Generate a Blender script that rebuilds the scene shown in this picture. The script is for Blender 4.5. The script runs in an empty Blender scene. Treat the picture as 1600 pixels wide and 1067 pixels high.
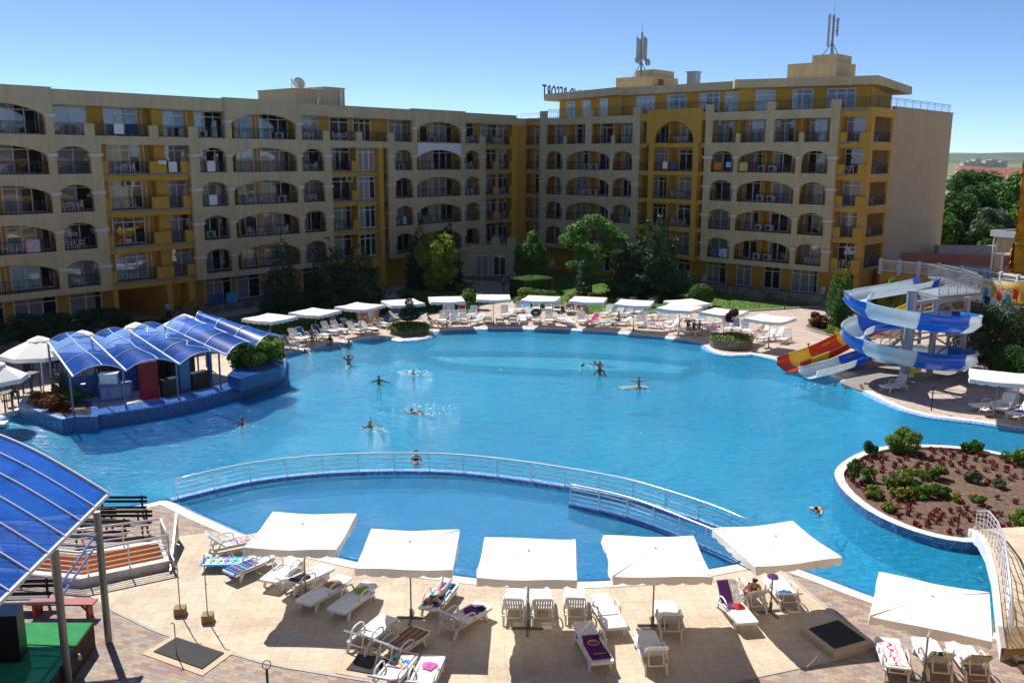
import bpy, bmesh, math, random
import numpy as np
from math import sin, cos, pi, radians, atan2, hypot, sqrt, tan
from mathutils import Vector, Matrix, Quaternion, noise
from mathutils.geometry import tessellate_polygon

SC = bpy.context.scene
COL = SC.collection
random.seed(7)
RNG = np.random.default_rng(11)

# ------------------------------------------------------------------ survey: camera station and sight lines to the ground
CAM_H = 13.6
PITCH = radians(11.46)
ROLL = radians(0.23)
FPX = 1420.0
_f = Vector((0, cos(PITCH), -sin(PITCH)))
_u0 = Vector((0, sin(PITCH), cos(PITCH)))
_r = Vector((1, 0, 0)) * cos(ROLL) + _u0 * sin(ROLL)
_u = _u0 * cos(ROLL) - Vector((1, 0, 0)) * sin(ROLL)

def G(x, y, z=0.0):
    d = _f + _r * ((x - 800) / FPX) + _u * ((533.5 - y) / FPX)
    t = (z - CAM_H) / d.z
    return Vector((d.x * t, d.y * t, z))

def G2(x, y, z=0.0):
    p = G(x, y, z)
    return (p.x, p.y)

# ------------------------------------------------------------------ mesh builder
class MB:
    def __init__(s):
        s.v = []; s.f = []; s.mi = []; s.sm = []
        s.M = Matrix.Identity(4); s.m = 0; s.smooth = False; s.pieces = []
    def add(s, vs, fs):
        b = len(s.v); M = s.M
        s.v += [tuple(M @ Vector(p)) for p in vs]
        for f in fs:
            s.f.append(tuple(i + b for i in f)); s.mi.append(s.m); s.sm.append(s.smooth)
        s.pieces.append((len(s.f) - len(fs), len(s.f)))
        return s
    def box(s, x0, x1, y0, y1, z0, z1):
        return s.add([(x0, y0, z0), (x1, y0, z0), (x1, y1, z0), (x0, y1, z0), (x0, y0, z1), (x1, y0, z1), (x1, y1, z1), (x0, y1, z1)],
                     [(0, 3, 2, 1), (4, 5, 6, 7), (0, 1, 5, 4), (1, 2, 6, 5), (2, 3, 7, 6), (3, 0, 4, 7)])
    def hexa(s, p):
        return s.add(p, [(0, 3, 2, 1), (4, 5, 6, 7), (0, 1, 5, 4), (1, 2, 6, 5), (2, 3, 7, 6), (3, 0, 4, 7)])
    def bar(s, a, b, w=.02, h=None, up=(0, 0, 1)):
        a = Vector(a); b = Vector(b); h = w if h is None else h
        d = (b - a).normalized(); u = Vector(up)
        if abs(d.dot(u)) > .99: u = Vector((1, 0, 0))
        r = d.cross(u).normalized() * (w / 2); u = r.cross(d).normalized() * (h / 2)
        return s.hexa([a - r - u, a + r - u, a + r + u, a - r + u, b - r - u, b + r - u, b + r + u, b - r + u])
    def tube(s, pts, r, n=8, cap=True):
        pts = [Vector(p) for p in pts]; rs = r if isinstance(r, (list, tuple)) else [r] * len(pts)
        vs = []; fs = []; pu = None
        for i, p in enumerate(pts):
            d = (pts[min(i + 1, len(pts) - 1)] - pts[max(i - 1, 0)])
            d = d.normalized() if d.length > 1e-9 else Vector((0, 0, 1))
            u = pu if pu is not None else (Vector((0, 0, 1)) if abs(d.z) < .9 else Vector((1, 0, 0)))
            a = d.cross(u)
            if a.length < 1e-6: a = d.cross(Vector((0, 1, 0)))
            a.normalize(); b = a.cross(d).normalized(); pu = b
            for k in range(n):
                t = 2 * pi * k / n
                vs.append(p + (a * cos(t) + b * sin(t)) * rs[i])
        for i in range(len(pts) - 1):
            for k in range(n):
                k2 = (k + 1) % n
                fs.append((i * n + k, i * n + k2, (i + 1) * n + k2, (i + 1) * n + k))
        if cap:
            fs.append(tuple(range(n))[::-1]); fs.append(tuple((len(pts) - 1) * n + k for k in range(n)))
        return s.add(vs, fs)
    def lathe(s, prof, n=12, c=(0, 0, 0)):
        vs = []; fs = []
        for r, z in prof:
            for k in range(n):
                t = 2 * pi * k / n; vs.append((c[0] + r * cos(t), c[1] + r * sin(t), c[2] + z))
        for i in range(len(prof) - 1):
            for k in range(n):
                k2 = (k + 1) % n; fs.append((i * n + k, i * n + k2, (i + 1) * n + k2, (i + 1) * n + k))
        fs.append(tuple(range(n))[::-1]); fs.append(tuple((len(prof) - 1) * n + k for k in range(n)))
        return s.add(vs, fs)
    def sphere(s, c, r, n=10, m=7, sc=(1, 1, 1)):
        prof = []
        vs = []; fs = []
        for i in range(m + 1):
            a = -pi / 2 + pi * i / m
            for k in range(n):
                t = 2 * pi * k / n
                vs.append((c[0] + r * sc[0] * cos(a) * cos(t), c[1] + r * sc[1] * cos(a) * sin(t), c[2] + r * sc[2] * sin(a)))
        for i in range(m):
            for k in range(n):
                k2 = (k + 1) % n; fs.append((i * n + k, i * n + k2, (i + 1) * n + k2, (i + 1) * n + k))
        return s.add(vs, fs)
    def prism(s, poly, z0, z1, top=True, bottom=True):
        n = len(poly)
        vs = [(p[0], p[1], z0) for p in poly] + [(p[0], p[1], z1) for p in poly]
        ar = sum(poly[i][0] * poly[(i + 1) % n][1] - poly[(i + 1) % n][0] * poly[i][1] for i in range(n))
        fs = []
        for i in range(n):
            j = (i + 1) % n
            fs.append((i, j, n + j, n + i) if ar > 0 else (j, i, n + i, n + j))
        tri = tessellate_polygon([[Vector((p[0], p[1], 0)) for p in poly]])
        for t in tri:
            a, b, c = t
            cr = (poly[b][0] - poly[a][0]) * (poly[c][1] - poly[a][1]) - (poly[c][0] - poly[a][0]) * (poly[b][1] - poly[a][1])
            if cr < 0: b, c = c, b
            if top: fs.append((n + a, n + b, n + c))
            if bottom: fs.append((a, c, b))
        return s.add(vs, fs)
    def sheet(s, outer, holes, z):
        loops = [[Vector((p[0], p[1], 0)) for p in outer]] + [[Vector((p[0], p[1], 0)) for p in h] for h in holes]
        flat = [p for l in loops for p in l]
        fs = []
        for a, b, c in tessellate_polygon(loops):
            A, B, C = flat[a], flat[b], flat[c]
            if (B.x - A.x) * (C.y - A.y) - (C.x - A.x) * (B.y - A.y) < 0: b, c = c, b
            fs.append((a, b, c))
        return s.add([(p.x, p.y, z) for p in flat], fs)
    def strip(s, ptsA, ptsB):
        n = len(ptsA)
        return s.add(list(ptsA) + list(ptsB), [(i, i + 1, n + i + 1, n + i) for i in range(n - 1)])
    def grid(s, fn, nu, nv, thick=0):
        vs = []; fs = []
        for i in range(nu + 1):
            for j in range(nv + 1):
                vs.append(Vector(fn(i / nu, j / nv)))
        W = nv + 1
        for i in range(nu):
            for j in range(nv):
                fs.append((i * W + j, (i + 1) * W + j, (i + 1) * W + j + 1, i * W + j + 1))
        return s.add(vs, fs)
    def mesh(s, name, mats):
        me = bpy.data.meshes.new(name)
        me.from_pydata(s.v, [], s.f)
        if not isinstance(mats, (list, tuple)): mats = [mats]
        for m in mats: me.materials.append(m)
        if len(mats) > 1: me.polygons.foreach_set('material_index', s.mi)
        if any(s.sm): me.polygons.foreach_set('use_smooth', s.sm)
        me.update()
        return me
    def build_split(s, name, mats, parent=None):
        """one object per group of touching pieces"""
        P = s.v; pc = s.pieces; n = len(pc); bb = []
        for f0, f1 in pc:
            ids = {i for f in s.f[f0:f1] for i in f}; A = [P[i] for i in ids]
            bb.append([min(p[k] for p in A) - .02 for k in range(3)] + [max(p[k] for p in A) + .02 for k in range(3)])
        par = list(range(n))
        def fd(a):
            while par[a] != a: par[a] = par[par[a]]; a = par[a]
            return a
        for i in range(n):
            for j in range(i):
                if all(bb[i][k] <= bb[j][k + 3] and bb[j][k] <= bb[i][k + 3] for k in range(3)): par[fd(i)] = fd(j)
        gr = {}
        for i in range(n): gr.setdefault(fd(i), []).append(i)
        for g in gr.values():
            m = MB()
            for i in g:
                f0, f1 = pc[i]; ids = sorted({v for f in s.f[f0:f1] for v in f}); mp = {v: k for k, v in enumerate(ids)}
                m.add([P[v] for v in ids], [tuple(mp[v] for v in f) for f in s.f[f0:f1]])
            m.build(name, mats, parent)
    def build(s, name, mats, parent=None, loc=None, rz=0):
        o = bpy.data.objects.new(name, s.mesh(name, mats))
        COL.objects.link(o)
        if parent is not None: o.parent = parent
        if loc is not None: o.location = loc
        if rz: o.rotation_euler.z = rz
        return o

def link(name, me, parent=None, loc=None, rz=None):
    o = bpy.data.objects.new(name, me); COL.objects.link(o)
    if parent is not None: o.parent = parent
    if loc is not None: o.location = loc
    if rz is not None: o.rotation_euler.z = rz
    return o

def tag(o, label=None, cat=None, group=None, kind=None):
    if label: o['label'] = label
    if cat: o['category'] = cat
    if group: o['group'] = group
    if kind: o['kind'] = kind
    return o

def empty(name, loc=(0, 0, 0), rz=0.0, label=None, cat=None, group=None):
    o = bpy.data.objects.new(name, None); COL.objects.link(o)
    o.location = loc; o.rotation_euler.z = rz; o.empty_display_size = .3
    return tag(o, label, cat, group)

def kids(o): return [c for c in COL.objects if c.parent is o]
KIDS = {}
def copy_tree(o, parent=None):
    c = o.copy(); COL.objects.link(c); c.parent = parent
    if o.name not in KIDS: KIDS[o.name] = kids(o)
    for ch in KIDS[o.name]: copy_tree(ch, c)
    return c

ORD = ['first', 'second', 'third', 'fourth', 'fifth', 'sixth', 'seventh', 'eighth', 'ninth', 'tenth', 'eleventh', 'twelfth', 'thirteenth']

# ------------------------------------------------------------------ materials
MT = {}
def newmat(name):
    m = bpy.data.materials.new(name); m.use_nodes = True
    nt = m.node_tree; nt.nodes.clear()
    return m, nt
def N(nt, t, **k):
    n = nt.nodes.new(t)
    for a, b in k.items():
        if a.startswith('i_'):
            key = a[2:]
            key = int(key) if key.isdigit() else key.replace('_', ' ')
            n.inputs[key].default_value = b
        else: setattr(n, a, b)
    return n
def L(nt, a, ao, b, bi): nt.links.new(a.outputs[ao], b.inputs[bi])
def ramp(nt, stops, interp='LINEAR'):
    r = N(nt, 'ShaderNodeValToRGB'); cr = r.color_ramp; cr.interpolation = interp
    while len(cr.elements) < len(stops): cr.elements.new(.5)
    for e, (p, c) in zip(cr.elements, stops):
        e.position = p; e.color = (c[0], c[1], c[2], 1)
    return r

def M(name, col, rough=.7, metal=0.0, var=.12, vs=2.0, bump=0.0, bs=40.0, spec=.4, dirt=0.0, coat=0.0, trans=0.0, dark=None):
    """plain surface whose colour wanders a little, with optional fine bump and streaky dirt"""
    if name in MT: return MT[name]
    m, nt = newmat(name)
    out = N(nt, 'ShaderNodeOutputMaterial'); p = N(nt, 'ShaderNodeBsdfPrincipled')
    p.inputs['Roughness'].default_value = rough; p.inputs['Metallic'].default_value = metal
    p.inputs['Specular IOR Level'].default_value = spec; p.inputs['Coat Weight'].default_value = coat
    tc = N(nt, 'ShaderNodeTexCoord')
    no = N(nt, 'ShaderNodeTexNoise', i_Scale=vs, i_Detail=4.0, i_Roughness=.6)
    L(nt, tc, 'Object', no, 'Vector')
    lo = tuple(c * (1 - var) for c in col); hi = tuple(min(1, c * (1 + var)) for c in col)
    r = ramp(nt, [(.3, lo), (.7, hi)]); L(nt, no, 'Fac', r, 'Fac')
    src = (r, 'Color')
    if dirt:
        mp = N(nt, 'ShaderNodeMapping'); mp.inputs['Scale'].default_value = (1.6, 1.6, .22)
        L(nt, tc, 'Object', mp, 'Vector')
        n2 = N(nt, 'ShaderNodeTexNoise', i_Scale=1.4, i_Detail=8.0, i_Roughness=.7); L(nt, mp, 'Vector', n2, 'Vector')
        r2 = ramp(nt, [(.42, (0, 0, 0)), (.72, (1, 1, 1))]); L(nt, n2, 'Fac', r2, 'Fac')
        ml = N(nt, 'ShaderNodeMath', operation='MULTIPLY'); ml.inputs[1].default_value = dirt; L(nt, r2, 'Color', ml, 0)
        mx = N(nt, 'ShaderNodeMix', data_type='RGBA'); L(nt, ml, 0, mx, 0); L(nt, r, 'Color', mx, 6)
        dk = dark or tuple(c * .35 for c in col); mx.inputs[7].default_value = (*dk, 1)
        src = (mx, 2)
    nt.links.new(src[0].outputs[src[1]], p.inputs['Base Color'])
    if bump:
        nb = N(nt, 'ShaderNodeTexNoise', i_Scale=bs, i_Detail=3.0); L(nt, tc, 'Object', nb, 'Vector')
        b = N(nt, 'ShaderNodeBump', i_Strength=bump, i_Distance=.02); L(nt, nb, 'Fac', b, 'Height'); L(nt, b, 'Normal', p, 'Normal')
    if trans:
        tr = N(nt, 'ShaderNodeBsdfTranslucent'); nt.links.new(src[0].outputs[src[1]], tr.inputs['Color'])
        ms = N(nt, 'ShaderNodeMixShader'); ms.inputs[0].default_value = trans
        L(nt, p, 0, ms, 1); L(nt, tr, 0, ms, 2); L(nt, ms, 0, out, 0)
    else: L(nt, p, 0, out, 0)
    MT[name] = m
    return m

def leafmat(name, dark, light, trans=.35, rough=.55, third=None):
    if name in MT: return MT[name]
    m, nt = newmat(name)
    out = N(nt, 'ShaderNodeOutputMaterial'); p = N(nt, 'ShaderNodeBsdfPrincipled')
    p.inputs['Roughness'].default_value = rough; p.inputs['Specular IOR Level'].default_value = .25
    g = N(nt, 'ShaderNodeNewGeometry'); tc = N(nt, 'ShaderNodeTexCoord')
    no = N(nt, 'ShaderNodeTexNoise', i_Scale=.9, i_Detail=2.0); L(nt, tc, 'Object', no, 'Vector')
    a = N(nt, 'ShaderNodeMath', operation='MULTIPLY_ADD'); a.inputs[1].default_value = .55; 
    L(nt, g, 'Random Per Island', a, 0); 
    b = N(nt, 'ShaderNodeMath', operation='MULTIPLY_ADD'); b.inputs[1].default_value = 1.0; b.inputs[2].default_value = -.28
    L(nt, no, 'Fac', b, 0); L(nt, b, 0, a, 2)
    st = [(0, dark), (.85, light)] if third is None else [(0, dark), (.6, light), (.95, third)]
    r = ramp(nt, st); L(nt, a, 0, r, 'Fac')
    L(nt, r, 'Color', p, 'Base Color')
    tr = N(nt, 'ShaderNodeBsdfTranslucent'); L(nt, r, 'Color', tr, 'Color')
    ms = N(nt, 'ShaderNodeMixShader'); ms.inputs[0].default_value = trans
    L(nt, p, 0, ms, 1); L(nt, tr, 0, ms, 2); L(nt, ms, 0, out, 0)
    MT[name] = m
    return m

def brickmat(name, cols, mortar, bw, bh, rot=0.0, rough=.8, offset=.5, msize=.006, stain=.35, staincol=(.12, .1, .09), bump=.3):
    if name in MT: return MT[name]
    m, nt = newmat(name)
    out = N(nt, 'ShaderNodeOutputMaterial'); p = N(nt, 'ShaderNodeBsdfPrincipled')
    p.inputs['Roughness'].default_value = rough; p.inputs['Specular IOR Level'].default_value = .3
    tc = N(nt, 'ShaderNodeTexCoord'); mp = N(nt, 'ShaderNodeMapping'); mp.inputs['Rotation'].default_value = (0, 0, rot)
    ge = N(nt, 'ShaderNodeNewGeometry'); sn = N(nt, 'ShaderNodeSeparateXYZ'); L(nt, ge, 'True Normal', sn, 0)
    ab = N(nt, 'ShaderNodeMath', operation='ABSOLUTE'); L(nt, sn, 2, ab, 0); lt = N(nt, 'ShaderNodeMath', operation='LESS_THAN'); lt.inputs[1].default_value = .5; L(nt, ab, 0, lt, 0)
    so_ = N(nt, 'ShaderNodeSeparateXYZ'); L(nt, tc, 'Object', so_, 0); sa_ = N(nt, 'ShaderNodeMath', operation='ADD'); L(nt, so_, 0, sa_, 0); L(nt, so_, 1, sa_, 1)
    cb = N(nt, 'ShaderNodeCombineXYZ'); L(nt, sa_, 0, cb, 0); L(nt, so_, 2, cb, 1)
    L(nt, tc, 'Object', mp, 'Vector')
    vm = N(nt, 'ShaderNodeMix', data_type='VECTOR'); L(nt, lt, 0, vm, 0); L(nt, mp, 'Vector', vm, 4); L(nt, cb, 0, vm, 5)
    b = N(nt, 'ShaderNodeTexBrick'); b.offset = offset; b.squash = 1
    b.inputs['Color1'].default_value = (0, 0, 0, 1); b.inputs['Color2'].default_value = (1, 1, 1, 1); b.inputs['Mortar'].default_value = (.5, .5, .5, 1)
    b.inputs['Scale'].default_value = 1; b.inputs['Mortar Size'].default_value = msize; b.inputs['Mortar Smooth'].default_value = .2
    b.inputs['Brick Width'].default_value = bw; b.inputs['Row Height'].default_value = bh; b.inputs['Bias'].default_value = 0
    L(nt, vm, 1, b, 'Vector')
    n = len(cols)
    r = ramp(nt, [(i / n * .8 + .1 if i else 0, c) for i, c in enumerate(cols)], 'CONSTANT' if n > 2 else 'LINEAR'); L(nt, b, 'Color', r, 'Fac')
    mx = N(nt, 'ShaderNodeMix', data_type='RGBA'); L(nt, b, 'Fac', mx, 0); L(nt, r, 'Color', mx, 6); mx.inputs[7].default_value = (*mortar, 1)
    # worn stains and large patches
    n1 = N(nt, 'ShaderNodeTexNoise', i_Scale=.35, i_Detail=8.0, i_Roughness=.68); L(nt, tc, 'Object', n1, 'Vector')
    r1 = ramp(nt, [(.45, (0, 0, 0)), (.75, (1, 1, 1))]); L(nt, n1, 'Fac', r1, 'Fac')
    ml = N(nt, 'ShaderNodeMath', operation='MULTIPLY'); ml.inputs[1].default_value = stain; L(nt, r1, 'Color', ml, 0)
    m2 = N(nt, 'ShaderNodeMix', data_type='RGBA'); L(nt, ml, 0, m2, 0); L(nt, mx, 2, m2, 6); m2.inputs[7].default_value = (*staincol, 1)
    n3 = N(nt, 'ShaderNodeTexNoise', i_Scale=6.0, i_Detail=6.0, i_Roughness=.7); L(nt, tc, 'Object', n3, 'Vector')
    r3 = ramp(nt, [(.3, (.82, .82, .82)), (.7, (1.1, 1.1, 1.1))]); L(nt, n3, 'Fac', r3, 'Fac')
    m3 = N(nt, 'ShaderNodeMix', data_type='RGBA', blend_type='MULTIPLY'); m3.inputs[0].default_value = 1; L(nt, m2, 2, m3, 6); L(nt, r3, 'Color', m3, 7)
    L(nt, m3, 2, p, 'Base Color')
    bp = N(nt, 'ShaderNodeBump', i_Strength=bump, i_Distance=.01, invert=True); L(nt, b, 'Fac', bp, 'Height'); L(nt, bp, 'Normal', p, 'Normal')
    L(nt, p, 0, out, 0)
    MT[name] = m
    return m

def stripemat(name, cols, scale, axis=0, rough=.9, wob=0.0):
    """woven cloth with bands of colour across one object axis"""
    if name in MT: return MT[name]
    m, nt = newmat(name)
    out = N(nt, 'ShaderNodeOutputMaterial'); p = N(nt, 'ShaderNodeBsdfPrincipled'); p.inputs['Roughness'].default_value = rough
    p.inputs['Specular IOR Level'].default_value = .1
    tc = N(nt, 'ShaderNodeTexCoord'); sp = N(nt, 'ShaderNodeSeparateXYZ')
    if wob:
        no = N(nt, 'ShaderNodeTexNoise', i_Scale=5.0, i_Detail=2.0); L(nt, tc, 'Object', no, 'Vector')
        mm = N(nt, 'ShaderNodeVectorMath', operation='SCALE'); mm.inputs['Scale'].default_value = wob; L(nt, no, 'Color', mm, 0)
        ad = N(nt, 'ShaderNodeVectorMath', operation='ADD'); L(nt, tc, 'Object', ad, 0); L(nt, mm, 0, ad, 1); L(nt, ad, 0, sp, 0)
    else: L(nt, tc, 'Object', sp, 0)
    a = N(nt, 'ShaderNodeMath', operation='MULTIPLY'); a.inputs[1].default_value = scale; L(nt, sp, axis, a, 0)
    f = N(nt, 'ShaderNodeMath', operation='FRACT'); L(nt, a, 0, f, 0)
    r = ramp(nt, [(i / len(cols), c) for i, c in enumerate(cols)], 'CONSTANT'); L(nt, f, 0, r, 'Fac')
    L(nt, r, 'Color', p, 'Base Color'); L(nt, p, 0, out, 0)
    MT[name] = m
    return m
# ------------------------------------------------------------------ palette
m_beige = M('render_beige', (.57, .465, .27), .9, var=.09, vs=.5, bump=.25, bs=60, dirt=.42, dark=(.24, .20, .13))
m_yellow = M('render_yellow', (.56, .315, .045), .88, var=.07, vs=.8, bump=.2, bs=60, dirt=.18, dark=(.28, .16, .03))
m_orange = M('render_orange', (.57, .315, .065), .88, var=.07, vs=.8, bump=.2, bs=60, dirt=.15)
m_tan = M('render_tan', (.47, .365, .235), .9, var=.05, vs=.5, bump=.15, bs=40, dirt=.2, dark=(.3, .22, .15))
m_white = M('white_paint', (.74, .75, .78), .55, var=.04)
m_frame = M('white_window_frame', (.72, .73, .74), .4, var=.03)
m_rail = M('dark_iron', (.03, .028, .028), .5, metal=.2)
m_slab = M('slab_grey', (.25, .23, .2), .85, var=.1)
m_roof = M('roof_felt', (.13, .12, .11), .9, var=.15)
m_ac = M('ac_white', (.62, .63, .62), .45, var=.05)
m_acd = M('ac_dark_grille', (.06, .06, .065), .5)
m_plast = M('white_plastic', (.78, .78, .77), .35, var=.03, vs=4, spec=.5)
m_canvas = M('white_canvas', (.90, .895, .87), .85, var=.03, vs=1.2, trans=.16)
m_steel = M('grey_steel_tube', (.22, .23, .24), .4, metal=.6)
m_inox = M('polished_inox', (.74, .75, .77), .3, metal=.5, var=.03)
m_whiterail = M('white_painted_rail', (.76, .75, .73), .35, var=.03)
m_galv = M('galvanised_steel', (.36, .40, .44), .45, metal=.35, var=.08)
m_coping = brickmat('coping_stone', [(.62, .60, .56), (.72, .70, .66)], (.4, .38, .35), .5, .35, stain=.3, staincol=(.35, .32, .28))
m_mosaic = brickmat('blue_mosaic', [(.10, .27, .60), (.20, .42, .78), (.42, .62, .88), (.07, .20, .50)], (.25, .42, .62), .06, .06, offset=0, msize=.004, stain=.1, staincol=(.4, .5, .6), rough=.3)
m_mosaicd = brickmat('deep_blue_mosaic', [(.04, .15, .36), (.07, .22, .46), (.13, .30, .55), (.04, .12, .31)], (.12, .22, .38), .06, .06, offset=0, msize=.004, stain=.1, staincol=(.2, .3, .4), rough=.3)
m_paver = brickmat('coloured_block_paving', [(.32, .20, .175), (.40, .30, .20), (.30, .275, .255), (.36, .24, .20), (.35, .30, .255), (.42, .335, .235)], (.19, .165, .145), .30, .15, rot=.35, stain=.3, staincol=(.20, .16, .13))
m_paverfar = brickmat('pink_block_paving', [(.48, .365, .305), (.56, .44, .365), (.44, .34, .295), (.58, .475, .39)], (.34, .26, .21), .30, .15, rot=.8, stain=.28, staincol=(.32, .24, .19))
m_tile = brickmat('beige_terrace_tile', [(.56, .455, .335), (.62, .515, .385)], (.39, .31, .22), .5, .5, rot=-.05, offset=0, msize=.006, stain=.75, staincol=(.34, .25, .17), bump=.15)
m_skin = [M('skin_fair', (.62, .36, .25), .55, var=.06), M('skin_tan', (.40, .20, .12), .55, var=.06), M('skin_brown', (.22, .105, .06), .5, var=.06)]
m_hair = [M('hair_black', (.015, .012, .01), .5), M('hair_brown', (.06, .03, .015), .5), M('hair_red', (.25, .07, .02), .5)]
m_bark = M('bark', (.10, .07, .05), .9, bump=.6, bs=12)
m_soil = M('garden_soil', (.135, .085, .06), .95, var=.45, vs=5, bump=1.0, bs=14)
m_stonewall = brickmat('rubble_stone_wall', [(.20, .18, .15), (.28, .25, .21), (.16, .14, .12), (.24, .20, .16)], (.12, .11, .1), .5, .28, stain=.4)
m_dark = M('dark_interior', (.012, .012, .014), .6)
m_black = M('black_paint', (.02, .02, .022), .5)
m_wood = M('dark_wood', (.07, .045, .03), .6, var=.3, vs=6)
m_red = M('red_panel', (.36, .012, .018), .45)
m_kerb = M('stone_kerb', (.42, .40, .36), .85, var=.12)

def glassmat(name, base, curtain, fold, darkp):
    """window pane: dark room or hanging curtain seen behind a reflecting sheet"""
    m, nt = newmat(name)
    out = N(nt, 'ShaderNodeOutputMaterial'); p = N(nt, 'ShaderNodeBsdfPrincipled')
    p.inputs['Roughness'].default_value = .9; p.inputs['Specular IOR Level'].default_value = .0
    tc = N(nt, 'ShaderNodeTexCoord'); oi = N(nt, 'ShaderNodeObjectInfo')
    w = N(nt, 'ShaderNodeTexWave', wave_type='BANDS', bands_direction='X'); w.inputs['Scale'].default_value = fold; w.inputs['Distortion'].default_value = 1.6
    ad = N(nt, 'ShaderNodeVectorMath', operation='ADD'); L(nt, tc, 'Object', ad, 0); L(nt, oi, 'Random', ad, 1); L(nt, ad, 0, w, 'Vector')
    r = ramp(nt, [(0, tuple(c * .6 for c in curtain)), (1, curtain)]); L(nt, w, 'Fac', r, 'Fac')
    # each room is furnished differently: some curtains drawn, some half open, some rooms dark
    sp = N(nt, 'ShaderNodeSeparateXYZ'); L(nt, tc, 'Object', sp, 0)
    k = N(nt, 'ShaderNodeMath', operation='MULTIPLY_ADD'); k.inputs[1].default_value = 5.0; k.inputs[2].default_value = -2.2; L(nt, oi, 'Random', k, 0)
    gt = N(nt, 'ShaderNodeMath', operation='LESS_THAN'); L(nt, sp, 0, gt, 0); L(nt, k, 0, gt, 1)
    mx = N(nt, 'ShaderNodeMix', data_type='RGBA'); L(nt, gt, 0, mx, 0); mx.inputs[6].default_value = (*base, 1); L(nt, r, 'Color', mx, 7)
    L(nt, mx, 2, p, 'Base Color')
    gl = N(nt, 'ShaderNodeBsdfGlossy'); gl.inputs['Roughness'].default_value = .015; gl.inputs['Color'].default_value = (.85, .92, 1, 1)
    no = N(nt, 'ShaderNodeTexNoise', i_Scale=.9, i_Detail=1.0); L(nt, tc, 'Object', no, 'Vector')
    bp = N(nt, 'ShaderNodeBump', i_Strength=.12, i_Distance=.05); L(nt, no, 'Fac', bp, 'Height'); L(nt, bp, 'Normal', gl, 'Normal')
    fr = N(nt, 'ShaderNodeFresnel', i_IOR=1.9)
    ms = N(nt, 'ShaderNodeMixShader'); L(nt, fr, 0, ms, 0); L(nt, p, 0, ms, 1); L(nt, gl, 0, ms, 2); L(nt, ms, 0, out, 0)
    return m
m_glass = glassmat('window_glass', (.02, .022, .026), (.34, .35, .34), 4.0, 0)

def watermat(name='pool_water', sc=1.0, dmix=.44, dcol=(.032, .50, .86), bd=.16, tcol=(.46, .83, .95)):
    m, nt = newmat(name)
    out = N(nt, 'ShaderNodeOutputMaterial')
    tc = N(nt, 'ShaderNodeTexCoord')
    mp = N(nt, 'ShaderNodeMapping'); mp.inputs['Scale'].default_value = (1, 1.5, 1); L(nt, tc, 'Object', mp, 'Vector')
    n1 = N(nt, 'ShaderNodeTexNoise', i_Scale=2.1 * sc, i_Detail=5.0, i_Roughness=.6); n1.inputs['Distortion'].default_value = .8; L(nt, mp, 'Vector', n1, 'Vector')
    n2 = N(nt, 'ShaderNodeTexNoise', i_Scale=.55, i_Detail=3.0); L(nt, mp, 'Vector', n2, 'Vector')
    ad = N(nt, 'ShaderNodeMath', operation='MULTIPLY_ADD'); ad.inputs[1].default_value = 1.4; L(nt, n2, 'Fac', ad, 0); L(nt, n1, 'Fac', ad, 2)
    bp = N(nt, 'ShaderNodeBump', i_Strength=1.0, i_Distance=bd); L(nt, ad, 0, bp, 'Height')
    tr = N(nt, 'ShaderNodeBsdfTransparent'); tr.inputs['Color'].default_value = (*tcol, 1)
    di = N(nt, 'ShaderNodeBsdfDiffuse'); di.inputs['Color'].default_value = (*dcol, 1); L(nt, bp, 'Normal', di, 'Normal')
    gl = N(nt, 'ShaderNodeBsdfGlossy'); gl.inputs['Roughness'].default_value = .06; L(nt, bp, 'Normal', gl, 'Normal')
    m1 = N(nt, 'ShaderNodeMixShader'); m1.inputs[0].default_value = dmix; L(nt, tr, 0, m1, 1); L(nt, di, 0, m1, 2)
    fr = N(nt, 'ShaderNodeFresnel', i_IOR=1.33); L(nt, bp, 'Normal', fr, 'Normal')
    m2 = N(nt, 'ShaderNodeMixShader'); L(nt, fr, 0, m2, 0); L(nt, m1, 0, m2, 1); L(nt, gl, 0, m2, 2); L(nt, m2, 0, out, 0)
    return m
m_water = watermat(); m_kidwater = watermat('shallow_water', 1.9, .42, (.07, .50, .95), .17, (.58, .84, 1.0))

def bluesheet(name, col, tr_col, op=.64):
    m, nt = newmat(name)
    out = N(nt, 'ShaderNodeOutputMaterial'); tc = N(nt, 'ShaderNodeTexCoord')
    tr = N(nt, 'ShaderNodeBsdfTransparent'); tr.inputs['Color'].default_value = (*tr_col, 1)
    p = N(nt, 'ShaderNodeBsdfPrincipled'); p.inputs['Roughness'].default_value = .22; p.inputs['Specular IOR Level'].default_value = .6
    no = N(nt, 'ShaderNodeTexNoise', i_Scale=1.2, i_Detail=6.0, i_Roughness=.65); L(nt, tc, 'Object', no, 'Vector')
    r = ramp(nt, [(.3, tuple(c * .65 for c in col)), (.7, tuple(c * 1.25 for c in col))]); L(nt, no, 'Fac', r, 'Fac'); L(nt, r, 'Color', p, 'Base Color')
    tl = N(nt, 'ShaderNodeBsdfTranslucent'); L(nt, r, 'Color', tl, 'Color')
    a = N(nt, 'ShaderNodeMixShader'); a.inputs[0].default_value = .4; L(nt, p, 0, a, 1); L(nt, tl, 0, a, 2)
    b = N(nt, 'ShaderNodeMixShader'); b.inputs[0].default_value = op; L(nt, tr, 0, b, 1); L(nt, a, 0, b, 2); L(nt, b, 0, out, 0)
    return m
m_blueroof = bluesheet('blue_polycarbonate', (.035, .16, .72), (.22, .42, 1.0), .80); m_barroof = bluesheet('bar_roof_polycarbonate', (.04, .20, .85), (.42, .66, 1.0), .52)

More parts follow.
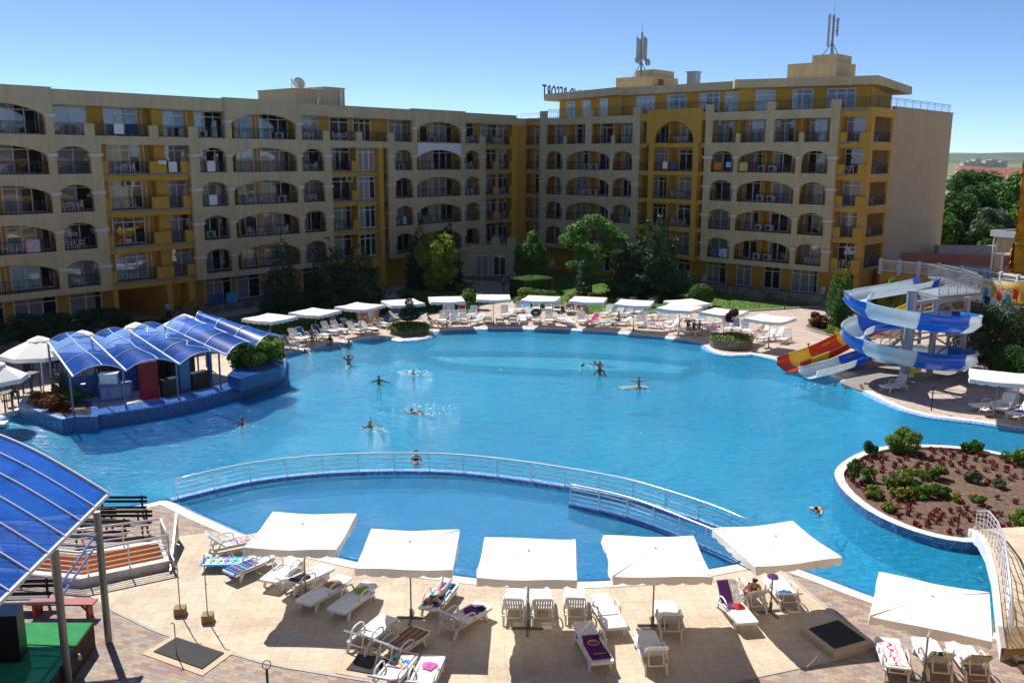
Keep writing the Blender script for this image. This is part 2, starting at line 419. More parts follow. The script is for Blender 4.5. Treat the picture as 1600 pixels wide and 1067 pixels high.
# ------------------------------------------------------------------ foliage
def leaf_mesh(name, blobs, n, size, mat, seed=0, shell=.55, droop=0.0, zmin=None, flat=0.0, aspect=.6):
    """n leaf faces in clumps spread through the blobs (cx, cy, cz, rx, ry, rz)"""
    rg = np.random.default_rng(seed)
    B = np.array(blobs, float)
    vol = B[:, 3] * B[:, 4] * B[:, 5]; pr = vol ** .75; pr /= pr.sum()
    idx = rg.choice(len(B), n, p=pr)
    d = rg.normal(size=(n, 3)); d /= np.linalg.norm(d, axis=1)[:, None]
    r = (shell + (1 - shell) * rg.random(n) ** .6) * (1 + rg.normal(size=n) * .06)
    c = B[idx, :3] + d * r[:, None] * B[idx, 3:6]
    if zmin is not None:
        k = c[:, 2] > zmin; c = c[k]; d = d[k]; n = len(c)
    nn = d * (1 - flat) + rg.normal(size=(n, 3)) * .75; nn[:, 2] += .35
    nn /= np.linalg.norm(nn, axis=1)[:, None]
    t = np.cross(nn, rg.normal(size=(n, 3))); t[:, 2] -= droop; t /= np.linalg.norm(t, axis=1)[:, None]
    b = np.cross(nn, t); b /= np.linalg.norm(b, axis=1)[:, None]
    s = size * (.6 + .8 * rg.random(n))[:, None]
    V = np.empty((n, 4, 3))
    V[:, 0] = c - t * s; V[:, 1] = c + b * s * aspect; V[:, 2] = c + t * s; V[:, 3] = c - b * s * aspect
    me = bpy.data.meshes.new(name)
    me.vertices.add(4 * n); me.vertices.foreach_set('co', V.reshape(-1))
    me.loops.add(4 * n); me.loops.foreach_set('vertex_index', np.arange(4 * n, dtype=np.int32))
    me.polygons.add(n); me.polygons.foreach_set('loop_start', np.arange(0, 4 * n, 4, dtype=np.int32))
    try: me.polygons.foreach_set('loop_total', np.full(n, 4, dtype=np.int32))
    except Exception: pass
    me.materials.append(mat); me.update(calc_edges=True)
    return me

def clump_blobs(rx, ry, z0, z1, k, seed, br=.38, conical=False, lob=1.0):
    rnd = random.Random(seed); out = []
    for i in range(k):
        if conical:
            t = (i + rnd.random()) / k; z = z0 + (z1 - z0) * t
            R = (1 - t) ** .8 * (1 + .15 * rnd.uniform(-1, 1)); a = rnd.uniform(0, 2 * pi)
            q = rnd.uniform(.35, .75) * R
            s = br * (.35 + .75 * (1 - t))
            out.append((rx * q * cos(a), ry * q * sin(a), z, rx * s, ry * s, (z1 - z0) * .11))
        else:
            u = rnd.uniform(-1, 1); a = rnd.uniform(0, 2 * pi); rr = sqrt(1 - u * u) * rnd.uniform(.45, .78) * lob
            zc = (z0 + z1) / 2; hz = (z1 - z0) / 2
            s = br * rnd.uniform(.7, 1.25)
            out.append((rx * rr * cos(a), ry * rr * sin(a), zc + hz * u * .72, rx * s, ry * s, hz * s))
    return out

def trunk_mb(h, r, limbs=5, spread=1.2, top=None, seed=0):
    rnd = random.Random(seed); mb = MB(); mb.smooth = True
    pts = [(0, 0, -.05), (rnd.uniform(-.05, .05), .03, h * .35), (rnd.uniform(-.1, .1), rnd.uniform(-.1, .1), h * .7), (rnd.uniform(-.15, .15), 0, h)]
    mb.tube(pts, [r, r * .8, r * .6, r * .2], 8)
    for i in range(limbs):
        a = 2 * pi * i / limbs + rnd.uniform(-.4, .4); z = h * rnd.uniform(.35, .75); l = spread * rnd.uniform(.6, 1)
        mb.tube([(0, 0, z), (l * .5 * cos(a), l * .5 * sin(a), z + l * .35), (l * cos(a), l * sin(a), z + l * rnd.uniform(.5, .9))], [r * .45, r * .3, r * .1], 6)
    return mb

def plant(name, loc, label, cat, blobs, n, size, mat, h=1, r=.08, group=None, seed=0, trunk=True, limbs=5, spread=1.0, crown='crown', **k):
    o = empty(name, loc, 0, label, cat, group)
    if trunk: trunk_mb(h, r, limbs, spread, seed=seed).build('trunk', m_bark, o)
    c = link(crown, leaf_mesh(crown, blobs, n, size, mat, seed, **k), o)
    return o

lf_con = leafmat('conifer_needles', (.013, .038, .018), (.04, .10, .036), .2)
lf_pine = leafmat('pine_needles', (.012, .040, .020), (.045, .115, .040), .2)
lf_green = leafmat('broad_leaves', (.03, .09, .015), (.13, .30, .045), .42)
lf_bright = leafmat('bright_leaves', (.05, .12, .015), (.22, .36, .04))
lf_yel = leafmat('yellow_green_leaves', (.07, .13, .015), (.32, .44, .04), .42)
lf_hedge = leafmat('hedge_leaves', (.035, .085, .016), (.15, .27, .045), .4)
lf_box = leafmat('box_leaves', (.02, .07, .014), (.08, .21, .03), .4)
lf_red = leafmat('red_leaves', (.05, .012, .012), (.16, .035, .03))
lf_rust = leafmat('rust_leaves', (.09, .03, .012), (.24, .09, .025))
lf_gold = leafmat('golden_leaves', (.13, .11, .015), (.46, .38, .06))
lf_lav = leafmat('lavender_shrub', (.018, .055, .022), (.06, .13, .05), third=(.28, .2, .42))
lf_far = leafmat('woodland_leaves', (.018, .055, .013), (.09, .20, .04), .4)
lf_silver = leafmat('silvery_leaves', (.05, .09, .05), (.17, .24, .14))
lf_topi = leafmat('topiary_ground_leaves', (.06, .11, .02), (.24, .30, .07))
lf_flow = leafmat('orange_blossom', (.55, .16, .01), (.85, .38, .02), .2)
# ------------------------------------------------------------------ the hotel
def FL(k): return 0.6 + 2.9 * k
YW = 1.7          # depth of the window wall behind the facade

def wall_band(mb, s0, s1, z0, z1, ops, y0=0.0, y1=.3):
    """wall between s0 and s1 with openings (a, b, z_spring, z_apex, kind) that start at z0"""
    cur = s0
    for a, b, zs, zt, kind in ops:
        if a > cur: mb.box(cur, a, y0, y1, z0, z1)
        n = 1 if kind == 'rect' else 22
        P = []
        for i in range(n + 1):
            x = -1 + 2 * i / n
            if kind == 'round': x = -cos(pi * i / n); h = sqrt(max(0, 1 - x * x))
            elif kind == 'wide': h = (1 - x * x) ** .85 if abs(x) < 1 else 0
            else: h = 1
            P.append(((a + b) / 2 + (b - a) / 2 * x, zs + (zt - zs) * h))
        vs = []
        for s, z in P: vs += [(s, y0, z), (s, y0, z1), (s, y1, z), (s, y1, z1)]
        fs = []
        for i in range(n):
            c = 4 * i; d = c + 4
            fs += [(c, d, d + 1, c + 1), (d + 2, c + 2, c + 3, d + 3), (c + 2, d + 2, d, c), (c + 1, d + 1, d + 3, c + 3)]
        mb.add(vs, fs)
        cur = b
    if cur < s1: mb.box(cur, s1, y0, y1, z0, z1)

_WM = {}
def window(par, s0, s1, z0, z1, y, n=2, rot=None, loc=None, transom=True):
    w = round(s1 - s0, 2); h = round(z1 - z0, 2); key = (w, h, n, transom)
    if key not in _WM:
        mb = MB(); t = .075
        mb.box(0, w, -.06, 0, 0, t); mb.box(0, w, -.06, 0, h - t, h)
        mb.box(0, t, -.06, 0, t, h - t); mb.box(w - t, w, -.06, 0, t, h - t)
        zt = h - .48
        if transom: mb.box(t, w - t, -.055, 0, zt - .035, zt + .035)
        for i in range(1, n):
            x = w * i / n
            mb.box(x - .045, x + .045, -.062, 0, t, zt - .035 if transom else h - t)
            if transom: mb.box(x - .03, x + .03, -.052, 0, zt + .035, h - t)
        pb = MB(); pb.add([(.03 - w / 2, -.02, .03), (w / 2 - .03, -.02, .03), (w / 2 - .03, -.02, h - .03), (.03 - w / 2, -.02, h - .03)], [(0, 1, 2, 3)])
        _WM[key] = (mb.mesh('window', m_frame), pb.mesh('pane', m_glass))
    a, b = _WM[key]
    o = link('window', a, par, loc if loc else (s0, y, z0), rot)
    link('pane', b, o, (w / 2, 0, 0))
    return o

_RM = {}
def railing(par, s0, s1, z, y, h=.95, rot=None, loc=None, mat=None, gap=.16, name='balcony_railing'):
    w = round(s1 - s0, 2); key = (w, h, mat.name if mat else '', gap)
    if key not in _RM:
        mb = MB(); mb.box(0, w, -.02, .02, h - .04, h); mb.box(0, w, -.015, .015, .08, .11); mb.box(0, w, -.012, .012, h - .2, h - .18)
        k = max(2, int(w / gap))
        for i in range(k + 1):
            x = .01 + (w - .02) * i / k; e = .008 if i % 6 else .02
            mb.box(x - e, x + e, -e, e, .0, h - .04)
        _RM[key] = mb.mesh('railing', mat or m_rail)
    return link(name, _RM[key], par, loc if loc else (s0, y, z), rot)

def _ac():
    b = MB(); b.box(-.42, .42, -.15, .15, .06, .64); b.box(-.38, -.3, -.12, .12, 0, .06); b.box(.3, .38, -.12, .12, 0, .06)
    b.box(-.43, .43, -.16, .16, .60, .65)
    g = MB(); g.M = Matrix.Translation((-.1, -.152, .34)) @ Matrix.Rotation(pi / 2, 4, 'X')
    g.lathe([(.24, 0), (.24, .015), (.2, .02), (.06, .02), (.05, .03)], 16)
    return b.mesh('air_conditioner', m_ac), g.mesh('fan_grille', m_acd)
AC = _ac()
def air_con(par, s, z, y=YW - .25, rz=0.0):
    o = link('air_conditioner', AC[0], par, (s, y, z), rz); link('fan_grille', AC[1], o); return o

def capital_mesh(w):
    mb = MB(); mb.box(-w / 2 - .1, w / 2 + .1, -.1, .36, .02, .14); mb.box(-w / 2 - .05, w / 2 + .05, -.05, .32, -.08, .02)
    return mb.mesh('pier_capital', M('capital_white', (.60, .60, .60), .8))
CAPS = {w: capital_mesh(w) for w in (.6, .5, .9, .8)}
_pm = {}
def downpipe(par, s, z0, z1, y=YW - .08):
    key = round(z1 - z0, 2)
    if key not in _pm:
        mb = MB(); mb.tube([(0, 0, 0), (0, 0, key)], .045, 8); _pm[key] = mb.mesh('downpipe', m_frame)
    return link('downpipe', _pm[key], par, (s, y, z0))

LW = empty('hotel_building', (-34.7, 69.45, 0), atan2(36.95, 30.87), 'long beige hotel wing with arched balconies, yellow bays and satellite dishes on its roof', 'hotel building')
RW = empty('hotel_building', (3.93, 109.77, 0), atan2(-23.47, 25.38), 'taller beige and yellow hotel wing with a penthouse floor and two phone masts', 'hotel building')

beige = MB(); yel = MB(); slab = MB(); wwall = MB(); sill = MB()
SEC = [(-11.1, 'A'), (11.6, 'B'), (34.1, 'C')]
SMALL = [(.9, 3.5), (11.6, 14.2)]; BIG = (4.1, 11.0); SW = 15.1
lwin = []; rails = []
for x0, nm in SEC:
    sa, sb = x0, x0 + SW
    ops = [(x0 + SMALL[0][0], x0 + SMALL[0][1]), (x0 + BIG[0], x0 + BIG[1]), (x0 + SMALL[1][0], x0 + SMALL[1][1])]
    beige.box(sa, sb, 0, .3, 3.0, 3.5)
    for k in (1, 2, 3, 4):
        z = FL(k)
        wall_band(beige, sa, sb, z, z + 2.9, [(ops[0][0], ops[0][1], z + 1.4, z + 2.08, 'round'), (ops[1][0], ops[1][1], z + 1.4, z + 2.12, 'wide'), (ops[2][0], ops[2][1], z + 1.4, z + 2.08, 'round')])
        for cs, w in ((.45, .9), (3.8, .6), (11.3, .6), (14.65, .9)): link('pier_capital', CAPS[w], LW, (x0 + cs, 0, z + 1.4))
        for a, b in ops: rails.append((a + .02, b - .02, z, .15))
    z = FL(5)
    wall_band(beige, x0 + 3.5, x0 + 11.6, z, 18.5, [(ops[1][0], ops[1][1], z + 1.4, z + 2.2, 'wide')], -.12, .3)
    for cs in (3.8, 11.3): link('pier_capital', CAPS[.6], LW, (x0 + cs, -.12, z + 1.4))
    rails.append((ops[1][0], ops[1][1], z, .15))
# open top storey: fascia, sill blocks and rails
opn = [(-12, -7.6), (.5, 15.1), (23.2, 37.6), (45.7, 54.8)]
for a, b in opn:
    beige.box(a, b, 0, .3, 17.35, 18.4)
for a, b in [(4.0, 11.6), (26.7, 34.1)]: beige.box(a, b, 0, .3, 14.45, 15.1)
mer = [(2.8, 3.6), (8.1, 8.9), (11.6, 12.5), (25.8, 26.6), (29.9, 30.7), (34.1, 35.0), (48.2, 49.1)]
for a, b in mer: beige.box(a, b, 0, .3, 15.1, 16.0)
xs = [.5] + [v for m_ in mer[:3] for v in m_] + [15.1]
for a, b in list(zip(xs[0::2], xs[1::2])): rails.append((a, b, 15.1, .15))
for a, b in ((23.2, 25.8), (26.6, 29.9), (30.7, 34.1), (35.0, 37.6), (45.7, 48.2)): rails.append((a, b, 15.1, .15))
# yellow recessed bays
for k in (1, 2, 3, 4):
    z = FL(k)
    yel.box(4.0, 11.6, .35, .6, z - .6, z)
    for a, b in ((4.0, 4.6), (8.1, 9.6), (10.9, 11.6)): yel.box(a, b, .33, .62, z, z + .95)
    rails.append((4.6, 8.1, z, .47)); rails.append((9.6, 10.9, z, .47))
    yel.box(26.7, 32.8, .35, .6, z - .55, z)
    for a, b in ((26.7, 27.0), (29.5, 30.4)): yel.box(a, b, .33, .62, z, z + .95)
    rails.append((27.0, 29.5, z, .47))
    window(LW, 30.5, 32.75, z + .02, z + 2.3, .7, 3)
    yel.box(30.4, 32.8, .72, 1.6, z, z + 2.35)
    yel.box(49.2, 54.9, .35, .6, z - .5, z)
    for a, b in ((51.1, 51.9), (54.0, 54.9)): yel.box(a, b, .33, .62, z, z + .9)
    rails.append((49.2, 51.1, z, .47)); rails.append((51.9, 54.0, z, .47))
    window(LW, 33.5, 34.0, z + .05, z + 2.35, 1.2, 1)
yel.box(32.8, 33.4, -.02, .62, 0, 14.45); yel.box(30.4, 32.8, .33, .62, 2.35, 2.95)
yel.box(49.1, 54.9, .35, .6, 14.55, 15.1); yel.box(54.0, 54.9, .33, .62, 15.1, 16.0); rails.append((49.1, 54.0, 15.1, .47))
# window wall, floors, roof and body
for k in range(0, 6):
    z = FL(k); top = z + 2.9 if k < 5 else 18.0
    a0 = -12
    for a, b in ([(-12, 4.4), (9.2, 27.5), (34.2, 42)] if k == 0 else [(-12, 55.6)]):
        wwall.box(a, b, YW, YW + .25, z if k else 0, top)
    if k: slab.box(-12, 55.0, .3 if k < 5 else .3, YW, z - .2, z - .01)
    for x0, nm in SEC:
        r = [(x0 + 1.6, x0 + 4.3, 3), (x0 + 4.9, x0 + 7.4, 2), (x0 + 8.1, x0 + 11.3, 3), (x0 + 12.3, x0 + 14.9, 2)]
        for a, b, n in r:
            if b < -4.5 or (k == 0 and (a > 33.9 or 4 < a < 9.2)): continue
            window(LW, a, b, z + .04, z + 2.3, YW, n)
        if k:
            for q in (4.62, 11.62):
                wwall.box(x0 + q, x0 + q + .14, .32, YW, z, z + 2.68)
            if x0 > -20: downpipe(LW, x0 + 7.75, z, z + 2.65)
    if k and k < 6:
        for a, b, n in ((5.2, 8.0, 3), (10.1, 12.1, 2), (27.9, 30.3, 2), (50.2, 53.0, 3), (53.3, 55.2, 2)):
            if k == 5 and a == 27.9: window(LW, 30.9, 33.2, z + .04, z + 2.3, YW, 3)
            window(LW, a, b, z + .04, z + 2.3, YW, n)
        downpipe(LW, 8.35, z, z + 2.65); downpipe(LW, 12.45, z, z + 2.65)
        wwall.box(8.9, 9.9, 1.0, YW, z, z + 2.68)
        if k < 5: wwall.box(26.75, 26.9, .62, YW, z, z + 2.68)
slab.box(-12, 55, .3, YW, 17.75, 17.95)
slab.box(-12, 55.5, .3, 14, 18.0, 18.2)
wwall.box(-12, 55.6, 13.6, 14, 0, 18.0)
# open passages through the ground floor
yel.box(4.2, 4.6, .4, 9, 0, 2.9); yel.box(8.9, 9.4, .4, 9, 0, 2.9); slab.box(4.0, 9.4, 9, 9.2, 0, 2.9)
yel.box(10.9, 11.5, .4, YW, 0, 2.9)
slab.box(26.5, 42, 5.5, 5.7, 0, 3.0)
for i in range(14): yel.box(34.6 + i * .52, 34.7 + i * .52, 5.3, 5.5, .1, 2.95)
plb = MB(); plb.box(9.4, 26.4, .0, .25, 0, .62); plb.box(9.4, 26.4, .25, YW, .45, .6); plb.box(-12, 4.0, 0, .25, 0, .62); plb.box(-12, 4.0, .25, YW, .45, .6)
for i in range(4): plb.box(8.2 + i * .3, 9.35, -.3, .6, 0 + i * .15, .15 + i * .15)
plb.build('stone_plinth', m_stonewall, LW)
# stair tower and dishes on the left roof
tw = MB(); tw.box(25.3, 29.0, 3.5, 9.5, 18.2, 20.0); tw.box(29.0, 31.6, 3.6, 9.4, 18.2, 20.35); tw.box(28.9, 31.7, 3.5, 9.5, 20.35, 20.42); tw.box(25.2, 28.9, 3.4, 9.6, 20.0, 20.07)
tw.build('stair_tower', m_beige, LW)
vp = MB(); vp.tube([(27.9, 3.3, 18.2), (27.9, 3.3, 19.3)], .12, 8); vp.tube([(30.9, 3.4, 18.2), (30.9, 3.4, 20.1)], .1, 8); vp.build('vent_pipe', m_frame, LW)
wp = empty('parapet', (0, 0, 0)); bpy.data.objects.remove(wp)
beige.build('facade_wall', m_beige, LW); yel.build_split('balcony_parapet', m_yellow, LW)
slab.build('floor_slab', m_slab, LW); wwall.build('window_wall', m_yellow, LW)
cp = MB()
for x0, nm in SEC: cp.box(x0 + 3.45, x0 + 11.65, -.16, .36, 18.5, 18.56)
for a, b in ((-12, -7.65), (.55, 15.05), (23.25, 37.55), (45.75, 55)): cp.box(a, b, -.04, .36, 18.4, 18.45)
cp.build('roof_coping', m_kerb, LW)
for a, b, z, y in rails:
    if b > -4.5: railing(LW, a, b, z, y)
hw = MB(); wall_band(hw, 38.35, 45.05, FL(4) + 1.4, FL(5) - .08, [(38.36, 45.04, FL(4) + 1.4, FL(4) + 2.12, 'wide')], -.03, -.002)
hw.build('whitewashed_spandrel', m_white, LW)
rnd = random.Random(5)
for k in range(1, 6):
    for s in (6.9, 14.0, 21.6, 25.4, 29.9, 37.0, 42.0, 48.0):
        if rnd.random() < .62: air_con(LW, s + rnd.uniform(-.2, .2), FL(k) + (.02 if rnd.random() < .6 else 1.75))
for k in range(1, 6): air_con(LW, 54.9, FL(k) + 1.8, YW - .2)
def dish(par, loc, rz, r=.9):
    mb = MB(); mb.smooth = True
    mb.M = Matrix.Rotation(radians(60), 4, 'X'); prof = [(r * t, .28 * r * t * t) for t in (0.02, .25, .5, .75, 1)]
    mb.lathe(prof + [(r * 1.0, .28 * r + .02), (r * .75, .2 * r), (r * .5, .1 * r), (.02, .05)], 20)
    mb.M = Matrix.Identity(4); mb.tube([(0, 0, -.6), (0, .1, 0)], .05)
    o = mb.build('satellite_dish', m_ac, par, loc, rz); return o
dish(LW, (25.9, 4.6, 20.55), .9, .62); dish(LW, (26.8, 4.8, 20.6), 2.0, .62)

cpb = MB(); cpb.M = (Matrix.Translation((-34.7, 69.45, 0)) @ Matrix.Rotation(atan2(36.95, 30.87), 4, 'Z')).inverted()
cpb.prism([(-.1, 111.35), (.5, 111.15), (.95, 111.75), (1.7, 112.6), (2.6, 117.5), (-2.5, 117.5), (-1.2, 113.2)], 0, 17.35); cpb.build('corner_pier', m_yellow, LW)
cpc = MB(); cpc.M = cpb.M; cpc.prism([(-.12, 111.33), (.5, 111.12), (.97, 111.73), (1.72, 112.58), (2.6, 117.5), (-2.5, 117.5), (-1.2, 113.2)], 17.352, 18.12); cpc.build('corner_fascia', m_beige, LW)
# entrance block in the corner
eb = MB(); pass
EBm = empty('entrance_block', (0, 0, 0), 0, 'low beige entrance block with two white double doors in the corner between the wings', 'entrance')
eb.prism([(-6.9, 104.6), (-4.9, 105.3), (.42, 105.3), (.42, 111.6), (-3.2, 107.3)], 0, 3.6)
eb.box(-2.4, -1.5, 105.25, 105.6, 3.6, 4.5); eb.box(-.6, .42, 105.25, 105.6, 3.6, 4.5)
eb.build('wall', m_beige, EBm)
for x in (-4.25, -2.2):
    o = window(EBm, x, x + 1.45, .1, 2.4, 105.28, 2, transom=False); o.name = 'double_door'
railing(EBm, -1.5, -.6, 3.6, 105.4)

# ---- right wing
beige = MB(); yel = MB(); slab = MB(); wwall = MB(); rails = []
RSEC = [(-1.0, 13.3, (0, 2.5), (3.1, 9.3), (9.8, 12.4)), (21.4, 35.4, (22.2, 24.8), (25.3, 31.4), (32.0, 34.6))]
for a0, b0, o1, o2, o3 in RSEC:
    beige.box(a0, b0, 0, .3, 3.0, 3.5)
    for k in (1, 2, 3, 4):
        z = FL(k)
        wall_band(beige, a0, b0, z, z + 2.9, [(*o1, z + 1.4, z + 2.08, 'round'), (*o2, z + 1.4, z + 2.12, 'wide'), (*o3, z + 1.4, z + 2.08, 'round')])
        for c, w in (((a0 + o1[0]) / 2, .9), ((o1[1] + o2[0]) / 2, .6), ((o2[1] + o3[0]) / 2, .5), ((o3[1] + b0) / 2, .8)): link('pier_capital', CAPS[w], RW, (c, 0, z + 1.4))
        for a, b in (o1, o2, o3): rails.append((a + .02, b - .02, z, .15))
    z = FL(5)
    mid = 5.8 if a0 < 0 else 28.1
    wall_band(beige, a0, b0, z, 18.1, [(o1[0], mid, 17.3, 17.3, 'rect'), (mid + .9, o3[1], 17.3, 17.3, 'rect')])
    for a in (a0, mid, b0 - .88): beige.box(a, a + .88, -.03, .33, 18.1, 18.9)
    m1 = 2.6 if a0 < 0 else 24.9; m2 = 9.5 if a0 < 0 else 31.6
    for a in (m1, m2): beige.box(a, a + .5, .0, .3, z, z + .9)
    for a, b in ((o1[0], m1), (m1 + .5, mid), (mid + .9, m2), (m2 + .5, o3[1])): rails.append((a, b, z, .15))
# yellow middle bay with its tall arch on top
for a, b in ((14.6, 15.2), (20.1, 20.7)): yel.box(a, b, -.05, .35, 2.9, 15.1)
for k in (1, 2, 3, 4):
    z = FL(k); yel.box(13.3, 14.6, .1, .35, z - .45, z); yel.box(15.2, 20.1, .02, .35, z - .45, z); yel.box(20.7, 21.4, .1, .35, z - .45, z)
    rails += [(13.3, 14.6, z, .25), (15.2, 20.1, z, .2), (20.7, 21.4, z, .25)]
z = FL(5); yel.box(13.3, 14.2, .1, .35, z - .45, z); yel.box(20.9, 21.4, .1, .35, z - .45, z)
wall_band(yel, 14.25, 21.0, z - .45, 18.55, [(15.2, 20.1, z - .45, z - .45, 'rect')], -.05, .35) if False else None
yel.box(15.2, 20.1, .02, .35, z - .45, z)
wall_band(yel, 14.25, 20.95, z, 18.6, [(15.2, 20.1, z + .02, 17.35, 'round')], -.05, .35)
yel.box(13.3, 14.25, .1, .35, 17.4, 18.2); yel.box(20.95, 21.4, .1, .35, 17.4, 18.2)
rails += [(15.4, 19.9, z, .2), (13.3, 14.2, z, .25)]
# yellow link towards the corner and the yellow far end
for k in (1, 2, 3, 4, 5):
    z = FL(k)
    yel.box(-4.8, -1.0, .35, .6, z - .5, z); yel.box(-4.8, -3.7, .33, .62, z, z + .9); yel.box(-1.35, -1.0, .33, .62, z, z + .9); rails.append((-3.7, -1.35, z, .47))
    yel.box(35.4, 38.2, .35, .6, z - .55, z)
    for a, b in ((35.4, 36.1), (37.35, 38.2)): yel.box(a, b, .33, .62, z, z + .85)
    rails.append((36.1, 37.35, z, .47))
    window(RW, 35.5, 37.2, z + .04, z + 2.3, YW, 2)
    window(RW, -3.2, -1.3, z + .04, z + 2.3, YW, 2)
yel.box(-4.8, -1.0, .35, .6, 17.35, 18.15); yel.box(35.4, 38.2, .35, .6, 17.35, 18.15)
yel.box(35.4, 38.2, .35, .6, 2.9, 3.0)
# end face: yellow corner pier and side balconies, then the blank gable
side = MB()
side.box(37.6, 38.2, .62, 1.3, 0, 18.15); side.box(37.9, 38.2, 5.5, 6.0, 0, 18.15); side.box(37.9, 38.2, 1.3, 5.5, 17.35, 18.15); side.box(37.9, 38.2, 1.3, 5.5, 0, 3.5)
for k in (1, 2, 3, 4, 5):
    z = FL(k)
    if k > 1: side.box(37.9, 38.2, 1.3, 5.5, z - .75, z)
    railing(RW, 0, 4.2, z, 0, loc=(38.05, 1.3, z), rot=pi / 2)
    window(RW, 0, 1.5, z + .04, z + 2.3, 0, 2, rot=pi / 2, loc=(36.52, 2.3, z + .04))
    slab.box(36.5, 37.9, .9, 5.9, z - .2, z - .01)
    air_con(RW, 37.2, z + .02, 4.6, pi / 2 + .3)
side.build('corner_wall', m_orange, RW)
gab = MB(); gab.box(37.85, 38.2, 6.0, 22.3, 0, 18.35); gab.box(36.3, 37.85, 5.75, 6.0, 0, 18.0); gab.build('gable_wall', m_tan, RW)
gc = MB(); gc.box(37.75, 38.27, 5.95, 22.36, 18.35, 18.42); gc.build('gable_coping', m_kerb, RW)
RWIN = [(.2, 1.6, 2), (3.3, 5.1, 2), (6.7, 8.6, 2), (10.1, 11.5, 2), (12.5, 13.3, 1), (14.2, 16.2, 3), (17.4, 19.1, 2), (19.8, 20.6, 1), (21.7, 23.7, 2), (25.4, 27.1, 2), (28.3, 30.3, 2), (31.9, 33.6, 2)]
for k in range(0, 6):
    z = FL(k)
    wwall.box(-5.5, 36.5, YW, YW + .25, z if k else 0, z + 2.9 if k < 5 else 18.0)
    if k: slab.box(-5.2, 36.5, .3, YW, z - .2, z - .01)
    rw = RWIN if k else [(-3.2, -1.3, 2), (3.3, 5.1, 2), (6.7, 8.6, 2), (17.0, 19.4, 3), (21.3, 23.7, 3), (24.9, 26.6, 2), (28.0, 29.8, 2), (31.0, 33.7, 3)]
    for a, b, n in rw: window(RW, a, b, z + .04, z + 2.3, YW, n)
    if k:
        for q in (2.9, 9.5, 13.35, 16.75, 20.72, 24.9, 31.6, 35.3): wwall.box(q, q + .13, .36, YW, z, z + 2.68)
        for q in (6.0, 27.8): wwall.box(q, q + .12, .8, YW, z, z + 1.9)
        for q in (.0, 3.0, 9.7, 25.0, 31.5): downpipe(RW, q + .12, z, z + 2.65)
        if k < 5:
            for q in (5.6, 6.6, 27.5, 28.6) : air_con(RW, q, z + .02, YW - .7)
            if rnd.random() < .6: air_con(RW, 22.6, z + .02)
wwall.box(36.3, 36.5, YW + .2, 6, 0, 18.0)
slab.box(-5.2, 37.9, .3, 22.2, 17.8, 18.0)
wwall.box(-5.5, 37.9, 22.0, 22.3, 0, 18.0); wwall.box(-5.5, -5.3, 1.9, 22.0, 0, 18.0)
# penthouse
pw = MB(); pw.prism([(-1.7, 4.4), (10.1, 1.0), (10.15, 1.5), (24.6, 1.4), (24.7, .5), (36.4, 4.6), (33.2, 18), (-1, 15)], 18.0, 20.3, top=False, bottom=False)
pw.build('penthouse_wall', m_yellow, RW)
pr = MB(); pr.prism([(-3.2, 3.3), (10.35, -.3), (10.45, .8), (23.95, .6), (25.0, -.9), (37.4, 3.3), (34.7, 19.5), (-2, 16)], 20.3, 21.1); pr.build('penthouse_roof', m_beige, RW)
def segwin(p, q, t, w, n):
    d = Vector((q[0] - p[0], q[1] - p[1])); Ld = d.length; a = atan2(d.y, d.x); d.normalize()
    window(RW, 0, w, 0, 2.12, 0, n, rot=a, loc=(p[0] + d.x * t + d.y * .0, p[1] + d.y * t - .02, 18.02))
for t, w, n in ((1.6, 1.8, 2), (4.9, 1.6, 2), (8.3, 1.5, 2)): segwin((-1.7, 4.4), (10.1, 1.0), t, w, n)
for t, w, n in ((1.6, 2.4, 3), (5.6, 2.4, 3), (9.6, 2.4, 3), (12.6, 1.7, 2)): segwin((10.15, 1.5), (24.6, 1.4), t, w, n)
for t, w, n in ((1.7, 1.9, 2), (5.2, 1.9, 2), (8.4, 2.6, 3)): segwin((24.7, .5), (36.4, 4.6), t, w, n)
railing(RW, 0, 13.3, 18.1, .2, h=.95, gap=.3, name='terrace_railing', mat=m_rail); railing(RW, 21.4, 38.0, 18.1, .2, h=.95, gap=.3, name='terrace_railing', mat=m_rail)
railing(RW, 13.5, 21.2, 18.3, .5, h=.95, gap=.3, name='terrace_railing', mat=m_rail)
railing(RW, 0, 21.8, 18.42, 0, loc=(38.0, .3, 18.25), rot=pi / 2, gap=.35, name='terrace_railing', mat=m_rail)
railing(RW, 0, 9.0, 18.1, 0, loc=(-9.5, 6.0, 18.1), rot=-.3, gap=.35, name='terrace_railing', mat=m_whiterail)
for x0, x1, y0, y1, zt, ux0, ux1 in ((7.0, 12.0, 4, 9.2, 22.5, 9.3, 12.4), (28.0, 33.0, 4, 8.5, 22.7, 29.4, 32.0)):
    t = MB(); t.box(x0, x1, y0, y1, 21.1, zt); t.box(x0 + 2.2, x1 - .3, y0 + .7, y1 - .4, zt, zt + .75); t.build('stair_tower', m_beige, RW)
b = MB(); b.box(9.0 + 3.02, 9.0 + 3.05, 5.2, 6.2, 21.3, 22.2); b.build('red_hatch', m_red, RW)
b = MB(); b.box(13.6, 14.7, 8.5, 9.6, 21.1, 23.0); b.box(13.5, 14.8, 8.4, 9.7, 23.0, 23.15); b.build('vent_shaft', m_galv, RW)
beige.build_split('facade_wall', m_beige, RW); yel.build_split('balcony_parapet', m_yellow, RW); slab.build('floor_slab', m_slab, RW); wwall.build('window_wall', m_yellow, RW)
for a, b, z, y in rails: railing(RW, a, b, z, y)
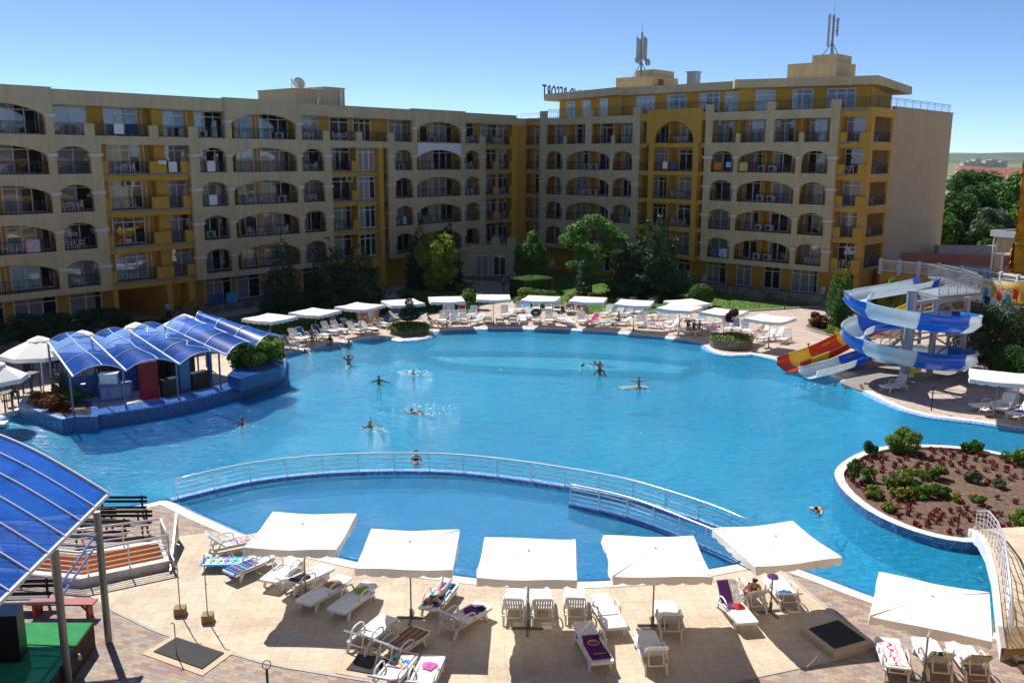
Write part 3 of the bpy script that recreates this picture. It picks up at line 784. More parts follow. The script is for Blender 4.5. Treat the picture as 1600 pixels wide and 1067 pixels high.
# ground terrace of the right wing with its rubble wall and steps
tb = MB(); tb.box(13.0, 38.2, -1.4, -1.1, 0, .95); tb.box(13.0, 38.2, -1.1, YW, .4, .58)
for i in range(5): tb.box(28.3, 30.2, -1.45 - .3 * (5 - i), -1.42 - .3 * (4 - i) if i < 4 else -1.42, 0, .16 * (i + 1))
for i in range(6): tb.box(15.0, 19.0, -1.45 - .3 * (6 - i), -1.15 - .3 * (6 - i), 0, .14 * (i + 1))
tb.build('terrace_wall', m_stonewall, RW)
railing(RW, 20.0, 28.0, .95, -1.25, h=.6, gap=.4)

# phone masts
def mast(name, loc, H_, label, n, spread, ph, pr_, dishes):
    o = empty(name, loc, .4, label, 'mast', None)
    p = MB(); p.tube([(0, 0, 0), (0, 0, H_)], .11, 8); p.tube([(0, 0, H_), (0, 0, H_ + 1.0)], .02, 5)
    for a in (0, 2.1, 4.2): p.bar((1.3 * cos(a), 1.3 * sin(a), -.4), (0, 0, H_ * .35), .07)
    p.build('pole', m_steel, o)
    for i in range(n):
        a = 2 * pi * i / n + .3
        c = (spread * cos(a), spread * sin(a))
        m = MB(); m.M = Matrix.Translation((c[0], c[1], 0)) @ Matrix.Rotation(a, 4, 'Z')
        m.box(-.06, .06, -.11, .11, ph[i % len(ph)][0], ph[i % len(ph)][1])
        m.build('panel_antenna', M('antenna_grey', (.42, .44, .45), .5), o)
        br = MB(); br.bar((0, 0, ph[i % len(ph)][0] + .5), (c[0], c[1], ph[i % len(ph)][0] + .5), .05); br.bar((0, 0, ph[i % len(ph)][1] - .3), (c[0], c[1], ph[i % len(ph)][1] - .3), .05)
        br.build('bracket', m_steel, o)
    for i in range(dishes):
        d = MB(); d.M = Matrix.Translation((.55 * (-1) ** i, -.2, H_ * .33 + i * .2)) @ Matrix.Rotation(radians(80), 4, 'X') @ Matrix.Rotation(.5 * (-1) ** i, 4, 'Y')
        d.lathe([(.38, 0), (.38, .3), (.3, .34)], 14); d.build('drum_antenna', m_galv, o)
    return o
def rwp(s, y, z): return RW.matrix_basis @ Vector((s, y, z)) if False else Vector((3.93 + .7342 * s + .6790 * y, 109.77 - .6790 * s + .7342 * y, z))
mast('phone_mast', rwp(9.6, 5.2, 22.5), 4.9, 'crowded phone mast with many slim panels and two drum dishes', 6, .55, [(1.9, 4.4), (1.5, 4.2)], m_steel, 2)
mast('phone_mast', rwp(31.3, 6.5, 23.4), 3.9, 'thin phone mast with one short and one long white panel', 2, .75, [(2.0, 3.7), (.9, 3.9)], m_steel, 0)
for o_, lab in ():
    pass
# mirrored rooftop lettering, read from behind
def rooftext():
    p0 = Vector((10.6, 128.0, 20.75)); p1 = Vector((3.75, 117.6, 20.75))
    cu = bpy.data.curves.new('roof_lettering', 'FONT'); cu.body = 'GRAND RESORT'; cu.size = 2.55; cu.extrude = .05; cu.space_character = 1.15; cu.align_x = 'LEFT'
    cu.materials.append(m_black)
    o = bpy.data.objects.new('roof_lettering', cu); COL.objects.link(o)
    bpy.context.view_layer.update()
    d = (p1 - p0); w = o.dimensions.x
    me = bpy.data.meshes.new_from_object(o); bpy.data.objects.remove(o); o = link('roof_lettering', me); o.scale = (d.length / w, 1, 1); o.location = p0; o.rotation_euler = (pi / 2, 0, atan2(d.y, d.x))
    tag(o, 'black rooftop letters spelling GRAND RESORT seen from behind against the sky', 'roof sign')
rooftext()
# ------------------------------------------------------------------ ground, pool, terraces
def offset_poly(P, d):
    n = len(P); out = []
    ar = sum(P[i][0] * P[(i + 1) % n][1] - P[(i + 1) % n][0] * P[i][1] for i in range(n))
    sg = 1 if ar > 0 else -1
    for i in range(n):
        a = Vector(P[i - 1]); b = Vector(P[i]); c = Vector(P[(i + 1) % n])
        e1 = (b - a).normalized(); e2 = (c - b).normalized()
        n1 = Vector((e1.y, -e1.x)) * sg; n2 = Vector((e2.y, -e2.x)) * sg
        m = n1 + n2
        if m.length < .2: m = n1
        m.normalize(); k = max(.5, m.dot(n1))
        q = b + m * (d / k); out.append((q.x, q.y))
    return out

def smooth(P, it=1, closed=True):
    for _ in range(it):
        n = len(P); Q = []
        for i in range(n if closed else n - 1):
            a = P[i]; b = P[(i + 1) % n]
            Q.append((a[0] * .75 + b[0] * .25, a[1] * .75 + b[1] * .25)); Q.append((a[0] * .25 + b[0] * .75, a[1] * .25 + b[1] * .75))
        if not closed: Q = [P[0]] + Q + [P[-1]]
        P = Q
    return P

far_edge = [(-60, 672), (0, 655), (30, 645), (60, 632), (250, 590), (436.5, 555), (470, 549), (510, 541), (550, 533.5), (592, 527), (610, 530), (631, 533), (662, 531), (679, 526), (683, 521), (687, 517.2), (737, 514.5), (800, 514), (880, 515), (960, 520), (1035, 528), (1094, 536), (1096, 543), (1110, 551), (1138, 556.5), (1166, 555.5), (1180, 554.5), (1222, 565), (1260, 577), (1297, 589), (1325, 602), (1351, 615.5), (1384, 632), (1410, 642), (1450, 652), (1490, 657), (1535, 662), (1600, 673)]
near_edge = [(1566, 984), (1546, 979), (1450, 955), (1363, 926), (1281, 895), (1225, 876), (1190, 870), (1162, 873), (1105, 884), (1020, 897), (960, 901), (906, 903), (830, 903), (747, 898), (717, 894), (640, 885), (567, 874), (532, 866), (470, 853), (400, 836), (352, 815), (310, 797), (277, 780), (256, 777), (219, 786), (172, 791), (100, 800), (0, 812)]
POOL = [G2(*p) for p in far_edge] + [(31.0, 42.5), (33.5, 40.0), (33.0, 22.5), (24.0, 22.3), (17.5, 24.2)] + [G2(*p) for p in near_edge] + [(-24, 32.5), (-31, 35), (-34, 41)]
APEX_I = None
WZ = -.10
far_n = len(far_edge)
POOLs = smooth(POOL, 1)
COP1 = offset_poly(POOLs, .28); COP2 = offset_poly(POOLs, .72)

kw0 = [(266, 780), (309, 769), (342, 761), (390, 751), (438, 744), (500, 738), (564, 735), (627, 734), (690, 735), (735, 738), (780, 743), (840, 751), (900, 761), (945, 769.5), (990, 779), (1050, 798), (1100, 815), (1140, 831), (1185, 854)]
KHOLE = smooth([G2(x, y, .02) for x, y in kw0], 1, False)[1:] + [G2(*p) for p in [(1186, 866.5), (1162, 869.5), (1105, 880.5), (1020, 893.5), (960, 897.5), (906, 899.5), (830, 899.5), (747, 894.5), (717, 890.5), (640, 881.5), (567, 870.5), (532, 862.5), (470, 849.5), (400, 832.5), (352, 811.5), (310, 793.5), (284, 780)]]
kwt = MB(); kwt.sheet(KHOLE, [], WZ); tag(kwt.build('shallow_pool_water', m_kidwater), 'clear shallow water of the children\'s pool', 'water', kind='structure')
wt = MB(); wt.sheet(POOLs, [KHOLE], WZ)
o = wt.build('pool_water', m_water); tag(o, 'clear blue swimming pool water with small ripples', 'water', kind='structure')

def poolfloor():  # noise mottles paint light and dark of water ripples into the mosaic colour
    m, nt = newmat('pool_mosaic_ripple_light')
    out = N(nt, 'ShaderNodeOutputMaterial'); p = N(nt, 'ShaderNodeBsdfPrincipled'); p.inputs['Roughness'].default_value = .6
    tc = N(nt, 'ShaderNodeTexCoord')
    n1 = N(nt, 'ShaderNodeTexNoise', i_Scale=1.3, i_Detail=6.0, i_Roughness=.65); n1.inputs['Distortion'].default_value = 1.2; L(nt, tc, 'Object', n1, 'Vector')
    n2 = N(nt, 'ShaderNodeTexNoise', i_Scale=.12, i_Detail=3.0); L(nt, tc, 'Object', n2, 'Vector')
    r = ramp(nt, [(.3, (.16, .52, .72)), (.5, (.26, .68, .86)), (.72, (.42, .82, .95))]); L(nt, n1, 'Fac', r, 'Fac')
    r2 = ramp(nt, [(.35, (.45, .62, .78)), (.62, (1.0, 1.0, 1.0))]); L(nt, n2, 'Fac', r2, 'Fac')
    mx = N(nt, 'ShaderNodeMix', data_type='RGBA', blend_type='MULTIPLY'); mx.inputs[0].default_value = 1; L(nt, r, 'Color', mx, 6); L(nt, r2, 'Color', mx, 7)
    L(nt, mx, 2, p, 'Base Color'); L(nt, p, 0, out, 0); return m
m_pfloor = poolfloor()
m_pool_pale = M('pale_pool_tiles', (.55, .88, .96), .5, var=.12, vs=2)
m_pool_shelf = brickmat('shelf_mosaic', [(.20, .42, .60), (.30, .52, .68), (.16, .36, .55)], (.3, .45, .55), .12, .12, offset=0, stain=.3, staincol=(.4, .6, .7))
fb = MB(); fb.sheet(offset_poly(POOLs, .02), [], -1.45)
n = len(POOLs)
for i in range(n):
    a = POOLs[i]; b = POOLs[(i + 1) % n]
    fb.add([(a[0], a[1], -1.45), (b[0], b[1], -1.45), (b[0], b[1], -.04), (a[0], a[1], -.04)], [(0, 1, 2, 3)])
tag(fb.build('pool_floor', m_pfloor), 'pale blue mosaic floor of the pool, ripple light painted in as mottles', 'pool floor', kind='structure')
# shallow shelf along the far side with a paler strip in front of it
sh = [G2(690, 517.5), G2(800, 515), G2(880, 516), G2(960, 521), G2(1035, 529), G2(1092, 537), G2(1094, 546), G2(1080, 552), G2(1010, 545), G2(940, 541), G2(860, 538), G2(760, 537), G2(700, 537), G2(668, 536)]
sb = MB(); sb.prism([(x, y - .03) for x, y in sh], -1.4, -.55); tag(sb.build('pool_shelf', m_pool_shelf), 'shallow grey blue mosaic shelf along the far pool edge', 'pool shelf', kind='structure')
st = [G2(668, 537), G2(700, 538), G2(760, 537.6), G2(860, 538.6), G2(940, 541.6), G2(1010, 545.6), G2(1078, 552.8), G2(1060, 562), G2(980, 558), G2(900, 557), G2(800, 553), G2(730, 549), G2(690, 544)]
sb = MB(); sb.prism(st, -1.4, -.95); tag(sb.build('pool_step', m_pool_pale), 'bright pale blue step below the shelf', 'pool step', kind='structure')

# sheets around the pool
PIT = [G2(257, 879, .1), G2(248, 856, .1), G2(120, 874, .1), (-17.5, 29.4), (-17.2, 28.0), G2(130, 905, .1)]
PITo = offset_poly(PIT, .38)
deck_outer = [(-60, 5), (60, 5), (60, 58), (52, 73), (38.5, 78.5), (31.8, 82.5), (20, 86), (-8, 104.5), (-30, 96), (-62, 52)]
big = [(-9000, -400), (9000, -400), (9000, 9000), (-9000, 9000)]
m_field = M('dry_field', (.20, .19, .09), .95, var=.35, vs=.01)
g = MB(); g.sheet([(-9000, -600), (9000, -600), (9000, 430), (-9000, 430)], [COP2, PITo], -.03)
tag(g.build('ground', m_field), 'dry grassy ground round the hotel', 'ground', kind='structure')
d = MB(); d.sheet(deck_outer, [COP2, PITo], -.012); tag(d.build('pool_deck', m_paverfar), 'pinkish block paving round the pool', 'paving', kind='structure')
# near terrace paving and beige tiles as sheets above it
cop_near = [p for p in COP2]
def region(pts): return pts
near_poly_out = [(-30, 8), (30, 8), (30, 21.5), (18.3, 22.2)]
# border that follows the coping along the near side
j0 = min(range(len(COP2)), key=lambda i: (COP2[i][0] - 14.6) ** 2 + (COP2[i][1] - 23.9) ** 2)
j1 = min(range(len(COP2)), key=lambda i: (COP2[i][0] + 19.5) ** 2 + (COP2[i][1] - 31.8) ** 2)
seg = COP2[j0:j1 + 1] if j0 < j1 else COP2[j1:j0 + 1][::-1]
seg = offset_poly(seg + [(0, 0)], 0)[:len(seg)] if False else seg
near = [(-30, 8), (30, 8), (30, 21.5)] + [(x, y - .006) for x, y in seg] + [(-30, 30)]
nb = MB(); nb.sheet(near, [PITo], -.008); tag(nb.build('block_paving', m_paver), 'red, yellow and grey block paving of the near terrace', 'paving', kind='structure')
tl = [G2(283, 836), G2(328, 824)]
k0 = min(range(len(seg)), key=lambda i: (seg[i][0] - G(330, 823).x) ** 2 + (seg[i][1] - G(330, 823).y) ** 2)
k1 = min(range(len(seg)), key=lambda i: (seg[i][0] - G(1226, 886).x) ** 2 + (seg[i][1] - G(1226, 886).y) ** 2)
lo, hi = min(k0, k1), max(k0, k1)
sgt = seg[lo:hi + 1]
if sgt[0][0] > sgt[-1][0]: sgt = sgt[::-1]
tiles = [G2(134, 926.6), G2(200, 905), G2(262, 893), G2(278, 838)] + [(x, y - .02) for x, y in sgt] + [G2(1307, 962), G2(1372, 1008), G2(1307.5, 1030), G2(1242.5, 1044), G2(1135, 1067), G2(1010, 1085), G2(830, 1092), G2(700, 1083), G2(610, 1069), G2(538, 1057), G2(422, 1038), G2(357, 1019), G2(300, 1004), G2(261, 992), G2(232, 981), G2(174, 952)]
tb = MB(); tb.sheet(tiles, [], -.004); tag(tb.build('terrace_tiles', m_tile), 'stained beige tiled terrace beside the pool', 'terrace', kind='structure')
# thin kerb line between tiles and block paving
kl = MB(); arc = smooth(tiles[-17:], 1, False)
for a, b in zip(arc[:-1], arc[1:]): kl.bar((*a, .0), (*b, .0), .10, .02)
tag(kl.build('tile_kerb', m_kerb), 'pale kerb line between tiles and block paving', 'kerb', kind='structure')
c = MB(); nC = len(COP1)
c.add([(x, y, .012) for x, y in COP1] + [(x, y, .006) for x, y in COP2], [(i, (i + 1) % nC, nC + (i + 1) % nC, nC + i) for i in range(nC)])
c.add([(x, y, -.03) for x, y in COP2] + [(x, y, .006) for x, y in COP2], [(i, (i + 1) % nC, nC + (i + 1) % nC, nC + i) for i in range(nC)])
tag(c.build('pool_coping', m_coping), 'white stone coping round the pool', 'coping', kind='structure')
c = MB(); c.add([(x, y, -.12) for x, y in POOLs] + [(x, y, .012) for x, y in COP1], [(i, (i + 1) % nC, nC + (i + 1) % nC, nC + i) for i in range(nC)])
tag(c.build('pool_edge_mosaic', m_mosaic), 'sloping light blue mosaic edge of the pool', 'pool edge', kind='structure')

# children's pool: curved dividing wall, inner ramp wall, raised floor
kw = [(266, 780), (309, 769), (342, 761), (390, 751), (438, 744), (500, 738), (564, 735), (627, 734), (690, 735), (735, 738), (780, 743), (840, 751), (900, 761), (945, 769.5), (990, 779), (1050, 798), (1100, 815), (1140, 831), (1185, 854), (1215, 874)]
KW = smooth([G2(x, y, .02) for x, y in kw], 1, False)
def wallpath(P, z0, z1, t, name, mat, label, cat, parent=None, kind=None):
    mb = MB(); nP = len(P); A = []; B = []
    for i in range(nP):
        a = Vector(P[max(0, i - 1)]); b = Vector(P[min(nP - 1, i + 1)]); d_ = (b - a).normalized(); nn = Vector((-d_.y, d_.x)) * t / 2
        A.append((P[i][0] + nn.x, P[i][1] + nn.y)); B.append((P[i][0] - nn.x, P[i][1] - nn.y))
    mb.add([(*p, z1) for p in A] + [(*p, z1) for p in B], [(i, nP + i, nP + i + 1, i + 1) for i in range(nP - 1)])
    for S, s in ((A, 1), (B, 0)):
        mb.add([(*p, z0) for p in S] + [(*p, z1) for p in S], [((i, nP + i, nP + i + 1, i + 1) if s else (i, i + 1, nP + i + 1, nP + i)) for i in range(nP - 1)])
    for e in (0, -1):
        mb.add([(*A[e], z0), (*B[e], z0), (*B[e], z1), (*A[e], z1)], [(0, 1, 2, 3)])
    o = mb.build(name, mat, parent)
    if label: tag(o, label, cat, kind=kind)
    return o
wallpath(KW, -1.45, .02, .34, 'dividing_wall', m_mosaic, 'curved blue mosaic wall between the main pool and the children\'s pool', 'pool wall')
RWp = smooth([G2(x, y, .02) for x, y in [(891, 786), (925, 793), (960, 801), (990, 810), (1020, 821), (1050, 833), (1080, 846), (1115, 861), (1150, 878)]], 1, False)
wallpath(RWp, -1.45, .03, .30, 'ramp_wall', m_mosaicd, 'dark blue mosaic wall of the sloping entry ramp in the children\'s pool', 'pool wall')
kf_in = [p for p in COP2]
KF = [(x, y) for x, y in KW]
near_in = [G2(*p) for p in [(1190, 868), (1162, 871), (1105, 882), (1020, 895), (960, 899), (906, 901), (830, 901), (747, 896), (717, 892), (640, 883), (567, 872), (532, 864), (470, 851), (400, 834), (352, 813), (310, 795), (282, 780)]]
kf = MB(); kf.prism(KF[:-2] + near_in, -1.4, -.62)
m_kfloor = brickmat('children_pool_floor', [(.26, .52, .86), (.42, .68, .96), (.66, .86, 1.0), (.20, .45, .84)], (.5, .74, .9), .07, .07, offset=0, stain=.25, staincol=(.2, .5, .8))
tag(kf.build('childrens_pool_floor', m_kfloor), 'raised mosaic floor of the children\'s pool', 'pool floor', kind='structure')
rp = MB(); a_ = RWp; b_ = [G2(x, y) for x, y in [(905, 770), (945, 776), (990, 786), (1050, 804), (1100, 822), (1140, 838), (1180, 858)]]
rp.prism([*a_, *b_[::-1]], -.60, -.28); tag(rp.build('entry_ramp', m_mosaic), 'pale mosaic entry ramp under shallow water', 'pool ramp', kind='structure')

def path_rail(P, z, h, levels, step, mat, label, name, rtop=.042, rmid=.02, endpost=True, lean=0.0, group=None, cat='railing', zf=None):
    o = empty(name, (0, 0, 0), 0, label, cat, group)
    Q = [Vector((p[0], p[1], (z if zf is None else zf(i / (len(P) - 1))))) for i, p in enumerate(P)]
    t = MB(); t.smooth = True; t.tube([q + Vector((0, 0, h)) for q in Q], rtop, 8); t.build('handrail', mat, o)
    m = MB()
    for l in levels: m.tube([q + Vector((0, 0, l)) for q in Q], rmid, 6)
    m.build('mid_rail', mat, o)
    acc = 0.0; last = None
    pm = MB(); pm.tube([(0, 0, -.02), (0, 0, h)], .026, 6); pm.lathe([(.05, 0), (.05, .015), (.02, .02)], 8); pme = pm.mesh('post', mat)
    pos = [Q[0]]; dist = 0
    for a, b in zip(Q[:-1], Q[1:]):
        l = (b - a).length
        while dist + l >= step:
            f = (step - dist) / l; a = a + (b - a) * f; l = (b - a).length; dist = 0; pos.append(a.copy())
        dist += l
    pos.append(Q[-1])
    for p in pos: link('post', pme, o, p)
    return o
path_rail([G2(x, y - 1.5, .02) for x, y in kw[:-1]] if False else KW[1:-3], .02, .78, (.2, .39, .58), 1.55, m_inox, 'long curved metal railing on the wall round the children\'s pool', 'pool_railing')
path_rail(RWp, .03, .78, (.2, .39, .58), 1.25, m_inox, 'shorter curved metal railing along the entry ramp', 'pool_railing')

# flower island
isl = [(1700, 740), (1600, 715), (1560, 705.5), (1521, 699), (1469, 694.3), (1416, 694), (1379.5, 696.5), (1343, 705.6), (1319, 719), (1306, 731), (1303, 740), (1308.6, 755.5), (1327, 776.5), (1363.7, 802.7), (1416, 826), (1468.7, 841), (1521, 848)]
ISL = [G2(x, y, .28) for x, y in isl] + [(18.2, 30.6), (23.5, 29.5), (28.5, 31.5), (28.0, 36.5)]
ISL = smooth(ISL, 1); ISLi = offset_poly(ISL, -.38)
ib = MB(); nI = len(ISL)
ib.add([(x, y, -1.45) for x, y in ISL] + [(x, y, .27) for x, y in ISL], [(i, (i + 1) % nI, nI + (i + 1) % nI, nI + i) for i in range(nI)])
tag(ib.build('island_wall', m_mosaicd), 'dark blue mosaic retaining wall round the flower island', 'island wall')
ib = MB(); ib.add([(x, y, .275) for x, y in ISL] + [(x, y, .275) for x, y in ISLi], [(i, (i + 1) % nI, nI + (i + 1) % nI, nI + i) for i in range(nI)])
ib.add([(x, y, .1) for x, y in ISLi] + [(x, y, .275) for x, y in ISLi], [(i, (i + 1) % nI, nI + (i + 1) % nI, nI + i) for i in range(nI)])
tag(ib.build('island_coping', m_coping), 'pale mosaic coping round the flower island', 'coping')
ib = MB(); ib.sheet(ISLi, [], .16); o = ib.build('flower_bed_soil', m_soil); tag(o, 'brown soil of the flower island', 'soil', kind='structure')
# paving on the island near the bridge
pv = MB(); pv.sheet([G2(1518, 838, .2), G2(1522, 822, .2), G2(1570, 832, .2), G2(1610, 850, .2), G2(1660, 880, .2), (19.0, 30.6)], [], .21); tag(pv.build('island_path', m_tile), 'beige path on the flower island', 'path', kind='structure')

# bridge
bp = [(1519, 827, .35), (1535, 838.5, .75), (1548, 862, 1.0), (1558, 898, 1.15), (1563, 940, 1.05), (1567, 980, .75), (1572, 1014, .35)]
BL = [G(x, y, z) for x, y, z in bp]
BRo = empty('footbridge', (0, 0, 0), 0, 'arched beige footbridge to the flower island with curved white edge', 'bridge')
off = Vector((2.6, .35, 0))
tb = MB(); nb_ = len(BL); vs = [tuple(p) for p in BL] + [tuple(p + off) for p in BL] + [tuple(p - Vector((0, 0, .3))) for p in BL] + [tuple(p + off - Vector((0, 0, .3))) for p in BL]
tb.add(vs, [(i, i + 1, nb_ + i + 1, nb_ + i) for i in range(nb_ - 1)] + [(2 * nb_ + i, 3 * nb_ + i, 3 * nb_ + i + 1, 2 * nb_ + i + 1) for i in range(nb_ - 1)])
tb.build('deck', m_tile, BRo)
eg = MB()
for s, of in ((0, Vector((0, 0, 0))), (1, off)):
    P = [p + of for p in BL]; w = Vector((-.14, 0, 0)) if not s else Vector((.14, 0, 0))
    vs = [tuple(p + Vector((0, 0, .04))) for p in P] + [tuple(p + w + Vector((0, 0, .04))) for p in P] + [tuple(p + w - Vector((0, 0, .38))) for p in P] + [tuple(p - Vector((0, 0, .38))) for p in P]
    for k in range(4):
        k2 = (k + 1) % 4
        eg.add(vs, [(k * nb_ + i, k * nb_ + i + 1, k2 * nb_ + i + 1, k2 * nb_ + i) for i in range(nb_ - 1)])
eg.build('edge_beam', m_white, BRo)
for nm, of in (('left', Vector((.12, 0, 0))), ('right', off - Vector((.12, 0, 0)))):
    r = MB(); P = [p + of for p in BL]; hs = [.7, .95, 1.05, 1.1, 1.1, 1.05, .9]
    r.smooth = True; r.tube([p + Vector((0, 0, h_)) for p, h_ in zip(P, hs)], .035, 8); 
    for f in (.25, .45, .65, .85): r.tube([p + Vector((0, 0, h_ * f)) for p, h_ in zip(P, hs)], .014, 6)
    for i in range(len(P) - 1):
        for f in (0, .34, .67):
            q = P[i].lerp(P[i + 1], f); h_ = hs[i] + (hs[i + 1] - hs[i]) * f; r.bar(q, q + Vector((0, 0, h_)), .025)
    r.build('railing', m_inox, BRo)
stp = MB()
for i in range(4):
    q = BL[-1] + Vector((.1, -.15 - i * .33, -.08 - .08 * i)); stp.box(q.x, q.x + 2.2, q.y - .28, q.y, q.z - .1, q.z)
stp.build('wooden_steps', m_wood, BRo)

# lawns, beds, hedges on the hotel side
m_grass = M('lawn_base', (.085, .17, .028), .95, var=.3, vs=1.5, bump=.8, bs=30)
lawnR = [G2(806, 440), G2(812, 478), G2(884, 489), G2(960, 489), G2(1050, 488), G2(1130, 487), G2(1200, 484), G2(1290, 477.5), G2(1345, 471), (32, 85), (13.0, 98.0), (5, 107.5), (1.2, 110.0)]
lw = MB(); lw.sheet(lawnR, [], .03); lawn1 = lw.build('lawn', m_grass); tag(lawn1, 'sunny green lawn before the right wing', 'lawn', kind='structure')
lawnL = [(-33, 66), (-24, 62), G2(400, 529, 0), G2(545, 501, 0), G2(612, 482), G2(600, 470), (-15, 88), (-20, 83)]
lw = MB(); lw.sheet(lawnL, [], .03); tag(lw.build('lawn', m_grass), 'shaded strip of lawn along the left wing', 'lawn', kind='structure')
lawnM = [G2(640, 487), G2(700, 491), G2(742, 488), G2(744, 455), (-6.5, 103.5), (-9.5, 99.5), G2(617, 456)]
lw = MB(); lw.sheet(lawnM, [], .03); tag(lw.build('lawn', m_grass), 'shaded lawn round the yellow green tree', 'lawn', kind='structure')
lawnB = [G2(1255, 508), G2(1270, 516), G2(1300, 524), G2(1340, 528), G2(1368, 528), (32, 69), (33, 76), (27, 77.5)]
lw = MB(); lw.sheet(smooth(lawnB, 1), [], .03); tag(lw.build('shrub_bed', m_soil), 'curved planting bed behind the slide', 'bed', kind='structure')
kb = MB()
for P in ([G2(812, 479), G2(884, 490), G2(960, 490), G2(1050, 489), G2(1130, 488), G2(1200, 485), G2(1290, 478.5), G2(1345, 472)], [G2(330, 552, 0), G2(430, 526, 0), G2(545, 502.5, 0), G2(613, 483)], [G2(1252, 507), G2(1258, 513), G2(1270, 518), G2(1300, 525.5), G2(1340, 530), G2(1368, 530)]):
    P = smooth(P, 1, False)
    for a, b in zip(P[:-1], P[1:]): kb.bar((*a, .05), (*b, .05), .16, .14)
tag(kb.build('lawn_kerb', m_kerb), 'pale kerbstones along the lawns', 'kerb', kind='structure')

# far country
m_f2 = M('far_fields', (.17, .18, .075), .95, var=.7, vs=.007)
ff = MB()
def terr(u, v):
    x = -2500 + 7000 * u; y = 420 + 3600 * v
    z = np.interp(y, [420, 480, 700, 1250, 1700, 2400, 4020], [-.6, -1.4, -9, -8.3, -4, 0, 2]) + (.8 * noise.noise(Vector((x * .004, y * .004, 3))) if y > 600 else 0)
    return (x, y, float(z))
ff.smooth = True; ff.grid(terr, 70, 80); tag(ff.build('far_fields', m_f2), 'dry fields beyond the trees', 'fields', kind='structure')
m_h = M('far_hills_scrub', (.085, .105, .055), .95, var=.6, vs=.006)
hb = MB(); hb.smooth = True
def hill(u, v):
    x = -1500 + 6500 * u; y = 2300 + 3200 * v
    r_ = 44 + 34 * noise.noise(Vector((x * .0011, 1.3, 0))) + 16 * noise.noise(Vector((x * .0035, 2.7, 0)))
    return (x, y, -3 + r_ * sin(min(1, v * 1.25) * pi / 2) ** 1.4 + 6 * noise.noise(Vector((x * .003, y * .003, 0))) * v)
hb.grid(hill, 120, 24); tag(hb.build('far_hills', m_h), 'low wooded hills on the horizon', 'hills', kind='structure')
# ------------------------------------------------------------------ parasols
def canopy_mesh(seed, half=1.38, zt=2.47, ze=2.25, drop=.24, flap=.04):
    mb = MB(); rnd = random.Random(seed); ph = [rnd.uniform(0, 6) for _ in range(4)]; am = [rnd.uniform(.3, 1.6) for _ in range(4)]
    n = 10
    for s in range(4):
        R = Matrix.Rotation(pi / 2 * s, 4, 'Z'); mb.M = R
        vs = []; idx = {}
        for i in range(n + 1):
            t = i / n
            for j in range(n + 1):
                u = -1 + 2 * j / n
                x = half * t; y = half * t * u
                sag = -.035 * sin(pi * t) * (1 - u * u) - .03 * t * (1 - abs(u)) + flap * .4 * sin(3.1 * u + ph[s]) * t * t
                vs.append((x, y, zt + (ze - zt) * t + sag))
        W = n + 1
        mb.add(vs, [(i * W + j, (i + 1) * W + j, (i + 1) * W + j + 1, i * W + j + 1) for i in range(n) for j in range(n)])
        m = 30; top = []; bot = []
        for j in range(m + 1):
            u = -1 + 2 * j / m; f = (u + 1) / 2 * n; j0 = min(n - 1, int(f)); fr = f - j0
            a = Vector(vs[n * W + j0]); b = Vector(vs[n * W + j0 + 1]); p = a.lerp(b, fr)
            sc = abs(sin(u * pi * 2.5)) ** .6
            top.append(p); bot.append(p + Vector((.02 + flap * am[s] * sin(4 * u + ph[s]), 0, -drop * (.72 + .28 * sc))))
        mb.strip(bot, top)
    mb.M = Matrix.Identity(4)
    mb.lathe([(.035, zt - .02), (.035, zt + .02), (.015, zt + .04)], 8)
    return mb.mesh('canopy', m_canvas)
def pole_mesh(zt=2.5, r=.024):
    mb = MB(); mb.tube([(0, 0, .02), (0, 0, zt)], r, 8); return mb.mesh('pole', m_steel)
def base_mesh():
    mb = MB(); mb.bar((-.45, 0, .03), (.45, 0, .03), .06, .05); mb.bar((0, -.45, .031), (0, .45, .031), .06, .054); mb.lathe([(.05, .05), (.05, .3), (.03, .32)], 10)
    return mb.mesh('base', m_steel)
def rib_mesh(half=1.34, ze=2.2):
    mb = MB()
    for s in (-1, 1):
        for t in (-1, 1): mb.bar((0, 0, 2.38), (s * half, t * half, ze), .022)
    for a in range(4): mb.bar((0, 0, 1.75), (.7 * cos(a * pi / 2 + pi / 4), .7 * sin(a * pi / 2 + pi / 4), 2.25), .018)
    return mb.mesh('ribs', m_steel)
PM = pole_mesh(); BM = base_mesh(); RM = rib_mesh()
FARC = [canopy_mesh(s) for s in (101, 102, 103)]
def parasol(x, y, rz, label, group, cm, tilt=0.0):
    o = empty('parasol', (x, y, 0), rz, label, 'parasol', group)
    link('canopy', cm, o); link('pole', PM, o); link('base', BM, o); link('ribs', RM, o)
    return o
gN = 'parasols on the near terrace'
for i, (x, y, a, lab) in enumerate([(-6.46, 26.45, -3, 'white square parasol above the blue striped towel lounger, leftmost on the near terrace'),
    (-3.0, 25.15, -1, 'white square parasol shading the woman lying face down in a teal bikini'),
    (.5, 24.55, -3, 'white square parasol with three empty raised loungers just behind its pole'),
    (4.2, 24.75, 0, 'white square parasol beside the lounger with the football club towel'),
    (7.95, 25.65, 13, 'white square parasol above the lounger with the purple towel'),
    (10.95, 21.85, -26, 'white square parasol nearest the camera at the bottom right corner')]):
    parasol(x, y, radians(a), lab, gN, canopy_mesh(20 + i, flap=.05))
gF = 'parasols along the far pool edge'
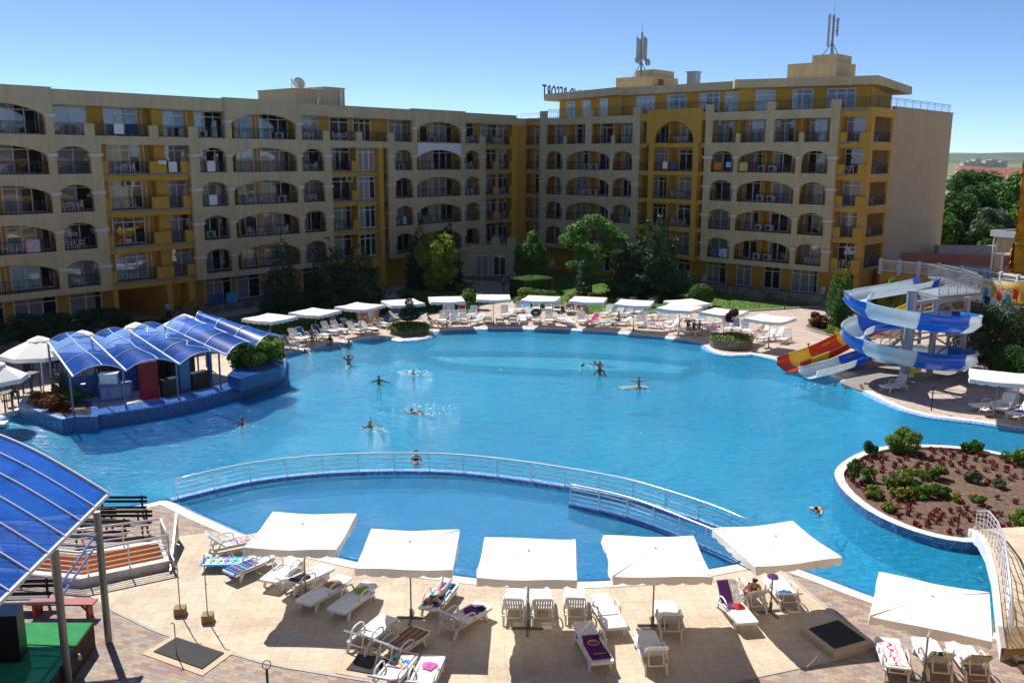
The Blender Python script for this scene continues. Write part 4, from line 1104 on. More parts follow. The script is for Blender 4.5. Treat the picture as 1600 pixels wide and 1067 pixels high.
FP = [(-17.4, 64.3, -27, 'white parasol nearest the bar along the far edge'), (-14.7, 66.9, -27, 'second white parasol from the bar, just left of the wooden litter bin'), (-11.8, 69.6, -30, 'white parasol above the group of standing bathers'),
      (-8.7, 71.6, 25, 'white parasol just behind the small clipped tree by the pool'), (-5.35, 73.2, 10, 'white parasol in front of the low shaded bushes, right of the clipped tree'),
      (-1.55, 74.4, 2, 'white parasol at the foot of the path to the entrance'), (2.35, 73.8, -14, 'white parasol above the black swim ring lounger'),
      (6.2, 73.4, -14, 'white parasol beside the magenta towel lounger'), (9.75, 71.8, -18, 'white parasol in front of the lawn, above the dark man on a lounger'),
      (13.0, 69.6, -32, 'white parasol just left of the round clipped bush'), (16.0, 67.6, -36, 'white parasol behind the small red leaved tree'),
      (18.7, 64.9, -42, 'white parasol with three empty loungers, nearest the red slide'), (25.95, 47.15, -26, 'white parasol at the right edge before the round bushes')]
for i, (x, y, a, lab) in enumerate(FP): parasol(x, y, radians(a), lab, gF, FARC[i % 3])
parasol(14.1, 72.2, .4, 'half hidden white parasol tip left of the round bush behind its neighbour', gF, FARC[1])

def big_parasol(x, y, zt, half, rz, label):
    o = empty('market_parasol', (x, y, 0), rz, label, 'parasol', 'large parasols behind the bar roof')
    mb = MB(); n = 8
    def ringp(r, z, k): return (r * cos(2 * pi * k / n + pi / 8), r * sin(2 * pi * k / n + pi / 8), z)
    prof = [(.42 * half / 1.7, zt - .12), (half * .6, zt - .42), (half, zt - .78), (half + .02, zt - 1.0)]
    vs = [ringp(r, z, k) for r, z in prof for k in range(n)]
    mb.add(vs, [(i * n + k, i * n + (k + 1) % n, (i + 1) * n + (k + 1) % n, (i + 1) * n + k) for i in range(len(prof) - 1) for k in range(n)])
    mb.build('canopy', m_canvas, o)
    mb = MB(); mb.lathe([(.6, zt - .12), (.3, zt + .02), (.03, zt + .12)], 8); mb.build('vent_cap', m_canvas, o)
    mb = MB(); mb.tube([(0, 0, 0), (0, 0, zt)], .035, 8); mb.box(-.35, .35, -.35, .35, 0, .12); mb.build('pole', m_frame, o)
for px, py, zt, h_, l in ((-12, 566, 3.3, 1.55, 'large white parasol at the left edge of the picture beside the bar tables'), (60, 528, 3.7, 2.0, 'large white parasol with a vent cap beside the leftmost blue roof vault'),
                      (128, 519, 3.95, 1.9, 'large white parasol behind the second blue roof vault'), (212, 506.5, 4.05, 1.9, 'large white parasol behind the third blue roof vault'), (288, 493.5, 4.1, 1.9, 'large white parasol behind the fourth blue roof vault')):
    g_ = G(px, py, zt); big_parasol(g_.x, g_.y, zt, h_, .2, l)

# ------------------------------------------------------------------ sun loungers
SEATL = 1.2; BACKL = .74; SZ = .34
def back_pt(t, ang):
    return (SEATL + t * cos(ang), SZ + t * sin(ang))
def prof(t, ang):
    """point on the lying surface t metres from the foot end"""
    if t <= SEATL: return (t, SZ + .02 * cos(t / SEATL * pi))
    x, z = back_pt(t - SEATL, ang); return (x, z)
_LM = {}
def lounger_meshes(ang):
    key = round(ang, 2)
    if key in _LM: return _LM[key]
    s = MB()
    for i in range(11):
        x = .03 + i * .108; z = SZ + .02 * cos(x / SEATL * pi)
        s.box(x, x + .088, -.27, .27, z - .025, z)
    s.box(0, SEATL, -.325, -.27, SZ - .06, SZ + .025); s.box(0, SEATL, .27, .325, SZ - .06, SZ + .025); s.box(-.04, .03, -.3, .3, SZ - .05, SZ + .03)
    b = MB(); b.M = Matrix.Translation((SEATL, 0, SZ)) @ Matrix.Rotation(-ang, 4, 'Y')
    for j in range(7):
        y = -.25 + j * .0745; b.box(.05, BACKL - .06, y, y + .053, -.02, .005)
    b.box(.0, .05, -.28, .28, -.03, .01); b.box(BACKL - .07, BACKL, -.27, .27, -.03, .015)
    b.box(0.05, BACKL - .06, -.31, -.25, -.035, .012); b.box(.05, BACKL - .06, .27, .31, -.035, .012); b.box(.3, .36, -.26, .26, -.035, -.02)
    b.M = Matrix.Identity(4)
    xx, zz = back_pt(.45, ang)
    if ang > .15: b.bar((SEATL + .42, -.2, .26), (xx, -.2, zz - .03), .03); b.bar((SEATL + .42, .2, .26), (xx, .2, zz - .03), .03); b.bar((SEATL + .42, -.22, .26), (SEATL + .42, .22, .26), .03)
    lf = MB(); lf.M = Matrix.Identity(4)
    def leg(x0, x1):
        m = MB(); m.hexa([(x1 - .035, -.03, 0), (x1 + .035, -.03, 0), (x1 + .035, .03, 0), (x1 - .035, .03, 0), (x0 - .07, -.025, SZ - .03), (x0 + .07, -.025, SZ - .03), (x0 + .07, .025, SZ - .03), (x0 - .07, .025, SZ - .03)])
        return m
    l1 = leg(.32, .2); l2 = leg(1.5, 1.66)
    l2.box(SEATL, 1.62, -.025, .025, SZ - .10, SZ - .03)
    a = MB(); a.smooth = True
    a.tube([(.78, 0, SZ - .02), (.80, 0, SZ + .16), (.92, 0, SZ + .23), (1.15, 0, SZ + .245), (1.32, 0, SZ + .2), (1.46, 0, SZ - .03)], .026, 6)
    sf = MB(); sf.v = []; 
    a.box(.22, 1.6, -.02, .02, SZ - .075, SZ - .025)
    for q in (l1, l2, a):
        base = len(sf.v); sf.v += q.v; sf.f += [tuple(i + base for i in f) for f in q.f]; sf.mi += q.mi; sf.sm += q.sm
    _LM[key] = (s.mesh('seat', m_plast), b.mesh('backrest', m_plast), l1.mesh('leg', m_plast), l2.mesh('leg', m_plast), a.mesh('armrest', m_plast), sf.mesh('side_frame', m_plast))
    return _LM[key]
def lounger(foot, head, ang, label, group, near=True):
    """foot and head are ground points of the two ends"""
    f = Vector((foot[0], foot[1], 0)); h = Vector((head[0], head[1], 0)); d = (h - f).normalized(); c = (f + h) / 2
    ln = SEATL + BACKL * cos(ang); org = c - d * ln / 2; rz = atan2(d.y, d.x)
    o = empty('sun_lounger', org, rz, label, 'sun lounger', group)
    s, b, l1, l2, a, sf = lounger_meshes(ang)
    link('seat', s, o); link('backrest', b, o)
    if near:
        for sd_ in (-1, 1):
            link('leg', l1, o, (0, sd_ * .29, 0)); link('leg', l2, o, (0, sd_ * .29, 0)); link('armrest', a, o, (0, sd_ * .335, 0))
    else:
        for sd_ in (-1, 1): link('side_frame', sf, o, (0, sd_ * .31, 0))
    return o, ang
def towel(Lg, t0, t1, mat, label, y0=-.26, y1=.26, sag=.0, seed=0, cat='towel', up=.0):
    o, ang = Lg; rnd = random.Random(seed or int(abs(o.location.x * 100)) + int(t0 * 10)); s1 = rnd.uniform(0, 9)
    mb = MB(); mb.smooth = True; nu = max(6, int((t1 - t0) / .06)); nv = 10
    def fn(u, v):
        t = t0 + (t1 - t0) * u; x, z = prof(min(t, SEATL + BACKL), ang)
        if t < 0: x, z = 0.0 - .02, SZ + t
        if t > SEATL + BACKL: e = t - SEATL - BACKL; x, z = prof(SEATL + BACKL, ang); z -= e; x += .03
        y = y0 + (y1 - y0) * v + .03 * noise.noise(Vector((t * 3, v * 2, s1)))
        dz = 0
        if abs(y) > .33: dz = -(abs(y) - .33) * 1.4; y = (.33 + (abs(y) - .33) * .25) * (1 if y > 0 else -1)
        return (x, y, z + .022 + up + .022 * abs(noise.noise(Vector((t * 5, y * 7, s1)))) + dz)
    mb.grid(fn, nu, nv)
    t = mb.build(cat, mat, None, o.location, o.rotation_euler.z)
    sol = t.modifiers.new('thickness', 'SOLIDIFY'); sol.thickness = .008
    return tag(t, label, cat)
def garment(Lg, t, y, r, mat, label, cat='clothes', seed=1, h=.09, ang_z=0.0, loc=None):
    mb = MB(); mb.smooth = True
    if Lg: o, ang = Lg; x, z = prof(t, ang)
    else: x, y, z = 0, 0, 0
    n = 18
    vs = [(0, 0, h * .8)]; fs = []
    for i in range(1, 7):
        rr = r * i / 6
        for k in range(n):
            a = 2 * pi * k / n; q = rr * (1 + .35 * noise.noise(Vector((cos(a) * 1.5, sin(a) * 1.5, seed))) * i / 6)
            vs.append((q * cos(a), q * sin(a), max(.004, h * (1 - (i / 6) ** 2) * (.7 + .9 * noise.noise(Vector((q * cos(a) * 9, q * sin(a) * 9, seed * 3.1)))) + .006)))
    for k in range(n): fs.append((0, 1 + k, 1 + (k + 1) % n))
    for i in range(5):
        for k in range(n):
            a = 1 + i * n + k; b = 1 + i * n + (k + 1) % n; fs.append((a, a + n, b + n, b))
    mb.add(vs, fs)
    if Lg:
        w = o.matrix_basis @ Vector((x, y, z + .015)); g_ = mb.build(cat.replace(' ', '_'), mat, None, w, o.rotation_euler.z + ang_z)
    else: g_ = mb.build(cat.replace(' ', '_'), mat, None, loc, ang_z)
    return tag(g_, label, cat)

c_blue = (.03, .10, .42); c_red = (.5, .02, .03); c_wh = (.75, .75, .74); c_yel = (.75, .55, .05); c_teal = (.02, .35, .38); c_pink = (.7, .12, .3)
mt_bluestripe = stripemat('blue_striped_towel', [(.02, .09, .38), (.02, .25, .5), (.02, .06, .3), (.45, .05, .12), (.01, .3, .45), (.02, .09, .4), (.5, .3, .05)], 1.8, 0, wob=.06)
mt_plaid = stripemat('plaid_blanket', [(.28, .15, .09), (.40, .30, .18), (.10, .06, .05), (.34, .05, .04), (.42, .32, .2)], 5.5, 1, wob=.02)
mt_pinkflower = stripemat('pink_floral_towel', [c_pink, (.8, .5, .55), (.75, .5, .1), (.6, .1, .3), c_wh], 4, 0, wob=.5)
mt_white = M('white_towel', (.72, .72, .72), .95, var=.05)
mt_green = M('lime_cloth', (.25, .38, .02), .9, var=.2); mt_brown = M('brown_cloth', (.30, .16, .10), .9, var=.25); mt_black = M('black_cloth', (.015, .016, .02), .9)
mt_purple = M('purple_towel', (.10, .025, .17), .95, var=.2, vs=8); mt_red = M('red_cloth', (.5, .02, .03), .9, var=.3); mt_blue = M('blue_cloth', (.02, .10, .35), .9, var=.25, vs=6)
mt_navy = M('navy_cloth', (.015, .03, .10), .9, var=.2); mt_teal = M('teal_cloth', (.01, .33, .36), .9, var=.2); mt_yellow = M('yellow_cloth', (.68, .42, .03), .9, var=.2)
mt_mag = M('magenta_towel', (.42, .015, .12), .9, var=.15); mt_lblue = M('pale_blue_towel', (.22, .58, .76), .9, var=.25, vs=6); mt_grey = M('grey_towel', (.22, .27, .27), .9, var=.25, vs=6)
mt_redwhite = stripemat('red_white_towel', [c_wh, c_wh, (.6, .03, .06), c_wh, (.7, .3, .35)], 2.6, 1, wob=.4)
mt_aqua = stripemat('aqua_striped_towel', [(.1, .5, .65), c_wh, (.35, .6, .15), c_wh, (.05, .3, .6)], 3.6, 1, wob=.05)
mt_swirl = stripemat('blue_swirl_towel', [c_wh, (.02, .08, .4), c_wh, c_wh, (.03, .12, .5)], 2.2, 0, wob=1.2)
mt_rainbow = stripemat('rainbow_towel', [(.6, .03, .03), (.8, .35, .03), (.7, .6, .05), (.05, .35, .1), (.04, .1, .5), (.2, .04, .3)], 2, 1)
mt_beach = stripemat('blue_orange_white_towel', [c_wh, (.02, .2, .6), (.8, .6, .05), (.02, .3, .7), (.8, .2, .03), c_wh], 1.7, 0, wob=.7)
mt_tropic = stripemat('yellow_blue_black_towel', [(.75, .7, .05), (.02, .15, .5), (.01, .01, .02), (.8, .7, .05), (.02, .4, .3)], 3, 1, wob=.4)
mt_claret = stripemat('club_colour_towel', [(.02, .035, .28), (.28, .01, .05), (.02, .035, .28), (.28, .01, .05)], 3.6, 1, wob=.05)

gL = 'sun loungers on the near terrace'
def NL(fx, fy, hx, hy, ang, label): return lounger(G2(fx, fy), G2(hx, hy), ang, label, gL)
L1 = NL(402, 853, 328, 868, .75, 'white lounger with a raised back and pink floral towel by the pool coping, leftmost')
towel(L1, .1, .95, mt_pinkflower, 'pink and orange floral towel on the leftmost near lounger', y0=-.2, y1=.22)
L2 = NL(366, 906, 427, 880, .12, 'white flat lounger half covered by a blue striped towel')
towel(L2, -.18, 1.05, mt_bluestripe, 'blue striped towel hanging over a lounger end', y0=-.36, y1=.36)
L3 = NL(424, 920, 466, 886, .1, 'white flat lounger between the blue towel and the parasol pole, empty')
L4 = NL(502, 905, 452, 928, .35, 'white lounger with black clothes under the leftmost near parasol pole')
garment(L4, 1.05, 0, .27, mt_black, 'black clothes dropped on a lounger beside the parasol pole', seed=4, h=.14); garment(L4, 1.5, .1, .2, mt_navy, 'navy cloth lying at the head of a lounger', seed=8)
L5 = NL(478, 955, 538, 919, .08, 'white flat lounger with a crumpled brown cloth')
garment(L5, 1.35, 0, .28, mt_brown, 'crumpled brown cloth on a flat lounger', seed=5, h=.08)
L6 = NL(530, 967, 577, 931, .08, 'white flat lounger with a lime green cloth')
garment(L6, 1.4, 0, .24, mt_green, 'lime green cloth on a flat lounger', seed=9, h=.07)
L7 = NL(600, 987, 560, 1020, .62, 'white lounger with a white towel, seen from behind its raised back')
towel(L7, .0, .9, mt_white, 'white towel spread on a lounger seen from behind', y0=-.25, y1=.38)
L8 = NL(650, 1006, 606, 1038, .7, 'white lounger draped with a red and brown plaid blanket')
towel(L8, .05, 1.05, mt_plaid, 'red and brown plaid blanket over a lounger', y0=-.4, y1=.3)
L9 = NL(701, 928, 670, 968, .06, 'white flat lounger under the woman in the teal bikini')
towel(L9, .1, 1.7, mt_blue, 'blue towel beneath the woman in the teal bikini', y0=-.27, y1=.25)
L10 = NL(752, 963, 699, 994, .72, 'white lounger with a purple cloth right of the sunbathing woman')
garment(L10, .55, 0, .25, mt_purple, 'purple cloth heaped on a lounger seat', seed=12, h=.12); garment(L10, .3, .12, .16, mt_black, 'small black garment beside the purple cloth', seed=13)
L11 = NL(632, 1046, 598, 1088, .5, 'white lounger with a blue and orange towel cut by the bottom edge')
towel(L11, .05, .75, mt_beach, 'white towel with blue, yellow and orange patches')
L12 = NL(674, 1052, 655, 1095, .5, 'white lounger with a small pink towel cut by the bottom edge')
garment(L12, .5, 0, .2, M('pink_cloth', (.6, .12, .4), .9), 'small pink cloth on a lounger at the bottom edge', seed=2, h=.05)
L13 = NL(807, 938, 802, 978, .85, 'white empty lounger left of the third near parasol pole')
L14 = NL(845, 938, 848, 979, .85, 'white empty lounger right of the third near parasol pole')
L15 = NL(898, 938, 899, 975, .85, 'white empty lounger with yellow stains on its raised back')
L16 = NL(962, 995, 937, 949, .1, 'white flat lounger covered with a plain white towel')
towel(L16, .75, 1.9, mt_white, 'plain white towel on the head half of a flat lounger')
L17 = NL(941, 1052, 910, 996, .22, 'white lounger carrying the dark blue and claret football towel')
towel(L17, .12, 1.35, mt_claret, 'dark blue and claret football club towel with a round crest', y0=-.3, y1=.25)
L18 = NL(1037, 955, 1050, 1003, .75, 'white lounger seen from behind, right of the fourth near parasol pole')
L19 = NL(1006, 1005, 1026, 1056, .8, 'white lounger seen from behind at the bottom, below the fourth near parasol')
L20 = NL(1168, 990, 1133, 945, .8, 'white lounger with a purple towel over its raised back')
towel(L20, .85, 1.98, mt_purple, 'purple towel over the raised back of a lounger', y0=-.02, y1=.36)
garment(L20, .95, -.1, .2, mt_red, 'red and white clothes on the purple towel lounger', seed=3, h=.12)
L21 = NL(1150, 925, 1182, 958, .75, 'white lounger with a reclining sunbather, back turned to the camera')
L22 = NL(1203, 912, 1240, 962, .45, 'white lounger with blue cloth right of the fifth near parasol pole')
garment(L22, 1.25, 0, .2, mt_blue, 'blue cloth on the lounger right of the parasol pole', seed=6, h=.1); garment(L22, .1, .0, .2, mt_purple, 'patterned purple cloth at a lounger foot', seed=16)
L23 = NL(1383, 1012, 1405, 1078, .3, 'white lounger with a red and white towel at the bottom right')
towel(L23, .25, 1.7, mt_redwhite, 'red and white towel spread along a lounger', y0=-.28, y1=.3)
L24 = NL(1440, 1014, 1470, 1068, .85, 'white lounger with a yellow and blue towel on its back, bottom right')
towel(L24, 1.55, 2.05, mt_tropic, 'yellow, blue and black towel over a lounger back', y0=-.28, y1=.05)
L25 = NL(1492, 1018, 1528, 1070, .8, 'white lounger with a grey towel at the bottom right corner')
towel(L25, 1.25, 1.98, mt_grey, 'dull grey towel over a lounger back at the bottom corner')
# club crest and lettering on the towel
def crest():
    o, ang = L17; mats = [M('crest_gold', (.70, .50, .06), .8), M('crest_red', (.45, .02, .04), .8), M('crest_blue', (.02, .12, .5), .8)]
    mb = MB()
    def disc(cx, cy, r, sx, sy, m, z, n=20):
        mb.m = m; vs = []
        for k in range(n):
            a = 2 * pi * k / n; t = cx + r * sx * cos(a); x, zz = prof(t, ang); vs.append((x, cy + r * sy * sin(a), zz + z))
        mb.add(vs, [tuple(range(n))])
    disc(.95, -.03, .17, 1, 1, 0, .052); disc(.95, -.03, .145, 1, 1, 1, .055); disc(.90, -.03, .09, .8, 1, 2, .058)
    for k in (-.09, -.03, .03):
        mb.m = 0; x0, z0 = prof(1.0, ang); mb.box(.97, 1.06, k - .0, k + .03, SZ + .07, SZ + .075)
    for k in range(9):
        mb.m = 0; mb.box(.34, .38, -.21 + k * .042, -.185 + k * .042, SZ + .05, SZ + .056)
    e = mb.build('crest', mats, [c for c in COL.objects if c.get('label', '').startswith('dark blue and claret')][0])
    e['label'] = 'round gold and red club crest with letters below'
crest()

# air mattress beside the first lounger
def airmat():
    mb = MB(); mb.smooth = True; ln, wd = 1.75, .68
    for s, z0 in ((1, .03), (-1, .03)):
        def fn(u, v):
            x = -ln / 2 + ln * u; y = -wd / 2 + wd * v; e = min(1, 8 * min(u, 1 - u), 6 * min(v, 1 - v)) ** .5
            h = .05 * e * (.7 + .3 * abs(sin(v * pi * 5)))
            return (x, y if s > 0 else -y, .06 + s * h)
        mb.grid(fn, 24, 30)
    c = (G(312, 890) + G(402, 884)) / 2
    o = mb.build('air_mattress', M('blue_vinyl', (.03, .28, .62), .2, var=.1, coat=.5), None, (c.x, c.y, .18), .05)
    tag(o, 'translucent blue air mattress with coloured figures, leaning by the striped towel lounger', 'air mattress')
    cols = [(.1, .6, .2), (.75, .7, .05), (.6, .08, .5), (.1, .6, .3), (.7, .7, .7), (.6, .6, .1)]
    for i, cc in enumerate(cols):
        b = MB(); x = -.55 + i * .24; b.box(x, x + .06, -.2, .2, .115, .125); b.box(x - .05, x + .11, -.05, .05, .116, .127)
        b.build('printed_figure', M('print_%d' % i, cc, .5), o)
airmat()

# loungers along the far side: (x, y, heading from foot to head in degrees, back angle, label, towel)
gFL = 'sun loungers along the far pool edge'
def FLG(px, py, hd, ang, label, tw=None, t0=.2, t1=1.9, tl=None, g=gFL):
    c = G(px, py); d = Vector((cos(radians(hd)), sin(radians(hd)), 0)) * .9
    q = lounger((c - d)[:2], (c + d)[:2], ang, label, g, near=False)
    if tw is not None: towel(q, t0, t1, tw, tl)
    return q
FLG(452, 545, 140, .9, 'white lounger with a grey towel nearest the bar planter', mt_grey, .9, 1.9, 'grey towel over a lounger back near the bar planter')
FLG(465, 534, 140, .95, 'white bare lounger just right of the grey towel one')
FLG(459, 521, 145, .95, 'white bare lounger behind, under the second far parasol from the bar')
FLG(477, 532, 140, .95, 'white lounger with a bright blue towel left of the standing boy', mt_blue, .8, 1.9, 'bright blue towel over a lounger left of the standing boy')
FLG(502, 528, 140, .95, 'white lounger with a dark blue and teal towel right of the standing boy', mt_navy, .9, 1.9, 'dark blue towel over a lounger right of the standing boy')
FLG(516, 522, 140, .95, 'white lounger with blue cloth on its seat')
FLG(531, 520, 140, .9, 'white lounger with a small bright blue and purple heap')
FLG(558, 521, 150, .85, 'white lounger in front of the standing bathers, side on')
FLG(577, 519, 145, .7, 'white lounger just left of the group of standing bathers')
FLG(594, 510, 130, .9, 'white lounger at the right of the standing bathers')
FLG(546, 511, 140, .4, 'white lounger with yellow and white towels behind the side-on one', mt_yellow, .6, 1.6, 'yellow towel on a lounger behind the side-on one')
FLG(624, 502, 175, .8, 'dark framed low lounger behind the clipped tree, left side')
FLG(650, 503, 5, .5, 'white lounger behind the clipped tree, right side')
LP1 = FLG(676, 511, 160, .5, 'white lounger with a reclining bather right of the planter')
FLG(692, 505, 92, 1.0, 'front white lounger left of the fifth parasol pole, dark cloth on its seat'); FLG(697, 496, 92, 1.0, 'rear white lounger left of the fifth parasol pole')
FLG(709, 504, 88, 1.0, 'front white lounger with a blue towel on its seat right of the fifth pole', mt_blue, .1, .9, 'blue towel on a seat right of the fifth pole'); FLG(704, 496, 90, 1.0, 'rear white lounger with a pink edged towel')
FLG(723, 504, 88, 1.0, 'front white lounger with black and pink cloths', mt_mag, .0, .4, 'pink towel at the foot of a front row lounger'); FLG(721, 495, 88, 1.0, 'rear white lounger with a red and white towel on its back', mt_red, 1.5, 1.85, 'red towel on top of a rear lounger back')
FLG(738, 496, 80, .9, 'white lounger with a blue swirl towel', mt_swirl, .6, 1.9, 'white towel with blue swirls')
FLG(746, 506, 65, .45, 'white lounger with an aqua striped towel', mt_aqua, .1, 1.8, 'aqua and white striped towel')
FLG(762, 505, -90, .5, 'white flat lounger left of the sixth parasol pole'); FLG(781, 506, -90, .4, 'white flat lounger right of the sixth parasol pole')
FLG(789, 496, 95, 1.0, 'white raised lounger behind, right of the sixth parasol pole'); FLG(797, 494, 80, .3, 'white side table shaped lounger behind the raised one')
FLG(801, 506, -92, .4, 'white flat lounger in the middle of the front row'); FLG(816, 504, 88, .3, 'white flat lounger with a tiny green mark')
FLG(810, 488, 85, .9, 'white bare raised lounger in the rear row below the path'); FLG(822, 487, 85, .8, 'white lounger with a pale blue towel in the rear row', mt_lblue, .5, 1.9, 'pale blue towel in the rear row')
LR = FLG(837, 504, 88, 1.0, 'white lounger holding the black swim ring')
FLG(838, 486, 88, 1.0, 'white raised lounger right behind the seventh parasol pole'); FLG(827, 498, 85, .6, 'low white lounger between the green mark and the swim ring')
FLG(858, 505, 90, 1.05, 'white raised lounger right of the swim ring'); FLG(857, 486, 88, .9, 'white bare lounger left of the yellow towel one')
FLG(870, 488, 88, .9, 'white lounger with a yellow towel', mt_yellow, .9, 1.4, 'yellow towel heaped on a rear row lounger')
FLG(873, 503, 120, .5, 'white lounger with a red bag at its head'); FLG(889, 508, 100, .2, 'white flat lounger before the eighth parasol')
LP2 = FLG(889, 490, 95, .8, 'white lounger with a dark haired bather and a rainbow towel', mt_rainbow, 1.2, 1.95, 'rainbow striped towel behind a dark haired bather')
LP3 = FLG(905, 492, 100, .8, 'white lounger with a bather in red')
FLG(909, 506, 95, 1.1, 'white raised lounger left of the magenta towel'); FLG(925, 507, 55, .7, 'white lounger with a magenta towel', mt_mag, .3, 1.9, 'magenta towel on a raised lounger')
FLG(947, 494, 60, .9, 'white raised lounger with a yellow cloth behind the magenta one'); FLG(965, 495, 60, .8, 'white raised lounger right of the yellow cloth one')
FLG(951, 508, 30, .3, 'white lounger with a teal towel', mt_teal, .9, 1.6, 'teal towel hanging on a front row lounger')
LP4 = FLG(970, 508, 20, .4, 'white lounger under the dark skinned seated man')
FLG(981, 494, 65, .9, 'white raised lounger above the seated man'); FLG(997, 492, 60, .9, 'white lounger with a pink towel', M('pink_towel', (.6, .2, .45), .9), 1.2, 1.9, 'pink towel on the upper end of a rear lounger')
FLG(1000, 510, 80, 1.1, 'white raised lounger right of the ninth parasol pole'); FLG(1018, 512, 150, .8, 'white lounger with a small blue cloth and its foot to the right', mt_blue, .6, 1.0, 'small blue cloth on a lounger seat')
FLG(1008, 500, 10, .2, 'low white lounger between the pink towel and the blue cloth')
FLG(1041, 500, 160, .6, 'white lounger half hidden behind a pile of others'); FLG(1046, 508, 60, 1.0, 'white raised lounger facing the pool left of the tenth parasol pole'); FLG(1050, 516, 40, .8, 'white lounger in the front row left of the tenth pole')
FLG(1073, 500, 70, .9, 'white lounger with a dark bag on its back'); LP5 = FLG(1074, 523, 160, .6, 'white lounger on which three bathers sit')
FLG(1095, 505, 70, 1.0, 'white tall raised lounger behind the three bathers', mt_lblue, .3, .8, 'pale blue towel on the seat behind three bathers')
FLG(1114, 510, 10, .2, 'white flat lounger with a pink ring'); FLG(1113, 521, 90, .2, 'white lounger with a pink cloth left of the eleventh pole')
FLG(1136, 518, 90, 1.0, 'white raised lounger right behind the eleventh pole'); FLG(1151, 518, 85, 1.0, 'white lounger with a lilac towel', M('lilac_towel', (.45, .42, .7), .9), 1.1, 1.9, 'lilac towel behind the small red tree')
FLG(1165, 521, 85, .95, 'white bare raised lounger right of the small red tree'); LP6 = FLG(1186, 525, 30, .5, 'white lounger with a bather lying on his back')
FLG(1196, 533, 35, .85, 'white raised lounger left of the twelfth pole'); FLG(1213, 531, 40, .8, 'white raised lounger right of the twelfth pole'); FLG(1225, 535, 55, .95, 'white raised lounger nearest the red slide')
gS = 'sun loungers near the slides'
def SLG(*a, **k): return FLG(*a, g=gS, **k)
SLG(1395, 610, 25, .95, 'single white lounger in the slide shadow'); SLG(1543, 641, 10, .2, 'white flat lounger with a red cloth at the right edge'); SLG(1567, 644, 45, .95, 'white raised lounger beside the right edge parasol pole')
SLG(1580, 634, 60, .95, 'white raised lounger half hidden at the right edge'); SLG(1594, 652, 30, .8, 'white lounger with a blue towel cut by the right edge', tw=mt_blue, t0=.6, t1=1.2, tl='blue towel on the lounger cut by the right edge')
# things lying on far loungers
def ring_():
    o, ang = LR; mb = MB(); mb.smooth = True
    w = o.matrix_basis @ Vector((1.28, 0, SZ + .42))
    mb.M = Matrix.Rotation(-1.05, 4, 'X'); n, m = 20, 8; vs = []
    for i in range(n):
        for k in range(m):
            a = 2 * pi * i / n; b = 2 * pi * k / m; vs.append(((.30 + .14 * cos(b)) * cos(a), (.30 + .14 * cos(b)) * sin(a), .14 * sin(b)))
    mb.add(vs, [(i * m + k, ((i + 1) % n) * m + k, ((i + 1) % n) * m + (k + 1) % m, i * m + (k + 1) % m) for i in range(n) for k in range(m)])
    mb.M = Matrix.Identity(4)
    t = mb.build('swim_ring', m_black, None, w); tag(t, 'black rubber swim ring standing on a lounger', 'swim ring')
ring_()
garment(None, 0, 0, .25, mt_navy, 'dark blue heap beside the standing bathers', seed=21, loc=G(586, 517, .36))
for px, py, mt, lab in ((531, 519, mt_blue, 'bright blue and purple cloth heap on a far lounger'), (709, 495, mt_mag, 'pink edged cloth on a rear lounger'), (948, 495, mt_green, 'lime yellow cloth on a rear lounger'), (1116, 508, mt_mag, 'pink inflatable cloth on a flat lounger'), (867, 503, mt_red, 'red bag between two front row loungers'), (1540, 640, mt_redwhite, 'red and white cloth on a lounger at the right edge')):
    garment(None, 0, 0, .28, mt, lab, seed=px, h=.13, loc=G(px, py, .36))
# ------------------------------------------------------------------ pool bar on its blue mosaic platform
BAR = empty('pool_bar', (0, 0, 0), 0, 'blue mosaic pool bar with counters under five blue vaulted roof sheets', 'bar')
BZ = .5
ledge = [(97, 656), (150, 651), (195, 644.5), (240, 638), (279, 630), (315, 622), (345, 614), (370, 607), (390, 600.5), (420, 590), (446, 578)]
LE = [G2(x, y, BZ) for x, y in ledge]
back = [(-15.3, 60.2), (-18.5, 59.5), (-21.5, 56.5), (-25.0, 52.0), (-26.5, 49.0), (-25.2, 46.6)]
pl = MB(); pl.prism(smooth(LE, 1, False) + back, -1.45, BZ); pl.build('platform', m_mosaicd, BAR)
lt = MB(); Ls = smooth(LE, 1, False)
In = [(p[0] - .85 + .3 * i / len(Ls), p[1] + .95) for i, p in enumerate(Ls)]
lt.add([(*p, BZ + .09) for p in Ls] + [(*p, BZ + .09) for p in In] + [(*p, BZ) for p in Ls] + [(*p, BZ) for p in In], [(i, i + 1, len(Ls) + i + 1, len(Ls) + i) for i in range(len(Ls) - 1)] + [(2 * len(Ls) + i, 2 * len(Ls) + i + 1, i + 1, i) for i in range(len(Ls) - 1)])
lt.build('counter_ledge', m_mosaic, BAR)
fl = MB(); fl.prism([(p[0], p[1]) for p in In] + back[1:], BZ + .01, BZ + .03); fl.build('bar_floor', m_tile, BAR)
postpx = [(115, 648), (197, 637.5), (279, 623), (345, 606.5), (391, 591.5), (423, 574)]
POSTS = [G(x, y, BZ + .1) for x, y in postpx]
RH = [3.0, 3.02, 3.05, 3.05, 3.0, 2.95]
for p, h in zip(POSTS, RH):
    m = MB(); m.tube([(0, 0, 0), (0, 0, h - p.z)], .055, 10); m.lathe([(.12, 0), (.12, .02), (.05, .03)], 10); m.build('roof_post', m_steel, BAR, p)
